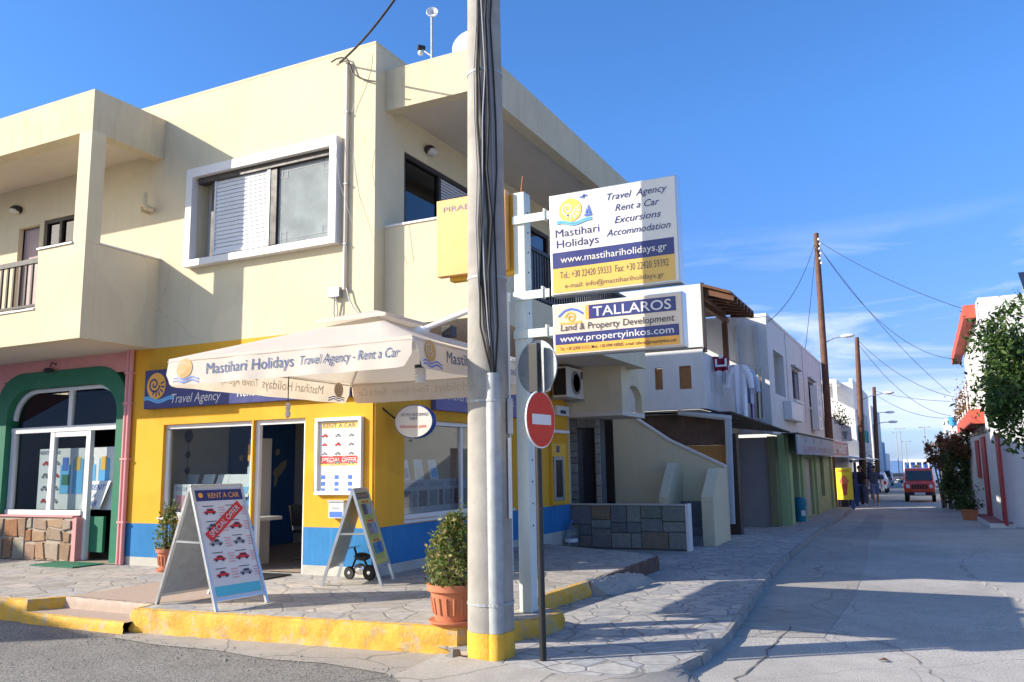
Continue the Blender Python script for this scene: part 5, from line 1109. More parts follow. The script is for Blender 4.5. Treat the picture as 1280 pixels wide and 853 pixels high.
def excrows(t, pn, fr, W, Hh):
    m_ = MB(); m_.fquad(fr, .02, W-.02, Hh*.90, Hh*.985, .002); m_.build('title_band', M['navy'], pn); lettering(pn, fr, [(glyphs('EXCURSIONS', .05, W*.8, .005), W*.5, Hh*.92)], M['signyellow'], .004)
    for i, yy in enumerate((.68, .41, .14)):
        for k in range(2):
            m_ = MB(); m_.fquad(fr, W*(.20+.36*k), W*(.20+.36*k)+W*.34, Hh*yy, Hh*(yy+.15), .003); m_.build('picture', mat('excursion_photo', [(.10, .10, .12), (.30, .33, .38), (.25, .22, .22), (.20, .28, .40), (.05, .22, .38), (.04, .14, .36)][i*2+k], .5, var=.5, scale=10), pn)
        m_ = MB(); m_.fquad(fr, W*.3, W*.55, Hh*(yy+.165), Hh*(yy+.19), .003); m_.fquad(fr, W*.6, W*.8, Hh*(yy+.165), Hh*(yy+.19), .003); m_.build('red_caption', M['redink'], pn)
        m_ = MB()
        for q in range(3): m_.fquad(fr, W*.15, W*.85, Hh*(yy-.02-.025*q), Hh*(yy-.012-.025*q), .003)
        m_.build('text_lines', mat('olive_text', (.22, .24, .04), .5), pn)
aboard('white A-frame board with RENT A CAR car pictures and a red SPECIAL OFFER flash', (-7.23, 7.02), .10, .70, 1.30, 1.04, 'paper', rentrows, rad(-7))
aboard('A-frame board with a yellow green excursions poster near the yellow wall', (-6.70, 8.98), .22, .64, 1.20, .78, 'yellowposter', excrows, rad(20))
# small wheeled thing lying behind the second board
tm = thing('toy_motorbike', 'small black and chrome wheeled machine standing behind the excursions board', 'toy', (-6.75, 9.0, PZ)); q = at(447, 724, 'z', PZ); q.y = 9.20; q.x += .08
for dx, r_ in ((-.16, .085), (.16, .10)): m_ = MB(); m_.lathe(q+Vector((dx, -.02, r_)), [(r_*.5, -.02), (r_*.9, -.022), (r_, -.01), (r_, .01), (r_*.9, .022), (r_*.5, .02)], 18, (0, 1, 0)); wq = m_.build('wheel', M['rubber'], tm, smooth=True); m_ = MB(); m_.lathe(q+Vector((dx, -.02, r_)), [(.01, -.025), (r_*.5, -.012), (r_*.5, .012), (.01, .025)], 12, (0, 1, 0)); m_.build('rim', M['chrome'], wq, smooth=True)
m_ = MB(); m_.ell(q+Vector((0, 0, .14)), .10, .055, .075); m_.build('engine', M['chrome'], tm, smooth=True); m_ = MB(); m_.ell(q+Vector((.03, 0, .30)), .13, .06, .055); m_.tube([q+Vector((-.16, 0, .09)), q+Vector((-.06, 0, .3)), q+Vector((-.10, 0, .42))], .016, 6); m_.tube([q+Vector((.16, 0, .1)), q+Vector((.06, 0, .26))], .016, 6); m_.build('body', M['black'], tm, smooth=True); m_ = MB(); m_.tube([q+Vector((-.10, -.12, .42)), q+Vector((-.10, .12, .42))], .014, 6); m_.build('handlebar', M['chrome'], tm)

# ================================================================== POTTED SHRUBS
def leaves(mb, pts, size, rnd, n=1):
    for p in pts:
        for _ in range(n):
            u = Vector((rnd.gauss(0, 1), rnd.gauss(0, 1), rnd.gauss(0, 1)+.3)).normalized(); r = Vector((rnd.gauss(0, 1), rnd.gauss(0, 1), rnd.gauss(0, 1))); a = (r-u*r.dot(u)).normalized(); b = u.cross(a); s = size*rnd.uniform(.45, 1.5)
            c = Vector(p); mb.poly(c-a*s, c-b*s*.45+u*s*.1, c+a*s*1.1, c+b*s*.45+u*s*.1)
def potshrub(label, x, y, z0, pr_, ph, bh, br, nleaf, seed, ls=.022):
    rnd = random.Random(seed); t = thing('potted_shrub', label, 'pot plant', (x, y, z0))
    prof = [(pr_*.72, .0), (pr_*.74, .02), (pr_*.92, ph*.82), (pr_*1.05, ph*.83), (pr_*1.06, ph), (pr_*.95, ph), (pr_*.93, ph*.9), (.0, ph*.88)]
    m_ = MB(); m_.lathe((x, y, z0+.03), prof, 32); po = m_.build('pot', M['terracotta'], t, smooth=True)
    m_ = MB()
    for k in range(18):
        th = 2*PI*k/18; r0, r1 = pr_*.79, pr_*.885; m_.tube([(x+r0*math.cos(th), y+r0*math.sin(th), z0+.03+ph*.22), (x+r1*math.cos(th), y+r1*math.sin(th), z0+.03+ph*.66)], .012, 6)
    m_.build('fluting', M['terracotta'], po, smooth=True)
    m_ = MB(); m_.lathe((x, y, z0), [(pr_*.85, 0), (pr_*.98, .03), (pr_*.98, .045), (pr_*.84, .04)], 28); m_.build('saucer', M['terracotta'], t, smooth=True)
    m_ = MB(); pts = []
    tw = MB(); zb = z0+ph
    for k in range(26):
        th = rnd.uniform(0, 2*PI); e = rnd.uniform(.35, 1); tip = Vector((x+br*.8*math.cos(th)*(1.15-e), y+br*.8*math.sin(th)*(1.15-e), zb+bh*e)); tw.tube([(x+.03*math.cos(th), y+.03*math.sin(th), zb-.05), ((x+tip.x)/2+.03*math.cos(th), (y+tip.y)/2+.03*math.sin(th), zb+bh*e*.5), tip], [.008, .006, .003], 5)
    tw.build('stem', M['bark'], t)
    for _ in range(nleaf):
        h = rnd.random()**.9; th = rnd.uniform(0, 2*PI); lump = 1+.22*math.sin(3*th+seed+h*5)+.18*math.sin(7*th+h*11+seed)+(.22 if rnd.random() < .07 else 0); R = br*lump*(1.0-h**2.1*.80)*(.80+.5*min(1, h*3)); r = R*math.sqrt(rnd.uniform(.12, 1))
        pts.append((x+r*math.cos(th), y+r*math.sin(th), zb-.03+h*bh*(1+.08*math.sin(5*th+seed))))
    for _ in range(16):
        th = rnd.uniform(0, 2*PI); h = rnd.uniform(.35, 1.0); R = br*(1.0-h**2.1*.8)
        for k in range(9): e = .85+.055*k; pts.append((x+R*e*math.cos(th)+rnd.gauss(0, .008), y+R*e*math.sin(th)+rnd.gauss(0, .008), zb+h*bh+.020*k+rnd.gauss(0, .008)))
    leaves(m_, pts, ls, rnd); m_.build('foliage', M['leafbush'], t)
potshrub('bushy green shrub in a fluted terracotta pot on the kerb beside the concrete pole', -4.10, 6.98, PZ, .245, .34, .66, .245, 3600, 4, .023)
q = at(211, 690, 'y', 9.0); potshrub('small conical shrub in a terracotta pot against the blue wall behind the rental board', q.x, 9.0, PZ, .17, .30, .62, .19, 1100, 9, .024)
# ================================================================== ALONG THE AGENCY'S STREET WALL
cm = thing('cash_machine', 'yellow cash machine with a dark screen recess in the agency street wall', 'cash machine', (XB, 15.8, .9))
a0, a1 = at(690, 600, 'x', XB+.05), at(707, 600, 'x', XB+.05); zt_ = at(692, 545, 'x', XB+.05).z; fr = FB(XB+.07); y0, y1 = a0.y, a1.y
m_ = MB(); m_.fbox(fr, y0, y1, .93, 2.15, -.068, 0); m_.build('surround', M['amber'], cm, bevel=.008)
r0, r1 = at(692.5, 620, 'x', XB+.07), at(703.5, 572, 'x', XB+.07); ya, yb, za, zb = r0.y, r1.y, 1.0, 1.88
m_ = MB()
for a in ((ya, yb, za, za+.07), (ya, yb, zb-.07, zb), (ya, ya+.07, za+.07, zb-.07), (yb-.07, yb, za+.07, zb-.07)): m_.fbox(fr, *a, .001, .03)
m_.build('bezel', M['greymetal'], cm, bevel=.006); m_ = MB(); m_.fquad(fr, ya+.07, yb-.07, za+.07, zb-.07, .003); m_.build('recess', M['black'], cm); m_ = MB(); m_.fquad(fr, ya+.07, yb-.07, za+.42, zb-.09, .006); m_.build('screen', M['screen'], cm); m_ = MB(); m_.fbox(fr, ya+.1, yb-.1, za+.1, za+.32, .001, .03); m_.build('keypad', M['black'], cm, bevel=.005)
m_ = MB(); m_.fquad(fr, (ya+yb)/2-.08, (ya+yb)/2+.08, 1.96, 2.10, .004); m_.build('badge', M['navy'], cm)
ac = thing('air_conditioner', 'cream outdoor air conditioning unit under the balcony near the cash machine', 'air conditioner', (XB+.3, 15.0, 2.4))
c0, c1 = at(709, 496, 'x', XB+.42), at(731, 458, 'x', XB+.42); c2 = at(731, 498, 'x', XB+.42); y0, y1, z0, z1 = c0.y, c0.y+.92, c0.z, c0.z+.62
m_ = MB(); m_.box(XB+.10, XB+.42, y0, y1, z0, z1); m_.build('casing', mat('aircon_cream', (.66, .62, .54), .5), ac, bevel=.012)
m_ = MB(); m_.fbox(Fr((0, y0-.002, 0), (1, 0, 0)), XB+.12, XB+.40, z0+.04, z1-.04, -.003, .004); m_.build('coil', M['black'], ac)
fr = FB(XB+.422); cy_, cz_ = y0+(y1-y0)*.52, (z0+z1)/2; m_ = MB()
for r_ in (.06, .12, .18, .235): m_.lathe(fr.p(cy_, cz_, .012), [(r_-.006, 0), (r_+.006, 0), (r_+.006, .008), (r_-.006, .008)], 24, (1, 0, 0))
for k in range(8): th = PI*k/4; m_.tube([fr.p(cy_+.03*math.cos(th), cz_+.03*math.sin(th), .014), fr.p(cy_+.24*math.cos(th), cz_+.24*math.sin(th), .014)], .005, 4)
m_.build('grille', M['greymetal'], ac); m_ = MB(); m_.disc(fr, cy_, cz_, .245, .245, .002, .006); m_.build('fan_opening', M['greyink'], ac); m_ = MB(); m_.fquad(fr, y1-.16, y1-.06, z1-.2, z1-.05, .004); m_.build('badge', M['ink'], ac)
m_ = MB(); m_.box(XB+.0, XB+.46, y0+.06, y0+.10, z0-.04, z0-.003); m_.box(XB+.0, XB+.46, y1-.10, y1-.06, z0-.04, z0-.003); m_.build('bracket', M['galv'], ac)
q = at(703, 514, 'x', XB+.06); al = thing('alarm_box', 'small white alarm box with a dark label above the cash machine', 'alarm', (XB, q.y, q.z-.1)); m_ = MB(); m_.fbox(FB(XB+.09, q.y, q.z), -.30, .30, -.10, .10, -.088, 0); m_.build('box', M['whiteplastic'], al, bevel=.012); m_ = MB(); m_.fquad(FB(XB+.091, q.y, q.z), -.18, .12, -.06, .01, .002); m_.build('label_plate', M['ink'], al)
q0, q1 = at(691, 537, 'x', XB+.3), at(712, 538, 'x', XB+.3); lb_ = thing('strip_light', 'thin white strip lamp on an arm above the cash machine', 'lamp', (XB+.3, q0.y, q0.z)); m_ = MB(); m_.box(XB+.22, XB+.30, q0.y, q1.y, q0.z-.06, q0.z); m_.build('tube_housing', M['white'], lb_, bevel=.01); m_ = MB(); m_.box(XB+.002, XB+.22, q0.y+.2, q0.y+.25, q0.z-.045, q0.z-.015); m_.build('arm', M['galv'], lb_)
q = at(714, 668, 'y', 16.0); wb = thing('water_bottle', 'big clear water bottle at the foot of the blue wall beside the low stone wall', 'bottle', (q.x, 16.0, .09)); m_ = MB(); m_.lathe((q.x, 16.0, .092), [(.12, 0), (.135, .02), (.135, .12), (.125, .14), (.135, .16), (.135, .26), (.11, .33), (.035, .40), (.035, .45)], 18); m_.build('body', M['plasticclear'], wb, smooth=True); m_ = MB(); m_.lathe((q.x, 16.0, .543), [(.04, 0), (.04, .04)], 14); m_.build('cap', M['navymid'], wb); m_ = MB(); m_.lathe((q.x, 16.0, .16), [(.137, 0), (.137, .07)], 18); m_.build('band', M['paper'], wb)
# low stone clad wall
lw_ = thing('stone_wall', 'low wall clad in grey green stone slabs in front of the stairs', 'wall', (-5.6, 16.5, .05)); m_ = MB(); m_.box(XB-.1, -4.36, 16.43, 16.62, .0, .872); m_.build('core', M['grout'], lw_); slabs(FA(16.43), XB-.1, -4.36, .02, .87, .30, random.Random(21), .016, -.01, .028).build('cladding', M['slab'], lw_); m_ = MB(); m_.box(XB-.1, -4.345, 16.39, 16.63, .874, .90); m_.build('coping', M['plinth'], lw_); m_ = MB(); m_.box(-4.358, -4.30, 16.38, 16.64, .0, .91); m_.build('end_post', M['white'], lw_)
# stone framed entrance and stairs
en = thing('entrance', 'dark recessed entrance between stone clad jambs beside the cash machine', 'doorway', (-6.8, 17.4, .05)); EY = 17.3
e = [at(x, 600, 'y', EY).x for x in (709, 723, 745, 752, 761)]; zt_ = at(735, 535, 'y', EY).z
m_ = MB(); m_.box(e[0]-.6, e[1], EY, EY+.3, 0, 3.0); m_.box(e[2], e[3], EY, EY+.3, 0, 2.95); m_.box(e[1], e[2], EY, EY+.298, zt_, 3.0); m_.build('jamb_core', M['grout'], en); sl2 = slabs(FA(EY-.001), e[0]-.6, e[1], 0.02, 2.99, .20, random.Random(3), .012, 0, .022); s3_ = slabs(FA(EY-.001), e[2], e[3], .02, 2.94, .2, random.Random(4), .012, 0, .022); s4_ = slabs(FA(EY-.001), e[1], e[2], zt_, 2.98, .2, random.Random(5), .012, 0, .022)
for q_ in (sl2, s3_, s4_): q_.build('stone_jamb', M['slabpale'], en)
m_ = MB(); m_ = MB(); m_.box(e[1]-.1, e[2]+.1, EY+.9, EY+.95, 0, zt_+.3); m_.box(e[1]-.02, e[1]+.0, EY+.3, EY+.9, 0, zt_+.3); m_.build('dark_door', M['dark'], en); m_ = MB(); m_.tube([(e[1]-.22, EY-.05, 1.05), (e[1]-.22, EY-.05, 1.55)], .055, 10); m_.build('wall_tube', M['galv'], en, smooth=True)
stt = thing('staircase', 'cream rendered outside staircase turning up from the pavement to the first floor', 'stairs', (-5, 18.6, .0)); SYW = 19.0
P_ = lambda x, y: at(x, y, 'y', SYW)
m_ = MB(); a, b, c = P_(785, 519), P_(835, 552), P_(906, 585); base = [Vector((P_(745, 640).x, SYW, 0)), Vector((c.x, SYW, -.02)), c, b, a, Vector((P_(745, 520).x, SYW, a.z+.1))]; m_.prism(base, (0, .22, 0)); m_.build('outer_wall', M['cream'], stt)
m_ = MB(); a2, b2_, c2_ = a+Vector((0, -.03, .01)), b+Vector((0, -.03, .01)), c+Vector((0, -.03, .01)); m_.prism([a2, b2_, c2_, c2_+Vector((0, 0, .05)), b2_+Vector((0, 0, .05)), a2+Vector((0, 0, .05))], (0, .28, 0)); m_.build('wall_coping', M['soffit'], stt)
xr = c.x; 
def newel(x0, x1, y0, y1, z0, z1, zs):
    mb = MB(); mb.prism([(x0, y0, -.02), (x0, y0, z0), (x0, y0+zs, z1), (x0, y1, z1), (x0, y1, -.02)], (x1-x0, 0, 0)); return mb
q0 = at(878, 660, 'y', 17.7); newel(q0.x, xr+.01, 17.7, SYW-.002, 1.0, c.z, .75).build('newel_wall', M['cream'], stt, bevel=.012)
q1 = at(824, 640, 'y', 17.7); q2 = at(838, 640, 'y', 17.7); newel(q1.x, q2.x-.05, 17.7, SYW-.002, 1.0, 1.72, .75).build('newel_wall', M['cream'], stt, bevel=.012)
m_ = MB()
for k in range(5): m_.box(q2.x-.045, q0.x-.003, 17.62+.27*k, SYW-.003-.002*k, -.02, .17*(k+1))
m_.build('tread', mat('grey_stair_tread', (.15, .15, .17), .8), stt); m_ = MB(); v0 = P_(752, 640).x; m_.prism([(P_(753, 640).x, SYW-.012, .0), (P_(762, 640).x, SYW-.012, .0), (P_(762, 585).x, SYW-.012, P_(762, 583).z), (P_(753, 575).x, SYW-.012, P_(753, 573).z)], (0, .011, 0)); m_.build('dark_void_panel', M['interiordark'], stt)  # dark painted panel in place of the shaded void under the stairs

# ================================================================== NEIGHBOUR WITH THE WOODEN PERGOLA
nb = thing('pergola_house', 'white upstairs flat with brown louvred openings behind the cream staircase', 'building', (-7, 21.5, 0)); NY = 20.6
Q = lambda x, y: at(x, y, 'y', NY); NX = Q(882, 510).x; zlo, zmid = Q(850, 512).z, Q(866, 436).z
lo1 = (Q(819, 480).x, Q(828.5, 480).x, Q(823, 487.5).z, Q(823, 460).z); lo2 = (Q(849.5, 480).x, Q(864.5, 480).x, Q(857, 486.5).z, Q(857, 457.5).z)
m_ = MB(); m_.wall(FA(NY), -14, NX, zlo, zmid, [lo1, lo2], .2); NY2 = at(911, 520, 'x', NX).y
slots = [(at(x, 500, 'x', NX).y-.08, at(x, 500, 'x', NX).y+.08, zlo+.45, zlo+1.0) for x in (890, 897, 904)]
m_.wall(FB(NX), NY+.2, NY2+1.0, zlo, zmid-.1, slots, .2); m_.build('wall', M['whitewall'], nb)
for l in (lo1, lo2):
    m_ = MB(); z = l[2]
    while z < l[3]-.03: m_.fbox(FA(NY), l[0]+.01, l[1]-.01, z, z+.058, -.14, -.04); z += .06
    m_.build('louvre', M['louvre'], nb)
m_ = MB(); zg = Q(850, 357).z; m_.wall(FA(NY+.06), -14, Q(877, 400).x, zmid-.1, zg, [], .12); m_.build('sheet_wall', mat('pale_metal_sheet', (.62, .64, .64), .6, var=.05, streak=.15), nb)
m_ = MB(); xg = Q(877, 400).x; m_.box(xg+.002, xg+.07, NY+.03, NY+.16, zmid-.1, zg+.02); m_.box(-14, xg, NY-.012, NY-.001, zmid-.01, zmid+.03); m_.build('corner_trim', M['dark'], nb)
m_ = MB(); fbx = lambda a, b: m_.box(a, b, NY+.2, NY+.3, zlo, zlo+.02); m_.box(-14, NX-.2, NY+.2, NY2+1.2, zlo-.1, zlo-.01); m_.build('floor_slab', M['plinth'], nb)
pr = thing('pergola', 'brown timber lean-to pergola roof over the white terrace', 'pergola', (NX, NY+1.5, zlo)); h0 = Q(877, 358); f0 = Q(913, 367); f1 = at(942, 392, 'x', f0.x); h1 = Vector((h0.x, 24.4, h0.z-.12))
m_ = MB(); m_.hexa(h0, f0, f1, h1, h0+Vector((0, 0, .07)), f0+Vector((0, 0, .07)), f1+Vector((0, 0, .07)), h1+Vector((0, 0, .07))); m_.build('roof_boards', M['wood'], pr)
for k in range(7):
    u = (k+.3)/7; a = h0.lerp(h1, u)+Vector((0, 0, -.07)); b = f0.lerp(f1, u)+Vector((.05, 0, -.07)); m_ = MB(); m_.hexa(*[p+Vector((0, d, e)) for e in (-.10, .068) for p, d in ((a, -.04), (b, -.04), (b, .04), (a, .04))]); m_.build('rafter', M['wood'], pr)
zb_ = at(892, 386, 'x', -4.95).z; bt = Vector((-4.95, 20.78, zb_)); b2_ = Vector((-4.95, 24.3, zb_)); m_ = MB(); m_.box(-7.2, h0.x-.002, 20.72, 24.45, h0.z-.13, h0.z-.03); m_.build('flat_roof', M['wood'], pr); m_ = MB(); m_.hexa(*[p+Vector((dx, 0, dz)) for dz in (-.16, 0) for p, dx in ((bt, -.05), (bt, .05), (b2_, .05), (b2_, -.05))]); m_.build('beam', M['wood'], pr)
pq = at(907, 430, 'x', NX-.14); m_ = MB(); m_.box(pq.x-.07, pq.x+.07, pq.y-.07, pq.y+.07, zlo, bt.z-.165); m_.build('post', M['wood'], pr)
# lean-to with sheet roof and old boards under it
lt_ = thing('lean_to', 'dark sheet roofed lean-to of old brown boards between the staircase and the roller door', 'shed', (-5.5, 21, 0)); LY = 21.1
m_ = MB(); u = [at(x, y, 'y', LY) for x, y in ((785, 512), (912, 520))]; x0, x1 = -9, at(915, 560, 'y', LY).x; zr0 = at(850, 516, 'y', LY).z
m_.hexa((x0, LY-.3, zr0+.02), (x1+.1, LY-.3, zr0-.08), (-3.4, 24.4, 2.50), (x0, 24.6, zr0+.15), (x0, LY-.3, zr0+.06), (x1+.1, LY-.3, zr0-.04), (-3.4, 24.4, 2.54), (x0, 24.6, zr0+.19)); m_.build('sheet_roof', M['darkroof'], lt_)
zm = at(880, 557, 'y', LY).z; m_ = MB(); m_.box(x0, x1, LY, LY+.06, zm, zr0-.02); m_.build('boards', M['boards'], lt_); m_ = MB(); m_.box(x0, x1-.002, LY+.02, LY+.08, -.1, zm-.002); m_.build('ochre_panel', M['ochre'], lt_)
g0, g1 = at(848, 516, 'y', LY-.35), at(914, 523, 'y', LY-.35); m_ = MB(); m_.tube([g0, g1], .07, 8); m_.build('gutter', mat('grey_white_pipe', (.52, .52, .52), .6), lt_, smooth=True)
p0_, p1_ = at(910, 524, 'y', LY-.35), at(915, 655, 'y', LY-.35); m_ = MB(); m_.tube([p0_, p1_], .085, 10); m_.build('downpipe', mat('grey_blue_pipe', (.40, .43, .46), .6), lt_, smooth=True)
m_ = MB(); q = at(924, 660, 'y', LY+.2); m_.box(q.x-.14, q.x+.10, LY-.1, LY+.25, -.1, 2.42); m_.build('timber_post', M['dark'], lt_)
# laundry on the terrace line
LX = NX+.55
ln = MB(); a, b = at(893, 446, 'x', NX+.1), at(953, 460, 'y', 24.3); ln.tube([a, b], .012, 5); tag(ln.build('washing_line', M['galv']), 'washing line strung from the white terrace to the next house', 'line')
def cloth(name, label, cat, pxs, y, m, seed, sleeves=False):
    rnd = random.Random(seed); x0, y0, x1, y1 = pxs; mb = MB(); nx, nz = 8, 10
    A_, B_ = at(x0, y0, 'y', y), at(x1, y0, 'y', y); zb = at((x0+x1)/2, y1, 'y', y).z
    g = []
    for j in range(nz+1):
        row = []
        for i in range(nx+1):
            u, v = i/nx, j/nz; p = A_.lerp(B_, .5+(u-.5)*(1-.12*v*rnd.uniform(.8, 1.1))); p.z = p.z+(zb-p.z)*v+rnd.uniform(-.01, .01)*v; p.y += .10*math.sin(u*11+seed)*(.3+v); row.append(p)
        g.append(row)
    o_ = len(mb.v); mb.v += [q for r in g for q in r]
    for j in range(nz):
        for i in range(nx): mb.f.append((o_+j*(nx+1)+i, o_+j*(nx+1)+i+1, o_+(j+1)*(nx+1)+i+1, o_+(j+1)*(nx+1)+i))
    if sleeves:
        for s, p in ((-1, A_), (1, B_)): mb.tube([p+Vector((-s*.05, .02, -.08)), p+Vector((s*.08, .02, -.3)), p+Vector((s*.12, .02, -.62))], [.10, .085, .07], 8)
    o = mb.build(name, m, smooth=True); return tag(o, label, cat, 'laundry on the terrace line')
t = cloth('towel', 'crimson towel with a pale border hanging on the terrace line', 'towel', (890, 446, 911, 464), 21.6, M['clothred'], 1)
w_ = MB(); fr = FA(21.47); q0, q1 = at(894, 459, 'y', 21.47), at(908, 448, 'y', 21.47)
for a in ((q0.x, q1.x, q0.z, q0.z+.05), (q0.x, q0.x+.05, q0.z+.05, q1.z), (q1.x-.05, q1.x, q0.z+.05, q1.z), ((q0.x+q1.x)/2-.05, (q0.x+q1.x)/2+.05, q0.z+.22, q0.z+.30)): w_.fbox(fr, *a, -.02, 0.0)
w_.build('border_pattern', M['clothwhite'], t)
cloth('shirt', 'long white shirt hanging nearest the crimson towel', 'shirt', (914, 456, 932, 524), 22.0, M['clothwhite'], 2, True)
cloth('shirt', 'pale bluish shirt hanging behind the long white shirt', 'shirt', (930, 462, 940, 505), 22.8, mat('pale_blue_cloth', (.50, .54, .68), .9), 3, True)
cloth('cloth_strip', 'violet patterned garment hanging between the shirts and the cream trousers', 'garment', (936, 470, 941, 524), 23.1, M['clothviolet'], 4)
cloth('trousers', 'cream trousers hanging last on the terrace line', 'trousers', (942, 461, 951, 523), 23.6, M['clothcream'], 5)
cloth('small_cloth', 'small white cloth pegged under the crimson towel', 'cloth', (902, 464, 908, 480), 21.75, M['clothwhite'], 6)

# ================================================================== WHITE BUILDING WITH THE GREEN SHOP
wh = thing('white_building', 'long white upper storey with two shuttered windows above a green shop', 'building', (-6, 30, 0)); WX, WY, WY1 = -3.9, 24.6, 38.4; zw0, zw1 = 2.5, 6.0
ni = (25.55, 27.55, 3.72, 5.05); w1 = (29.3, 30.9, 3.78, 4.85); w2 = (33.6, 35.3, 3.76, 4.82)
m_ = MB(); m_.wall(FA(WY), -9.5, WX, zw0, zw1-.1, [], .2); m_.wall(FB(WX), WY+.2, WY1, zw0, zw1-.1, [ni, w1, w2], .2); m_.build('wall', M['whitewall'], wh)
m_ = MB(); m_.box(-9.5, WX+.02, WY-.02, WY+.22, zw1-.1, zw1); m_.box(WX-.22, WX+.02, WY+.222, WY1, zw1-.1, zw1-.002); m_.build('parapet_cap', M['whitewall'], wh); m_ = MB(); m_.box(-9.5, WX-.22, WY+.22, WY1, zw1-.5, zw1-.4); m_.build('roof', M['plinth'], wh)
m_ = MB(); m_.box(WX-1.6, WX-.22, ni[0], ni[1], 3.6, 3.70); m_.poly((WX-1.5, ni[0]-.1, 3.6), (WX-1.5, ni[1]+.1, 3.6), (WX-1.5, ni[1]+.1, 5.2), (WX-1.5, ni[0]-.1, 5.2)); m_.poly((WX-1.5, ni[1]+.02, 3.6), (WX-.2, ni[1]+.02, 3.6), (WX-.2, ni[1]+.02, 5.2), (WX-1.5, ni[1]+.02, 5.2)); m_.build('loggia', M['whitewall'], wh)
for i, (y0, y1, z0, z1) in enumerate((w1, w2)):
    o = dark_window(wh, FB(WX), y0, y1, z0, z1, (y0+.75, y1-.08), .07, shm=M['greyink']); m_ = MB(); m_.fbox(FB(WX), y0-.1, y1+.12, z1+.03, z1+.10, .002, .14); m_.build('lintel', M['greymetal'], o); m_ = MB(); m_.fbox(FB(WX), y0-.1, y1+.1, z0-.09, z0-.01, .002, .12); m_.build('window_sill', M['white'], o)
m_ = MB(); q0, q1 = at(989.5, 505, 'x', WX+.25), at(1005, 528, 'x', WX+.25); m_.box(WX+.002, WX+.25, q0.y, q1.y, 3.0, 3.58); tag(m_.build('wall_cabinet', M['white'], bevel=.02), 'plain white box on the wall below the first shuttered window', 'cabinet')
m_ = MB()
M['greypipe'] = mat('grey_pipe', (.50, .52, .54), .6)
for y_ in (28.1, 32.2): m_ = MB(); m_.box(WX+.001, WX+.02, y_, y_+.05, zw0+.6, zw1-.12); m_.build('downpipe', M['greypipe'], wh)
for xa, xb in ((.9, .82), (.35, .25)): m_ = MB(); m_.box(WX-xa, WX-xb, WY-.09, WY-.001, zw0, zw1-.3); m_.build('downpipe', M['greypipe'], wh)
# ground floor: roller door, pillar, green front
m_ = MB(); m_.box(-5.05, -4.02, WY-.2, WY-.12, -.1, 2.40); z = .1
while z < 2.35: m_.box(-5.05, -4.02, WY-.215, WY-.201, z, z+.07); z += .10
m_.build('roller_door', M['rollgrey'], wh); m_ = MB(); m_.box(-4.018, -3.82, WY-.35, WY+.15, -.15, 2.42); m_.box(-5.3, -5.052, WY-.3, WY+.1, -.15, 2.44); m_.build('pillar', M['olive'], wh)
GX = -3.62; m_ = MB(); gd_ = [(25.3, 27.2, -.1, 1.95), (28.9, 30.7, -.1, 1.80), (33.0, 34.2, .4, 1.95)]; m_.wall(FB(GX), 24.75, 37.0, -.3, 2.48, gd_, .2)
for y_ in (24.9, 27.6, 31.2, 36.4): m_.box(GX+.002, GX+.07, y_, y_+.55, -.3, 2.46)
m_.build('green_front', M['limegreen'], wh)
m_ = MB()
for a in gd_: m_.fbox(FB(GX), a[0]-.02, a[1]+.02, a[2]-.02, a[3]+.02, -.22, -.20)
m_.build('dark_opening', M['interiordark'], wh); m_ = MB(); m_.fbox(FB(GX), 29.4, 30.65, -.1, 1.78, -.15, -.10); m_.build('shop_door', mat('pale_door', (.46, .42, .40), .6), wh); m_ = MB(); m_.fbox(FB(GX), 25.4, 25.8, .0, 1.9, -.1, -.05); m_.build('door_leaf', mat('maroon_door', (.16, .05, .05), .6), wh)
m_ = MB(); m_.box(-9.5, WX, WY1-.02, WY1+.1, -.4, zw1-.1); m_.build('far_wall', M['whitewall'], wh)
ms = thing('market_sign', 'dull grey blue SUPER MARKET board under the white storey above the green shop', 'sign', (GX, 29, 1.9)); fr = FB(GX+.42)
m_ = MB(); m_.fbox(fr, 24.2, 34.2, 1.90, 2.46, -.04, 0); m_.build('board', mat('sign_grey_blue', (.30, .35, .40), .6, dirt=.2), ms); lettering(ms, fr, [(glyphs('SUPER MARKET', .19, 8.2), 29.4, 1.97)], mat('faded_maroon', (.28, .15, .20), .6)); m_ = MB()
for k in range(3): m_.disc(fr, 26.0+2.0*k, 2.33, .28, .09, .004)
m_.build('fruit_emblem', mat('faded_teal', (.16, .26, .34), .6), ms); m_ = MB(); m_.box(GX+.0, GX+.46, 24.2, 34.2, 2.464, 2.50); m_.build('canopy', M['darkroof'], ms)
vs = thing('vertical_sign', 'narrow white upright sign with blue lettering beside the tarred wooden pole', 'sign', (WX, 36.8, 3.0)); q0, q1 = at(1022, 500, 'x', WX+.3), at(1029, 535, 'x', WX+.3); fr = FB(WX+.3); m_ = MB(); m_.fbox(fr, q0.y, q1.y, 2.9, 4.6, -.25, 0); m_.build('panel', M['white'], vs)
for k, ch in enumerate('TAXI'): lettering(vs, fr, [(glyphs(ch, .28, (q1.y-q0.y)*.55 if ch != 'I' else .3, .01), (q0.y+q1.y)/2, 4.22-.40*k)], M['navymid'])
tb = thing('litter_bin', 'teal plastic litter bin with a hood standing before the green shop', 'bin', G(1001, 652, .085)); q = G(1001, 652, .085)
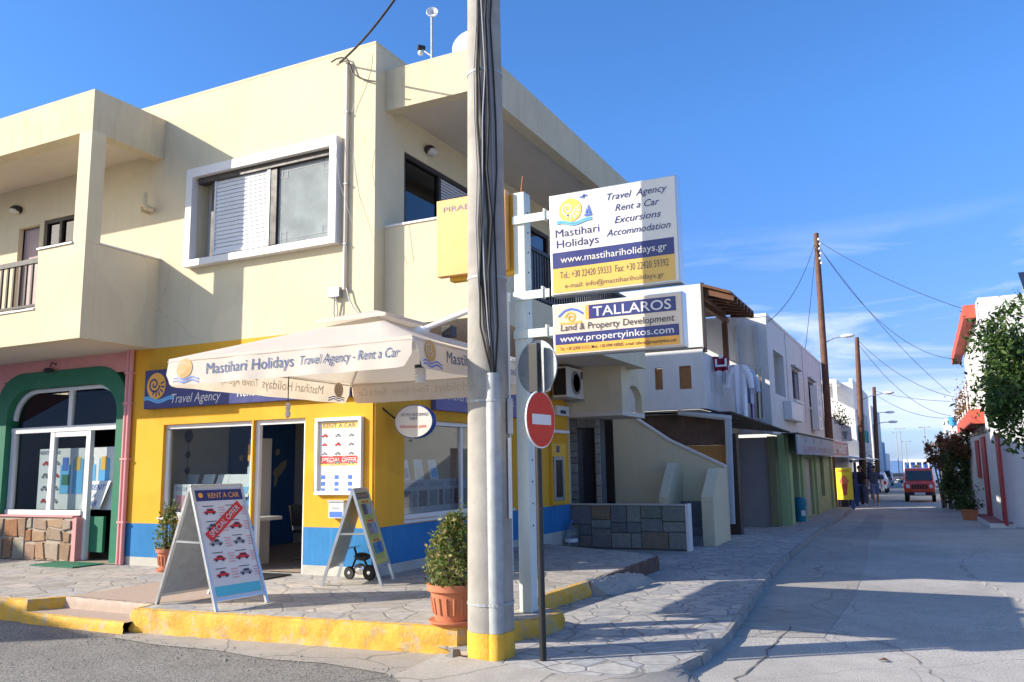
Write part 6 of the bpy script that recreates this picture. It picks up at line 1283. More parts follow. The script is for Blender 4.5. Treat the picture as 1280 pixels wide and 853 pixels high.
m_ = MB(); m_.lathe(q, [(.16, 0), (.19, .42), (.20, .5), (.20, .52)], 16); m_.build('body', M['teal'], tb, smooth=True); m_ = MB(); m_.lathe(q+Vector((0, 0, .521)), [(.205, 0), (.205, .06), (.19, .15), (.12, .20), (0.0, .21)], 16); m_.build('hood', M['teal'], tb, smooth=True); m_ = MB(); m_.hexa(*[q+Vector((a, b, c)) for c in (.18, .34) for a, b in ((.06, -.195), (.17, -.12), (.165, -.11), (.055, -.185))]); m_.build('sticker', M['paper'], tb)

# ================================================================== FURTHER ALONG THE LEFT SIDE
rs_ = thing('market_sign', 'white board with dark red SUPER MARKET letters over the blue shop awning', 'sign', (-3.4, 41, 2.2)); q0, q1 = at(1028, 560, 'x', -3.35), at(1061, 570, 'x', -3.35); z0, z1 = at(1040, 571, 'x', -3.35).z, at(1040, 549, 'x', -3.35).z; fr = FB(-3.35)
m_ = MB(); m_.fbox(fr, q0.y, q1.y, z0, z1, -.1, 0); m_.build('board', M['white'], rs_); m_ = MB(); m_.fquad(fr, q0.y+.8, q1.y-.2, z0+.05, z1-.05, .004); m_.build('red_field', mat('maroon_field', (.33, .05, .06), .5), rs_); lettering(rs_, fr, [(glyphs('SUPER MARKET', (z1-z0)*.55, (q1.y-q0.y)*.78, .01), (q0.y+q1.y)/2+.2, z0+(z1-z0)*.22)], M['white'], .008)
def block(name, label, x0, x1, y0, y1, h, m, wins, cat='building', base=None):
    t = thing(name, label, cat, ((x0+x1)/2, (y0+y1)/2, zr(y0)-.2)); zb = zr(y1)-.3; m_ = MB()
    side = 1 if x1 < 0 else -1; fx = x1 if side > 0 else x0; fr = FB(fx) if side > 0 else FL(fx)
    hs = [((a, b, c, d) if side > 0 else (-b, -a, c, d)) for a, b, c, d in wins]
    m_.wall(fr, *( (y0, y1) if side > 0 else (-y1, -y0)), zb, h, hs, .2)
    if side > 0: m_.box(x0, x1-.2, y0+.002, y1-.002, zb, h-.25)
    else: m_.box(x0+.2, x1, y0+.002, y1-.002, zb, h-.25)
    m_.build('wall', m, t)
    for a in hs: m2 = MB(); m2.fbox(fr, a[0], a[1], a[2], a[3], -.16, -.12); wo = m2.build('window', M['glassblack'], t); m3 = MB(); m3.fbox(fr, a[0]-.05, a[1]+.05, a[2]-.08, a[2]-.002, -.1, .05); m3.build('window_sill', M['white'], wo)
    return t
b4 = block('cream_house', 'low cream house with plants on its roof terrace behind the tarred wooden pole', -10, -3.7, 39.2, 46.5, 3.6, mat('pale_cream_render', (.66, .60, .50), .85), [])
hg = thing('hanging_sign', 'white projecting sign with a grey cone emblem above the red market board', 'sign', (-3.0, 44, 3.0)); q0, q1 = at(1048.5, 552, 'y', 44), at(1063.5, 531, 'y', 44); fr = FA(44); m_ = MB(); m_.fbox(fr, q0.x, q1.x, q0.z, q1.z, -.12, 0); m_.build('panel', M['paper'], hg); W = q1.x-q0.x; Hh = q1.z-q0.z; m_ = MB(); m_.fpoly(fr, [(q0.x+W*.3, q0.z+Hh*.6), (q0.x+W*.72, q0.z+Hh*.6), (q0.x+W*.6, q0.z+Hh*.12), (q0.x+W*.42, q0.z+Hh*.12)], .006); m_.build('cone_emblem', M['greyink'], hg); lettering(hg, fr, [(glyphs('KIOSK', Hh*.13, W*.75), (q0.x+q1.x)/2, q0.z+Hh*.8)], M['redtrim'], .006); m_ = MB(); m_.box(-3.75, q0.x, 43.9, 43.96, q0.z+.3, q0.z+.36); m_.build('bracket', M['dark'], hg)
rnd = random.Random(5)
for k, (px_, lab) in enumerate(((1043, 'reddish terrace plant on the cream house, left of the projecting sign'), (1052, 'spiky dark terrace plant on the cream house, right of the other'))):
    q = at(px_, 537, 'y', 41+k*2); z0 = 3.6-.25; m_ = MB(); leaves(m_, [(q.x+rnd.gauss(0, .22), q.y+rnd.gauss(0, .22), 3.4+abs(rnd.gauss(0, .38))) for _ in range(260)], .06, rnd); t = m_.build('terrace_plant', M['leafred'] if k == 0 else M['leafdark']); tag(t, lab, 'plant', 'plants on the roof terrace')
# blue framed shop with awning
bs_ = thing('blue_shop', 'open fronted shop with cobalt blue posts and a thin grey awning', 'shop', (-3.6, 44, -.3)); m_ = MB(); q0, q1 = at(1045, 573, 'x', -3.0), at(1082, 573, 'x', -2.95); za = q0.z
for x_, y_ in ((-3.0, 41), (-3.0, 44.5), (-3.0, 48), (-3.0, 52)): m_.box(x_-.06, x_+.06, y_-.06, y_+.06, zr(y_), za-.05)
m_.box(-3.06, -2.94, 39, 55, za-.18, za-.06); m_.build('blue_post', M['bluetrim'], bs_); m_ = MB(); m_.hexa((-4.5, 38.8, za+.25), (-2.7, 38.8, za-.05), (-2.7, 56, za-.05), (-4.5, 56, za+.25), (-4.5, 38.8, za+.28), (-2.7, 38.8, za-.02), (-2.7, 56, za-.02), (-4.5, 56, za+.28)); m_.build('awning', mat('awning_grey', (.42, .44, .46), .8), bs_)
m_ = MB(); m_.box(-6, -4.2, 46.6, 56, -.8, za+.2); m_.build('back_wall', M['whitewall'], bs_); m_ = MB()
for k in range(7): y_ = 40+2.0*k; m_.box(-3.6-.3*(k % 2), -3.3, y_, y_+.7, zr(y_), zr(y_)+.7+.4*(k % 3))
m_.build('display_stand', M['interiordark'], bs_)
ic = thing('ice_cream_sign', 'bright yellow upright sign with a pink ice cream cone on a short stand', 'sign', (-3.0, 37.4, zr(37)))
q0, q1 = at(1047, 625, 'y', 37.4), at(1064, 585, 'y', 37.4); fr = FA(37.4); m_ = MB(); m_.fbox(fr, q0.x, q1.x, q0.z, q1.z, -.16, 0); m_.build('panel', mat('yellow_lightbox', (.85, .72, .06), .4), ic, bevel=.02); W, Hh = q1.x-q0.x, q1.z-q0.z
m_ = MB()
for a, b, r_ in ((.5, .66, .2), (.36, .58, .15), (.64, .58, .15), (.5, .52, .17)): m_.disc(fr, q0.x+W*a, q0.z+Hh*b, W*r_, W*r_, .004+.002*a, None, 16)
m_.build('ice_cream', M['icecream'], ic); m_ = MB(); m_.fpoly(fr, [(q0.x+W*.3, q0.z+Hh*.5), (q0.x+W*.7, q0.z+Hh*.5), (q0.x+W*.6, q0.z+Hh*.14), (q0.x+W*.4, q0.z+Hh*.14)], .008); m_.build('cone', M['coral'], ic); lettering(ic, fr, [(glyphs('GELATO', Hh*.07, W*.7, .01), (q0.x+q1.x)/2, q0.z+Hh*.87)], M['redink'], .006); m_ = MB(); m_.box(q1.x-.12, q1.x+.02, 37.5, 37.56, zr(37), q0.z+.2); m_.build('stand', M['bluetrim'], ic)
def balc_house(name, label, x0, x1, y0, y1, h0, h, m):
    t = block(name, label, x0, x1, y0, y1, h, m, [(y0+1.5+2.4*k, y0+2.7+2.4*k, h0+.5, h0+1.9) for k in range(int((y1-y0-2)/2.4))]); return t
t = balc_house('white_house', 'white two storey house with teal shutters and an open corner balcony', -11, -4.0, 58, 74, 3.2, 7.0, M['whitewall'])
m_ = MB(); m_.box(-6.5, -4.7, 55.0, 58, 3.2, 3.4); m_.box(-6.5, -4.7, 55, 58, 6.5, 6.75); m_.box(-4.95, -4.72, 55, 55.25, 3.4, 6.5); m_.build('corner_balcony', M['whitewall'], t); m_ = MB()
for k in range(5): m_.box(-3.99, -3.90, 59+2.4*k, 59.5+2.4*k, 3.0, 3.9)
m_.build('teal_shutter', M['tealtrim'], t)
block('narrow_house', 'narrow white house with a dark upper window behind the second wooden pole', -9, -4.2, 80, 96, 6.6, M['whitewall'], [(81, 84, 3.4, 4.9), (86, 90, 3.2, 5.2), (81, 84, .6, 2.2)])
block('blue_house', 'low blue edged house near the sea end of the street', -8, -4.6, 98, 112, 3.8, mat('blue_wash', (.12, .28, .46), .8), [(99, 101, 1.2, 2.4)])
block('low_white_house', 'small white flat roofed house last on the left before the harbour', -8, -4.9, 114, 132, 2.6, M['whitewall'], [(116, 119, .3, 1.4)])
def bushy(name, label, c, r, n, m, size, seed, cat='shrub', trunk=True, lump=.25):
    rnd = random.Random(seed); t = thing(name, label, cat, (c[0], c[1], zr(c[1])))
    if trunk:
        m_ = MB(); zb = zr(c[1])
        for k in range(5): th = rnd.uniform(0, 2*PI); m_.tube([(c[0]+.05*math.cos(th), c[1]+.05*math.sin(th), zb), (c[0]+r[0]*.25*math.cos(th), c[1]+r[1]*.25*math.sin(th), (zb+c[2])/2), (c[0]+r[0]*.6*math.cos(th), c[1]+r[1]*.6*math.sin(th), c[2]+r[2]*.3)], [.05, .035, .012], 6)
        m_.build('stem', M['bark'], t)
    P = []; cl = [(Vector((rnd.gauss(0, 1), rnd.gauss(0, 1), rnd.gauss(0, 1))).normalized(), rnd.uniform(.25, .5)) for _ in range(26)]
    while len(P) < n:
        d, s = rnd.choice(cl); q = d*rnd.uniform(.45, .95)+Vector((rnd.gauss(0, 1), rnd.gauss(0, 1), rnd.gauss(0, 1)))*s*.42
        P.append((c[0]+q.x*r[0], c[1]+q.y*r[1], max(zr(c[1])+.1, c[2]+q.z*r[2])))
    m_ = MB(); leaves(m_, P, size, rnd); m_.build('foliage', m, t); return t
bushy('shrub', 'dark shrub beside the street in front of the third wooden pole', (-3.9, 60, 1.0), (.9, 1.2, 1.3), 900, M['leafdark'], .10, 21)
# wooden poles
def woodpole(label, px0, y0, ytop, base_px, r0, r1):
    p = G(base_px[0], base_px[1], .085) if isinstance(base_px[0], (int, float)) else base_px[0]; d = math.hypot(p.x, p.y); top = atd(px0, ytop, d); t = thing('wooden_pole', label, 'pole', (p.x, p.y, p.z), 'tarred wooden poles'); m_ = MB(); m_.tube([p-Vector((0, 0, .1)), p.lerp(top, .35), p.lerp(top, .7), top], [r0, r0*.9, r0*.8, r1], 12); m_.build('shaft', M['woodpole'], t, smooth=True); return t, p, top
wp1, b1p, t1p = woodpole('nearest and tallest tarred wooden pole with a street lamp arm, beside the green shop', 1020, 0, 292, (Vector((at(1037, 560, 'y', 38.4).x, 38.4, zr(38.4)+.085)),), .17, .11)
wp2, b2p, t2p = woodpole('second tarred wooden pole down the street, in front of the blue shop', 1071, 0, 422, (1081, 628), .16, .10)
wp3, b3p, t3p = woodpole('farthest tarred wooden pole with two lamp arms, near the parked cars', 1092.5, 0, 484, (1098, 614), .18, .12)
def lamparm(t, p, side, up, ln, s=1.0):
    m_ = MB(); e = p+Vector((side[0], side[1], 0)).normalized()*ln+Vector((0, 0, up)); m_.tube([p, p.lerp(e, .5)+Vector((0, 0, .06)), e], .03*s, 6); m_.build('lamp_arm', M['greymetal'], t, smooth=True); m_ = MB(); m_.ell(e+Vector((side[0]*.3*s, side[1]*.3*s, .02)), .38*s, .2*s, .11*s) ; m_.build('lamp_head', M['whiteplastic'], t, smooth=True)
d1 = math.hypot(b1p.x, b1p.y); q = atd(1032, 428, d1); q2 = atd(1054, 421, d1); lamparm(wp1, q, (q2-q)[:2], q2.z-q.z, (Vector((q2-q)[:2])).length, .8)
d3 = math.hypot(b3p.x, b3p.y); 
for a, b in (((1097, 517), (1109, 516)), ((1097, 530), (1112, 528))): q = atd(*a, d3); q2 = atd(*b, d3); lamparm(wp3, q, (q2-q)[:2], q2.z-q.z, (Vector((q2-q)[:2])).length, .9)
q = atd(1072, 502, math.hypot(b2p.x, b2p.y)); lamparm(wp2, q, (1, .2), .35, 1.2, .7)
m_ = MB()
for k in range(6): m_.ell(t1p+Vector((.10+.05*(k % 2), -.08, -.3-.22*k)), .06, .06, .06, 8, 6)
m_.build('insulator', M['whiteplastic'], wp1, smooth=True)
# overhead wires
def wpx(label, a, b, sag, r=.011): mb = MB(); mb.tube(catenary(a, b, sag), r, 5); tag(mb.build('overhead_cable', M['rubber']), label, 'cable')
R1A = at(1203, 386, 'x', 1.6)
wpx('upper cable from the top of the tallest wooden pole to the red roof slab', t1p+Vector((0, 0, -.3)), R1A, .25)
wpx('sagging cable from the tallest wooden pole to below the red slab', t1p+Vector((0, 0, -.45)), at(1203, 450, 'x', 1.55), 1.3)
wpx('cable dropping from the tallest wooden pole to the balcony with flowers', t1p+Vector((0, 0, -.5)), at(1188, 492, 'x', 1.3), .5)
wpx('curved cable from the tallest wooden pole to the corner of the white building', t1p+Vector((-.1, 0, -.5)), (WX+.05, WY+.1, 5.75), .45)
wpx('steep cable from the tallest wooden pole down to the middle of the white roof', t1p+Vector((-.05, 0, -.6)), (WX, 33.5, 6.0), .1)
wpx('upper cable from the second wooden pole to the right side of the street', t2p+Vector((0, 0, -.1)), at(1196, 497, 'x', 1.3), .5)
wpx('lower cable from the second wooden pole to the right side of the street', t2p+Vector((0, 0, -.25)), at(1190, 520, 'x', 1.3), .8)
wpx('low cable crossing from the farthest wooden pole to the right', t3p+Vector((0, 0, -.5)), at(1190, 523, 'x', 1.5), .5, .014)
wpx('nearly level cable crossing from the farthest wooden pole', t3p+Vector((0, 0, -.3)), at(1188, 502, 'x', 1.5), .15, .014)
# ================================================================== RIGHT SIDE OF THE STREET
rh = thing('right_house', 'white house with coral red balcony on the right side of the street', 'house', (3.5, 31, -.2))
r0 = Vector((1.78, 27.0, 0)); r1 = Vector((1.42, 37.8, 0)); dv_ = (r1-r0).normalized(); fr = Fr(r1, -dv_)      # street face, seen from the road
Lr = (r1-r0).length; 
def onface(px, py, f=fr):
    d = ray(px, py); o = Vector((0, 0, H)); t = (f.O-o).dot(f.N)/d.dot(f.N); p = o+d*t; return (p-f.O).dot(f.R), p.z
zt1 = onface(1250, 537)[1]
s_ = [(onface(1222, 575)[0], onface(1226, 575)[0]), (onface(1231, 590)[0], onface(1236, 590)[0]), (onface(1250, 590)[0], onface(1254, 590)[0])]
m_ = MB(); m_.wall(fr, 0, Lr, -.5, zt1, [], .2); m_.wall(Fr(r0+Vector((0, 0, 0)), (1, 0, 0)), .0, 9, -.5, zt1, [], .2); m_.build('wall', M['whitewall'], rh)
for (u0, u1), za, zb in zip(s_, (onface(1225, 597)[1], -.1, -.1), (zt1-.15, zt1-.08, zt1-.08)): m_ = MB(); m_.fbox(fr, u0, u1, za, zb, .001, .05); m_.build('red_trim', M['redtrim'], rh)
m_ = MB()
for u in (.4, 1.6, 3.0, 4.6, 6.4, 8.0): m_.lathe(fr.p(u, zt1, -.1), [(.10, 0), (.14, .05), (.12, .14), (0.02, .18)], 10)
m_.build('wall_finial', M['plinth'], rh, smooth=True)
UX = 2.05; uy0, uy1 = 28.4, 40; zu = at(1228, 372, 'y', uy0).z; ux_ = at(1226, 420, 'y', uy0).x
m_ = MB(); m_.wall(FL(ux_), -uy1, -uy0, zt1-.3, zu, [(-33.6, -31.8, 3.4, 5.6), (-37, -35.4, 3.4, 5.6)], .2); m_.wall(FA(uy0-.001), ux_, 11, zt1-.3, zu, [(4.2, 5.4, 3.9, 5.2)], .2); m_.box(ux_+.2, 11, uy0+.2, uy1, zu-.5, zu-.4); m_.build('upper_wall', M['whitewall'], rh)
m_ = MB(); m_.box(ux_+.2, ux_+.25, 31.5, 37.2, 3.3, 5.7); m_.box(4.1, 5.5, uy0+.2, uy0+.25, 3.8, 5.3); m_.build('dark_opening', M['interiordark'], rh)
c = [at(1205, 381, 'y', 29.6), at(1187, 434, 'x', .85)]
xs0 = at(1203, 383, 'y', 29.6).x; zs1 = at(1203, 382, 'y', 29.6).z
m_ = MB(); ye = at(1187.5, 432, 'x', xs0).y; m_.box(xs0, ux_-.002, 29.6, ye, zs1-.42, zs1); m_.build('roof_slab', M['coral'], rh, bevel=.015)
xb0 = at(1213, 520, 'y', 29.9).x; zb0 = at(1213, 530, 'y', 29.9).z; ybe = at(1197, 540, 'x', xb0).y
m_ = MB(); m_.box(xb0, ux_-.002, 29.9, ybe, zb0, zb0+.46); m_.build('balcony_slab', M['coral'], rh, bevel=.015)
m_ = MB(); z0, z1 = zb0+.46, zb0+1.45
for z in (z0+.25, z0+.55, z1): m_.tube([(ux_, 29.95, z), (xb0+.04, 29.95, z), (xb0+.04, ybe-.05, z)], .022, 6)
for k in range(7): y_ = 29.95+(ybe-30)*k/6; m_.tube([(xb0+.04, y_, z0), (xb0+.04, y_, z1)], .026, 6)
for k in range(5): x_ = xb0+.04+(ux_-xb0-.1)*k/5; m_.tube([(x_, 29.95, z0), (x_, 29.95, z1)], .026, 6)
m_.build('balcony_railing', M['white'], rh)
rnd = random.Random(77); m_ = MB(); leaves(m_, [(xb0+rnd.uniform(-.15, .3), rnd.uniform(31, ybe), z0+.1+abs(rnd.gauss(0, .45))) for _ in range(900)], .055, rnd); tag(m_.build('balcony_plants', M['leafred'], kind='stuff'), 'reddish flowering plants growing along the coral balcony', 'plants', None, 'stuff')
q = at(1191, 527, 'x', xb0-.1); m_ = MB(); m_.lathe(q+Vector((0, 0, -.2)), [(.15, 0), (.2, .4), (.2, .42), (.17, .42)], 14); tag(m_.build('hanging_tub', mat('bright_blue_plastic', (.05, .32, .62), .5)), 'bright blue plastic tub hanging at the end of the coral balcony', 'tub')
m_ = MB(); m_.tube([(ux_-.05, 28.5, 2.6), (ux_-.05, 28.5, 3.6)], .06, 8); m_.build('downpipe', M['white'], rh)
st_ = MB(); a, b, c, d = G(1220, 650), G(1238, 661), G(1258, 660), G(1226, 640); st_.hexa((1.38, 26.7, -.3), (1.98, 26.6, -.3), (1.80, 31.5, -.3), (1.2, 31.5, -.3), (1.38, 26.7, -.06), (1.98, 26.6, -.06), (1.80, 31.5, -.1), (1.2, 31.5, -.1)); st_.build('white_step', M['whitewall'], kind='structure', bevel=.015)
st_ = MB(); st_.hexa((1.40, 26.72, -.058), (1.96, 26.62, -.058), (1.79, 31.45, -.098), (1.22, 31.45, -.098), (1.40, 26.72, -.045), (1.96, 26.62, -.045), (1.79, 31.45, -.085), (1.22, 31.45, -.085)); st_.build('red_tiled_step', mat('red_step_tile', (.28, .085, .075), .6), kind='structure')
q = at(1278, 352, 'y', 30.5); m_ = MB(); m_.hexa(*[q+Vector((a, b, c+a*0)) for c in (0, .05) for a, b in ((-.1, -.6), (1.4, -.6), (1.4, .6), (-.1, .6))]); sp2 = thing('solar_panel', 'edge of a dark solar panel on the white roof at the far right', 'solar panel', (q.x+.6, 30.5, zu)); m_ = MB(); m_.hexa(q+Vector((-.05, -.5, -.35)), q+Vector((1.6, -.5, -.35)), q+Vector((1.6, .5, .35)), q+Vector((-.05, .5, .35)), q+Vector((-.05, -.52, -.30)), q+Vector((1.6, -.52, -.30)), q+Vector((1.6, .48, .40)), q+Vector((-.05, .48, .40))); m_.build('panel', M['solar'], sp2, bevel=.01); m_ = MB(); m_.box(q.x, q.x+.05, q.y+.3, q.y+.35, zu-.45, q.z+.15); m_.box(q.x+1.4, q.x+1.45, q.y+.3, q.y+.35, zu-.45, q.z+.15); m_.build('leg', M['galv'], sp2)
# hedge of bougainvillea and its neighbours
def onr(px, py, Y): return at(px, py, 'y', Y)
q = onr(1200, 600, 37.5); bushy('bougainvillea', 'tall dark green bougainvillea climbing the wall before the white house', (q.x+.05, 37.5, 1.15), (.75, 1.6, 1.75), 3600, M['leafdark'], .085, 31)
q = onr(1176, 580, 40); bushy('bougainvillea', 'reddish brown bougainvillea overhanging the road beside the dark one', (q.x, 40, 2.0), (.62, 1.4, .75), 1500, M['leafred'], .085, 32)
q = onr(1184, 600, 39); bushy('shrub', 'bright green shrub low beneath the reddish bougainvillea', (q.x+.05, 39, .75), (.30, .8, .75), 700, M['leaflight'], .075, 33)
q = onr(1204, 570, 36.5); bushy('bougainvillea', 'bougainvillea with rusty bracts nearest the white wall with red stripes', (q.x+.05, 36.5, 2.2), (.55, 1.2, .6), 1100, M['leafred'], .07, 34, trunk=False)
q = G(1213, 650); t = thing('planter', 'terracotta trough with a leafy plant against the red striped wall', 'pot plant', q); m_ = MB(); m_.hexa(*[q+Vector((a*s, b*s, c)) for c, s in ((0, .85), (.33, 1.0)) for a, b in ((-.24, -.24), (.24, -.24), (.24, .24), (-.24, .24))]); m_.build('trough', M['terracotta'], t, bevel=.02); m_ = MB(); rnd = random.Random(3); leaves(m_, [(q.x+rnd.gauss(0, .2), q.y+rnd.gauss(0, .2), q.z+.35+abs(rnd.gauss(0, .28))) for _ in range(420)], .05, rnd); m_.build('foliage', M['leafdark'], t)
# the citrus tree at the right edge
rnd = random.Random(99); tc_ = at(1318, 466, 'y', 21.5); tr_ = thing('citrus_tree', 'dark leafy citrus tree reaching in from the right edge before the white house', 'tree', (tc_.x+.5, 21.5, zr(21.5)))
bx_, byy = tc_.x+.5, 21.5; bm_ = MB(); bm_.tube([(bx_, byy, -.15), (bx_-.05, byy, 1.2), (bx_-.2, byy, 2.2)], [.16, .13, .10], 10); tips = []
for k in range(34):
    th = rnd.uniform(0, 2*PI); ph = rnd.uniform(-.35, 1.2); L_ = rnd.uniform(1.4, 2.35); d = Vector((math.cos(th)*math.cos(ph), math.sin(th)*math.cos(ph), math.sin(ph)*.95)); o_ = Vector((bx_-.2, byy, 2.2)); c0 = o_.lerp(tc_, .6); mid = c0+d*L_*.5+Vector((0, 0, .1)); tip = c0+d*L_; bm_.tube([o_, mid, tip], [.06, .03, .010], 5); tips.append((mid, tip))
bm_.build('trunk', M['bark'], tr_, smooth=True); P = []
for mid, tip in tips:
    for _ in range(430):
        u = rnd.uniform(.05, 1.15); p = mid.lerp(tip, u); s = .30 if u < .8 else .17; P.append(p+Vector((rnd.gauss(0, s), rnd.gauss(0, s), rnd.gauss(0, s*.85))))
for px_, py_, n in ((1214, 402, 8), (1222, 432, 25), (1244, 402, 30), (1262, 390, 40), (1274, 380, 30), (1208, 450, 12), (1203, 464, 8), (1236, 478, 60), (1246, 505, 70), (1252, 522, 70), (1266, 545, 50), (1274, 553, 30), (1220, 446, 30), (1234, 455, 80), (1250, 430, 90), (1262, 500, 130), (1265, 460, 120)):
    q = at(px_, py_, 'y', 21.2)
    for _ in range(n*2): P.append(q+Vector((rnd.gauss(0, .14), rnd.gauss(0, .3), rnd.gauss(0, .16))))
P = [q for q in P if not ((lambda v: (lambda x, y: x < 1233 and 440 < y < 545 or x < 1200)(640+F_PX*v.dot(RR)/v.dot(fw), 426.5-F_PX*v.dot(UU)/v.dot(fw)))(Vector(q)-Vector((0, 0, H))) and rnd.random() < .8)]
m_ = MB(); leaves(m_, P, .068, rnd); m_.build('crown', M['leaf'], tr_)
# far right buildings
block('far_white_house', 'white flat roofed house beyond the bougainvillea', 2.2, 9, 48, 62, 4.2, M['whitewall'], [(50, 52, 1.8, 3.0)])
t = block('terrace_house', 'white house with a pale roof frame farther along on the right', 1.9, 8, 66, 84, 5.0, M['whitewall'], [(68, 71, 2.2, 3.6), (74, 77, 2.2, 3.6)]); m_ = MB(); m_.box(1.3, 1.45, 66, 66.15, 2.4, 4.4); m_.box(1.3, 1.45, 74, 74.15, 2.4, 4.4); m_.box(1.3, 2.2, 66, 74.2, 4.4, 4.55); m_.build('roof_frame', M['white'], t)
t = block('orange_kiosk', 'narrow orange and white shop front far along on the right', 1.0, 3.0, 86, 94, 2.5, mat('orange_wash', (.62, .26, .05), .7), [])
q0, q1 = at(1163, 560, 'y', 85), at(1175, 553, 'y', 85); hs = thing('hotel_sign', 'small cream roof sign above the orange shop front', 'sign', (q0.x, 85, 2.5)); m_ = MB(); m_.box(q0.x, q1.x, 85, 85.15, q0.z, q1.z); m_.build('board', M['signcream'], hs); m_ = MB(); m_.box(q0.x+.1, q0.x+.16, 85.02, 85.1, zr(85)-.2, q0.z); m_.box(q1.x-.16, q1.x-.1, 85.02, 85.1, zr(85)-.2, q0.z); m_.build('leg', M['white'], hs)
# harbour: kiosk roof, street lamps, cars by the water
hk = thing('harbour_kiosk', 'long white roofed open kiosk with blue sides by the water', 'kiosk', (-3, 146, zr(146))); q0, q1 = at(1128, 579, 'y', 146), at(1161, 574, 'y', 146); m_ = MB(); m_.box(q0.x, q1.x, 145, 150, q1.z-.45, q1.z); m_.build('roof', M['white'], hk); m_ = MB(); m_.box(q0.x+.4, q1.x-.3, 145.5, 149.5, zr(146)-.2, q1.z-.45); m_.build('blue_side', mat('harbour_blue', (.05, .16, .55), .6), hk); m_ = MB()
for k in range(5): m_.box(q0.x+.1+k*(q1.x-q0.x-.3)/4, q0.x+.28+k*(q1.x-q0.x-.3)/4, 145, 145.2, zr(146)-.2, q1.z-.45)
m_.build('post', M['white'], hk)
for i, (px_, Y, pt, lab) in enumerate(((1124, 130, 541, 'slender twin armed harbour lamp, leftmost of the row'), (1129, 125, 536, 'twin armed harbour lamp in the middle of the row'), (1135, 120, 552, 'shorter twin armed harbour lamp, right of the row'), (1160, 112, 534, 'harbour lamp standing alone above the jeep'))):
    b = at(px_, 590, 'y', Y); z1 = at(px_, pt, 'y', Y).z; t = thing('street_lamp', lab, 'street lamp', (b.x, Y, zr(Y)), 'harbour street lamps'); m_ = MB(); m_.tube([(b.x, Y, zr(Y)), (b.x, Y, z1)], .06, 6); m_.build('column', M['galv'], t); m_ = MB(); m_.tube([(b.x-.5, Y, z1), (b.x+.5, Y, z1)], .035, 6); m_.ell((b.x-.5, Y, z1), .18, .12, .06); m_.ell((b.x+.5, Y, z1), .18, .12, .06); m_.build('lamp_head', M['galv'], t)

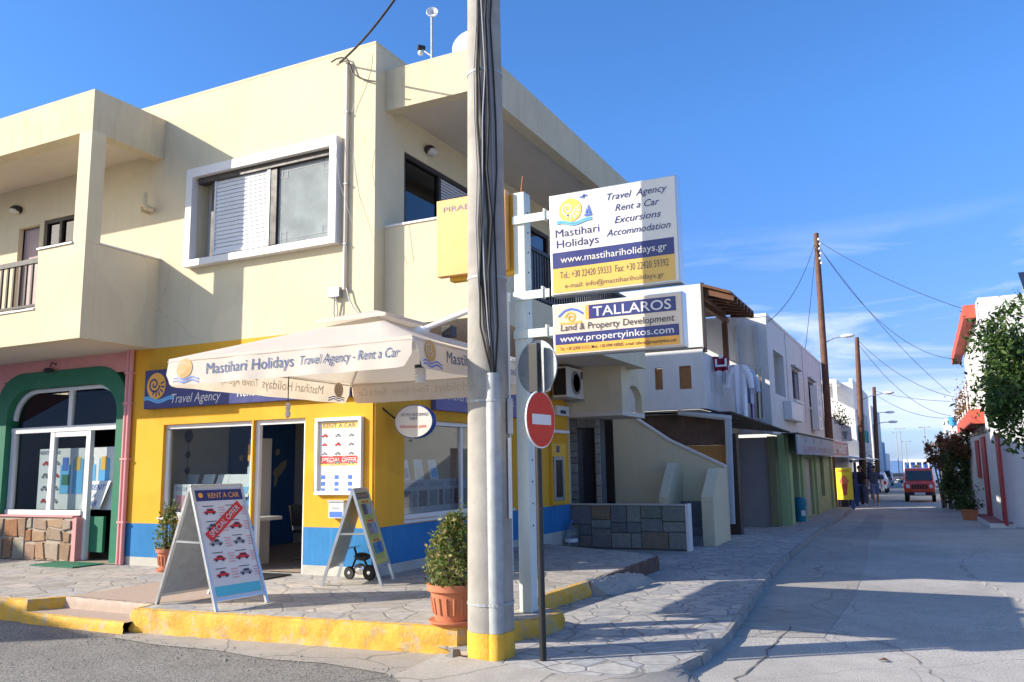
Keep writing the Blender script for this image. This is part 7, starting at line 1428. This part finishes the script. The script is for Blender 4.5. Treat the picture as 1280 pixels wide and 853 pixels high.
# ================================================================== VEHICLES
def car(label, x, y, rz, paint, kind='hatch', group=None, name='parked_car', s=1.0):
    """a car about 3.9 m long; its nose points along local +x, turned by rz"""
    z0 = zr(y)+.005; t = thing(name, label, 'car', (x, y, z0), group); ca, sa = math.cos(rz), math.sin(rz)
    Lc, Wc = 3.9*s, 1.64*s; P = lambda a, b, c: Vector((x+a*ca-b*sa, y+a*sa+b*ca, z0+c))
    if kind == 'jeep': prof = [(-1.62, .45), (-1.68, .62), (-1.66, 1.02), (.45, 1.06), (.62, 1.05), (1.55, 1.0), (1.66, .90), (1.68, .52), (1.6, .44)]; roof = [(-1.64, 1.02), (-1.58, 1.60), (-1.45, 1.66), (.20, 1.66), (.32, 1.60), (.52, 1.05)]; Wc = 1.42
    elif kind == 'van': prof = [(-1.9, .35), (-1.95, .6), (-1.93, .95), (1.1, .98), (1.8, .85), (1.93, .6), (1.9, .3)]; roof = [(-1.93, .95), (-1.88, 1.65), (-1.7, 1.75), (.3, 1.75), (.55, 1.68), (1.2, .98)]
    else: prof = [(-1.85, .32), (-1.95, .5), (-1.92, .82), (-1.75, .92), (.9, .92), (1.75, .74), (1.93, .58), (1.93, .38), (1.85, .28)]; roof = [(-1.80, .92), (-1.55, 1.30), (-1.25, 1.42), (-.1, 1.44), (.3, 1.36), (1.05, .92)]
    def loft(mb, pr_, w0, w1, zt):
        n = len(pr_); k = len(mb.v); ws = [(-1, .985), (-.9, 1.0), (.9, 1.0), (1, .985)]
        for sgn, q in ws:
            for a, c in pr_:
                u = max(0, min(1, (c-pr_[0][1])/(zt-pr_[0][1]+1e-6))); hw = w0+(w1-w0)*u
                mb.v.append(P(a*q, sgn*hw/2, c))
        for r_ in range(3):
            for i in range(n): mb.f.append((k+r_*n+i, k+r_*n+(i+1) % n, k+(r_+1)*n+(i+1) % n, k+(r_+1)*n+i))
        mb.f.append(tuple(k+i for i in range(n))); mb.f.append(tuple(k+3*n+i for i in range(n-1, -1, -1)))
    m_ = MB(); loft(m_, prof, Wc*.97, Wc, .9); m_.build('body', M[paint], t, bevel=.03, smooth=True)
    m_ = MB(); loft(m_, roof, Wc*.95, Wc*(.78 if kind != 'jeep' else .88), roof[2][1]); ro = m_.build('cabin', M[paint], t, bevel=.03, smooth=True)
    zb_, zt_ = roof[0][1]+.05, roof[2][1]-.12; wf_ = lambda z: (Wc*.95+(Wc*(.78 if kind != 'jeep' else .88)-Wc*.95)*(z-roof[0][1])/(roof[2][1]-roof[0][1]))/2
    gm = MB()
    (fx0, fz0), (fx1, fz1) = roof[-1], roof[-2]; ft = lambda z: fx0+(fx1-fx0)*(z-fz0)/(fz1-fz0)
    gm.poly(P(ft(zb_)+.035, -wf_(zb_)+.07, zb_), P(ft(zb_)+.035, wf_(zb_)-.07, zb_), P(ft(zt_)+.035, wf_(zt_)-.07, zt_), P(ft(zt_)+.035, -wf_(zt_)+.07, zt_))
    wso = gm.build('windscreen', M['glassblack'], t)
    gm = MB(); (bx0, bz0), (bx1, bz1) = roof[0], roof[1]; bt_ = lambda z: bx0+(bx1-bx0)*(z-bz0)/(bz1-bz0)
    gm.poly(P(bt_(zb_)-.035, -wf_(zb_)+.1, zb_), P(bt_(zb_)-.035, wf_(zb_)-.1, zb_), P(bt_(min(zt_, bz1))-.035, wf_(zt_)-.1, min(zt_, bz1)), P(bt_(min(zt_, bz1))-.035, -wf_(zt_)+.1, min(zt_, bz1))); gm.build('rear_window', M['glassblack'], t)
    for sg in (-1, 1):
        gm = MB(); xm = -.35
        for xa, xb in ((bt_(zb_)+.16, xm-.04), (xm+.04, ft(zb_)-.2)):
            xa2 = max(xa, bt_(min(zt_, bz1))+.15); xb2 = min(xb, ft(zt_)-.12); gm.poly(P(xa, sg*(wf_(zb_)+.012), zb_), P(xb, sg*(wf_(zb_)+.012), zb_), P(xb2, sg*(wf_(zt_)+.012), zt_), P(xa2, sg*(wf_(zt_)+.012), zt_))
        gm.build('side_window', M['glassblack'], t)
    rw = .30 if kind != 'jeep' else .35; xw = (1.18, -1.2) if kind != 'jeep' else (1.08, -1.0)
    for xa in xw:
        for sg in (-1, 1):
            m_ = MB(); ax = (P(0, 1, 0)-P(0, 0, 0)); m_.lathe(P(xa, sg*(Wc/2-.10), rw), [(rw*.55, -.09), (rw*.93, -.09), (rw, -.05), (rw, .05), (rw*.93, .09), (rw*.55, .09)], 18, ax); wq = m_.build('wheel', M['rubber'], t, smooth=True); m_ = MB(); m_.lathe(P(xa, sg*(Wc/2-.10), rw), [(.02, .085*sg), (rw*.55, .07*sg), (rw*.56, .05*sg)], 14, ax); m_.build('rim', M['alu'], wq, smooth=True)
    fx_ = max(a for a, c in prof)
    m_ = MB(); m_.hexa(*[P(a, b, c) for c in (.34, .50) for a, b in ((fx_-.06, -Wc/2+.02), (fx_+.06, -Wc/2+.12), (fx_+.06, Wc/2-.12), (fx_-.06, Wc/2-.02))]); m_.build('front_bumper', M['black'] if kind == 'jeep' else M[paint], t, bevel=.02)
    m_ = MB(); m_.hexa(*[P(a, b, c) for c in (.34, .50) for a, b in ((-fx_-.07, -Wc/2+.12), (-fx_+.06, -Wc/2+.02), (-fx_+.06, Wc/2-.02), (-fx_-.07, Wc/2-.12))]); m_.build('rear_bumper', M['black'] if kind == 'jeep' else M[paint], t, bevel=.02)
    for sg in (-1, 1):
        if kind == 'jeep': m_ = MB(); m_.lathe(P(fx_-.02, sg*.52, .78), [(.0, .05), (.085, .045), (.10, .02), (.10, -.05)], 16, P(1, 0, 0)-P(0, 0, 0))
        else: m_ = MB(); m_.ell(P(fx_-.10, sg*(Wc/2-.24), .62), .12, .17, .08)
        m_.build('headlight', M['headlight'], t, smooth=True); m_ = MB(); m_.hexa(*[P(a, b, c) for c in (.62, .86) for a, b in ((-fx_-.03, sg*(Wc/2-.20)), (-fx_-.03, sg*(Wc/2-.03)), (-fx_+.18, sg*(Wc/2-.03)), (-fx_+.18, sg*(Wc/2-.20)))]); m_.build('tail_light', M['redlens'], t, bevel=.01)
        m_ = MB(); m_.ell(P(.62, sg*(Wc/2+.09), 1.0), .07, .09, .07); m_.build('mirror', M['black'], t, smooth=True)
    for a in (fx_+.064, -fx_-.074): m_ = MB(); m_.hexa(*[P(a+e, b, c) for c in (.38, .49) for e, b in ((-.006, -.24), (.006, -.24), (.006, .24), (-.006, .24))]); m_.build('number_plate', M['paper'], t)
    if kind == 'jeep':
        m_ = MB(); m_.hexa(*[P(a, b, c) for c in (.66, .88) for a, b in ((fx_-.05, -.36), (fx_+.012, -.36), (fx_+.012, .36), (fx_-.05, .36))]); gr = m_.build('grille', M['black'], t); m_ = MB()
        for k in range(5): m_.hexa(*[P(a, b+k*.12-.24, c) for c in (.68, .86) for a, b in ((fx_+.0, -.012), (fx_+.02, -.012), (fx_+.02, .012), (fx_+.0, .012))])
        m_.build('grille_bar', M['redcar'], gr)
        for sg in (-1, 1):
            m_ = MB()
            for xa in (1.08, -1.0): m_.hexa(*[P(a, b, c) for c in (.74, .80) for a, b in ((xa-.45, sg*(Wc/2-.05)), (xa+.45, sg*(Wc/2-.05)), (xa+.45, sg*(Wc/2+.10)), (xa-.45, sg*(Wc/2+.10)))])
            m_.build('wheel_arch', M['redcar'], t, bevel=.02)
            m_ = MB(); m_.ell(P(fx_+.01, sg*.60, .55), .03, .06, .04); m_.build('indicator', M['amberlens'], t)
        m_ = MB(); m_.ell(P(-.2, -.05, 1.76), .16, .12, .08); m_.build('roof_beacon', M['signyellow'], t, smooth=True)
        m_ = MB(); m_.hexa(*[P(a, b, c) for c in (.98, 1.5) for a, b in ((-1.80, -.32), (-1.68, -.32), (-1.68, .32), (-1.80, .32))]); m_.build('spare_wheel', M['rubber'], t, bevel=.05)
    return t
ja, jb_ = G(1133, 628), G(1169, 628); car('red four wheel drive jeep driving up the street towards the camera', (ja.x+jb_.x)/2, ja.y+1.7, -PI/2, 'redcar', 'jeep', name='jeep')
q = G(1098, 617); car('white hatchback parked at the left kerb just past the two walkers', q.x-.25, q.y+2.6, PI/2, 'whitecar', 'hatch', 'cars parked along the left kerb')
q = G(1113, 607.5); car('silver hatchback parked in front of the white one on the left', q.x-.55, q.y+2.0, PI/2, 'greycar', 'van', 'cars parked along the left kerb')
q = G(1120, 602); car('dark car parked in front of the silver one on the left', q.x-.75, q.y+3, PI/2, 'darkcar', 'hatch', 'cars parked along the left kerb')
q = G(1126, 599); car('pale silver car parked farthest along the left kerb', q.x-.6, q.y+8, PI/2, 'greycar', 'hatch', 'cars parked along the left kerb')
for i, (px_, pt, lab) in enumerate(((1122, 'darkcar', 'black car parked by the water, leftmost of the harbour row'), (1129, 'greycar', 'silver car second from the left in the harbour row'), (1136, 'bluecar', 'blue car third from the left in the harbour row'), (1143, 'whitecar', 'white car fourth from the left in the harbour row'), (1150, 'redcar', 'red car fifth from the left in the harbour row'), (1157, 'darkcar', 'dark car at the right end of the harbour row'))):
    q = at(px_, 588, 'y', 139); car(lab, q.x, 139+.2*(i % 2), PI/2, pt, 'hatch', 'cars parked by the harbour')

# ================================================================== ADDED UNSEEN HOUSE SHAPE (its roof edge is cut to shade the left kerb)
L_ = Vector((1.875, 1.36, -1.139)); ap_ = Vector((-7.85, 6.13, 0))-L_*(5.5/1.139)
nh = thing('shadow_house', 'added house shape out of view, sloped to cast the shadow on the left kerb', 'house', (ap_.x-3, ap_.y+2, 0)); m_ = MB()
m_.prism([(ap_.x, ap_.y, 0), (ap_.x, ap_.y, 5.5), (ap_.x, ap_.y+4.25, 3.0), (ap_.x, ap_.y+4.25, 0)], (-7, 0, 0)); m_.build('wall', M['whitewall'], nh)
ob = thing('opposite_building', 'terracotta two storey building far across the side street, seen only in reflections', 'building', (-32, -5, 0)); m_ = MB(); m_.wall(Fr((-26.6, 4.2, 0), (-1, 0, 0)), 0, 14, 0, 8, [(1.5+3.2*k, 2.9+3.2*k, z, z+1.5) for k in range(4) for z in (1.0, 4.4)], .2); m_.wall(FB(-26.6), -10, 4.0, 0, 8, [(-9+3*k, -7.6+3*k, z, z+1.5) for k in range(4) for z in (1.0, 4.4)], .2); m_.box(-40, -26.82, -10, 3.98, 7.6, 7.8); m_.build('wall', mat('terracotta_wash', (.40, .17, .12), .85), ob)
for k in range(4):
    for z in (1.0, 4.4): m_ = MB(); m_.box(-26.6-2.95-3.2*k, -26.6-1.45-3.2*k, 4.0, 4.04, z, z+1.5); m_.build('window', M['glassblack'], ob)
# ================================================================== THE TWO WALKERS
def person(label, foot, hgt, face, step, shirt, legs, shorts, arm):
    """one skinned body; clothes and hair are its children.  foot: ground point, face: heading"""
    t0 = Vector(foot); s = hgt/1.76; ca, sa = math.cos(face), math.sin(face)
    W = lambda f, l, z: (f*ca-l*sa)*s, 
    def Pt(f, l, z): return Vector(((f*ca-l*sa)*s, (f*sa+l*ca)*s, z*s))
    J = {'pel': ((0, 0, .95), .125), 'wai': ((0, 0, 1.10), .125), 'che': ((.01, 0, 1.30), .145), 'nk0': ((.0, 0, 1.46), .07), 'nk1': ((.01, 0, 1.53), .055), 'hd0': ((.02, 0, 1.60), .085), 'hd1': ((.02, 0, 1.70), .075)}
    E_ = [('pel', 'wai'), ('wai', 'che'), ('che', 'nk0'), ('nk0', 'nk1'), ('nk1', 'hd0'), ('hd0', 'hd1')]
    for sg, k in ((1, 'L'), (-1, 'R')):
        st = step*sg
        J['hip'+k] = ((0, .09*sg, .90), .095); J['kn'+k] = ((st*.16+.04, .10*sg, .50), .062); J['an'+k] = ((st*.28, .10*sg, .09), .042); J['to'+k] = ((st*.28+.15, .11*sg, .04), .035)
        J['sh'+k] = ((0, .19*sg, 1.42), .065); J['el'+k] = ((-st*.10-.02, .25*sg, 1.14), .045); J['wr'+k] = ((-st*.16+arm*.12, .25*sg, .90), .032); J['ha'+k] = ((-st*.17+arm*.15, .25*sg, .80), .034)
        E_ += [('pel', 'hip'+k), ('hip'+k, 'kn'+k), ('kn'+k, 'an'+k), ('an'+k, 'to'+k), ('che', 'sh'+k), ('sh'+k, 'el'+k), ('el'+k, 'wr'+k), ('wr'+k, 'ha'+k)]
    def skin(name, joints, edges, m, grow, parent):
        ks = list(joints); me = bpy.data.meshes.new(name); me.from_pydata([tuple(Pt(*J[k][0])) for k in ks], [(ks.index(a), ks.index(b)) for a, b in edges], [])
        o = bpy.data.objects.new(name, me); C.objects.link(o); md = o.modifiers.new('s', 'SKIN'); sd2 = o.modifiers.new('b', 'SUBSURF'); sd2.levels = 2; sd2.render_levels = 2
        for k, v in zip(ks, me.skin_vertices[0].data): r = (J[k][1]+grow)*s; v.radius = (r, r)
        me.skin_vertices[0].data[0].use_root = True
        dg = bpy.context.evaluated_depsgraph_get(); m2 = bpy.data.meshes.new_from_object(o.evaluated_get(dg)); o.modifiers.clear(); o.data = m2; m2.materials.clear(); m2.materials.append(M[m])
        for p in m2.polygons: p.use_smooth = True
        if parent: o.parent = parent
        return o
    b = skin('person', list(J), E_, 'skin', 0, None); b.location = t0; tag(b, label, 'person')
    skin('shirt', ['wai', 'pel', 'che', 'nk0', 'shL', 'shR', 'elL', 'elR'], [('pel', 'wai'), ('wai', 'che'), ('che', 'nk0'), ('che', 'shL'), ('che', 'shR'), ('shL', 'elL'), ('shR', 'elR')], shirt, .022, b)
    ks = ['pel', 'hipL', 'hipR', 'knL', 'knR']; es = [('pel', 'hipL'), ('pel', 'hipR'), ('hipL', 'knL'), ('hipR', 'knR')]
    if not shorts: ks += ['anL', 'anR']; es += [('knL', 'anL'), ('knR', 'anR')]
    skin('shorts' if shorts else 'jeans', ks, es, legs, .018, b)
    hm = MB(); hm.ell(t0+Pt(-.012, 0, 1.695), .098*s, .092*s, .085*s, 14, 10); ho = hm.build('hair', M['hair'], b, smooth=True)
    fm = MB(); fm.ell(t0+Pt(.105, 0, 1.63), .02*s, .016*s, .022*s, 8, 6); 
    for sg in (-1, 1): fm.ell(t0+Pt(.02, .085*sg, 1.635), .018*s, .012*s, .03*s, 8, 6)
    fm.build('nose_and_ears', M['skin'], b, smooth=True); em = MB()
    for sg in (-1, 1): em.ell(t0+Pt(.098, .034*sg, 1.655), .008*s, .014*s, .008*s, 8, 6)
    em.ell(t0+Pt(.098, 0, 1.585), .008*s, .024*s, .006*s, 8, 6); em.build('eyes_and_mouth', M['ink'], b)
    fs_ = MB()
    for sg, k in ((1, 'L'), (-1, 'R')):
        a = J['an'+k][0]; q = t0+Pt(a[0]+.07, a[1], .045); fs_.ell(q, .13*s*max(.45, abs(ca)), .13*s*max(.45, abs(sa)), .05*s, 10, 6)
    fs_.build('shoes', M['clothwhite'] if not shorts else M['interior'], b, smooth=True)
    return b
p1_ = G(1077.5, 631.5); p2_ = G(1095.5, 632.0)
person('person walking in a black T-shirt and blue jeans, on the left of the pair', p1_, 1.80, -PI/2+.25, .55, 'tshirtdark', 'jeans', False, 0)
person('person walking in a slate blue T-shirt and shorts, on the right of the pair', p2_, 1.78, -PI/2+.15, -.6, 'tshirtgrey', 'shorts', True, 1)
bpy.context.view_layer.update()
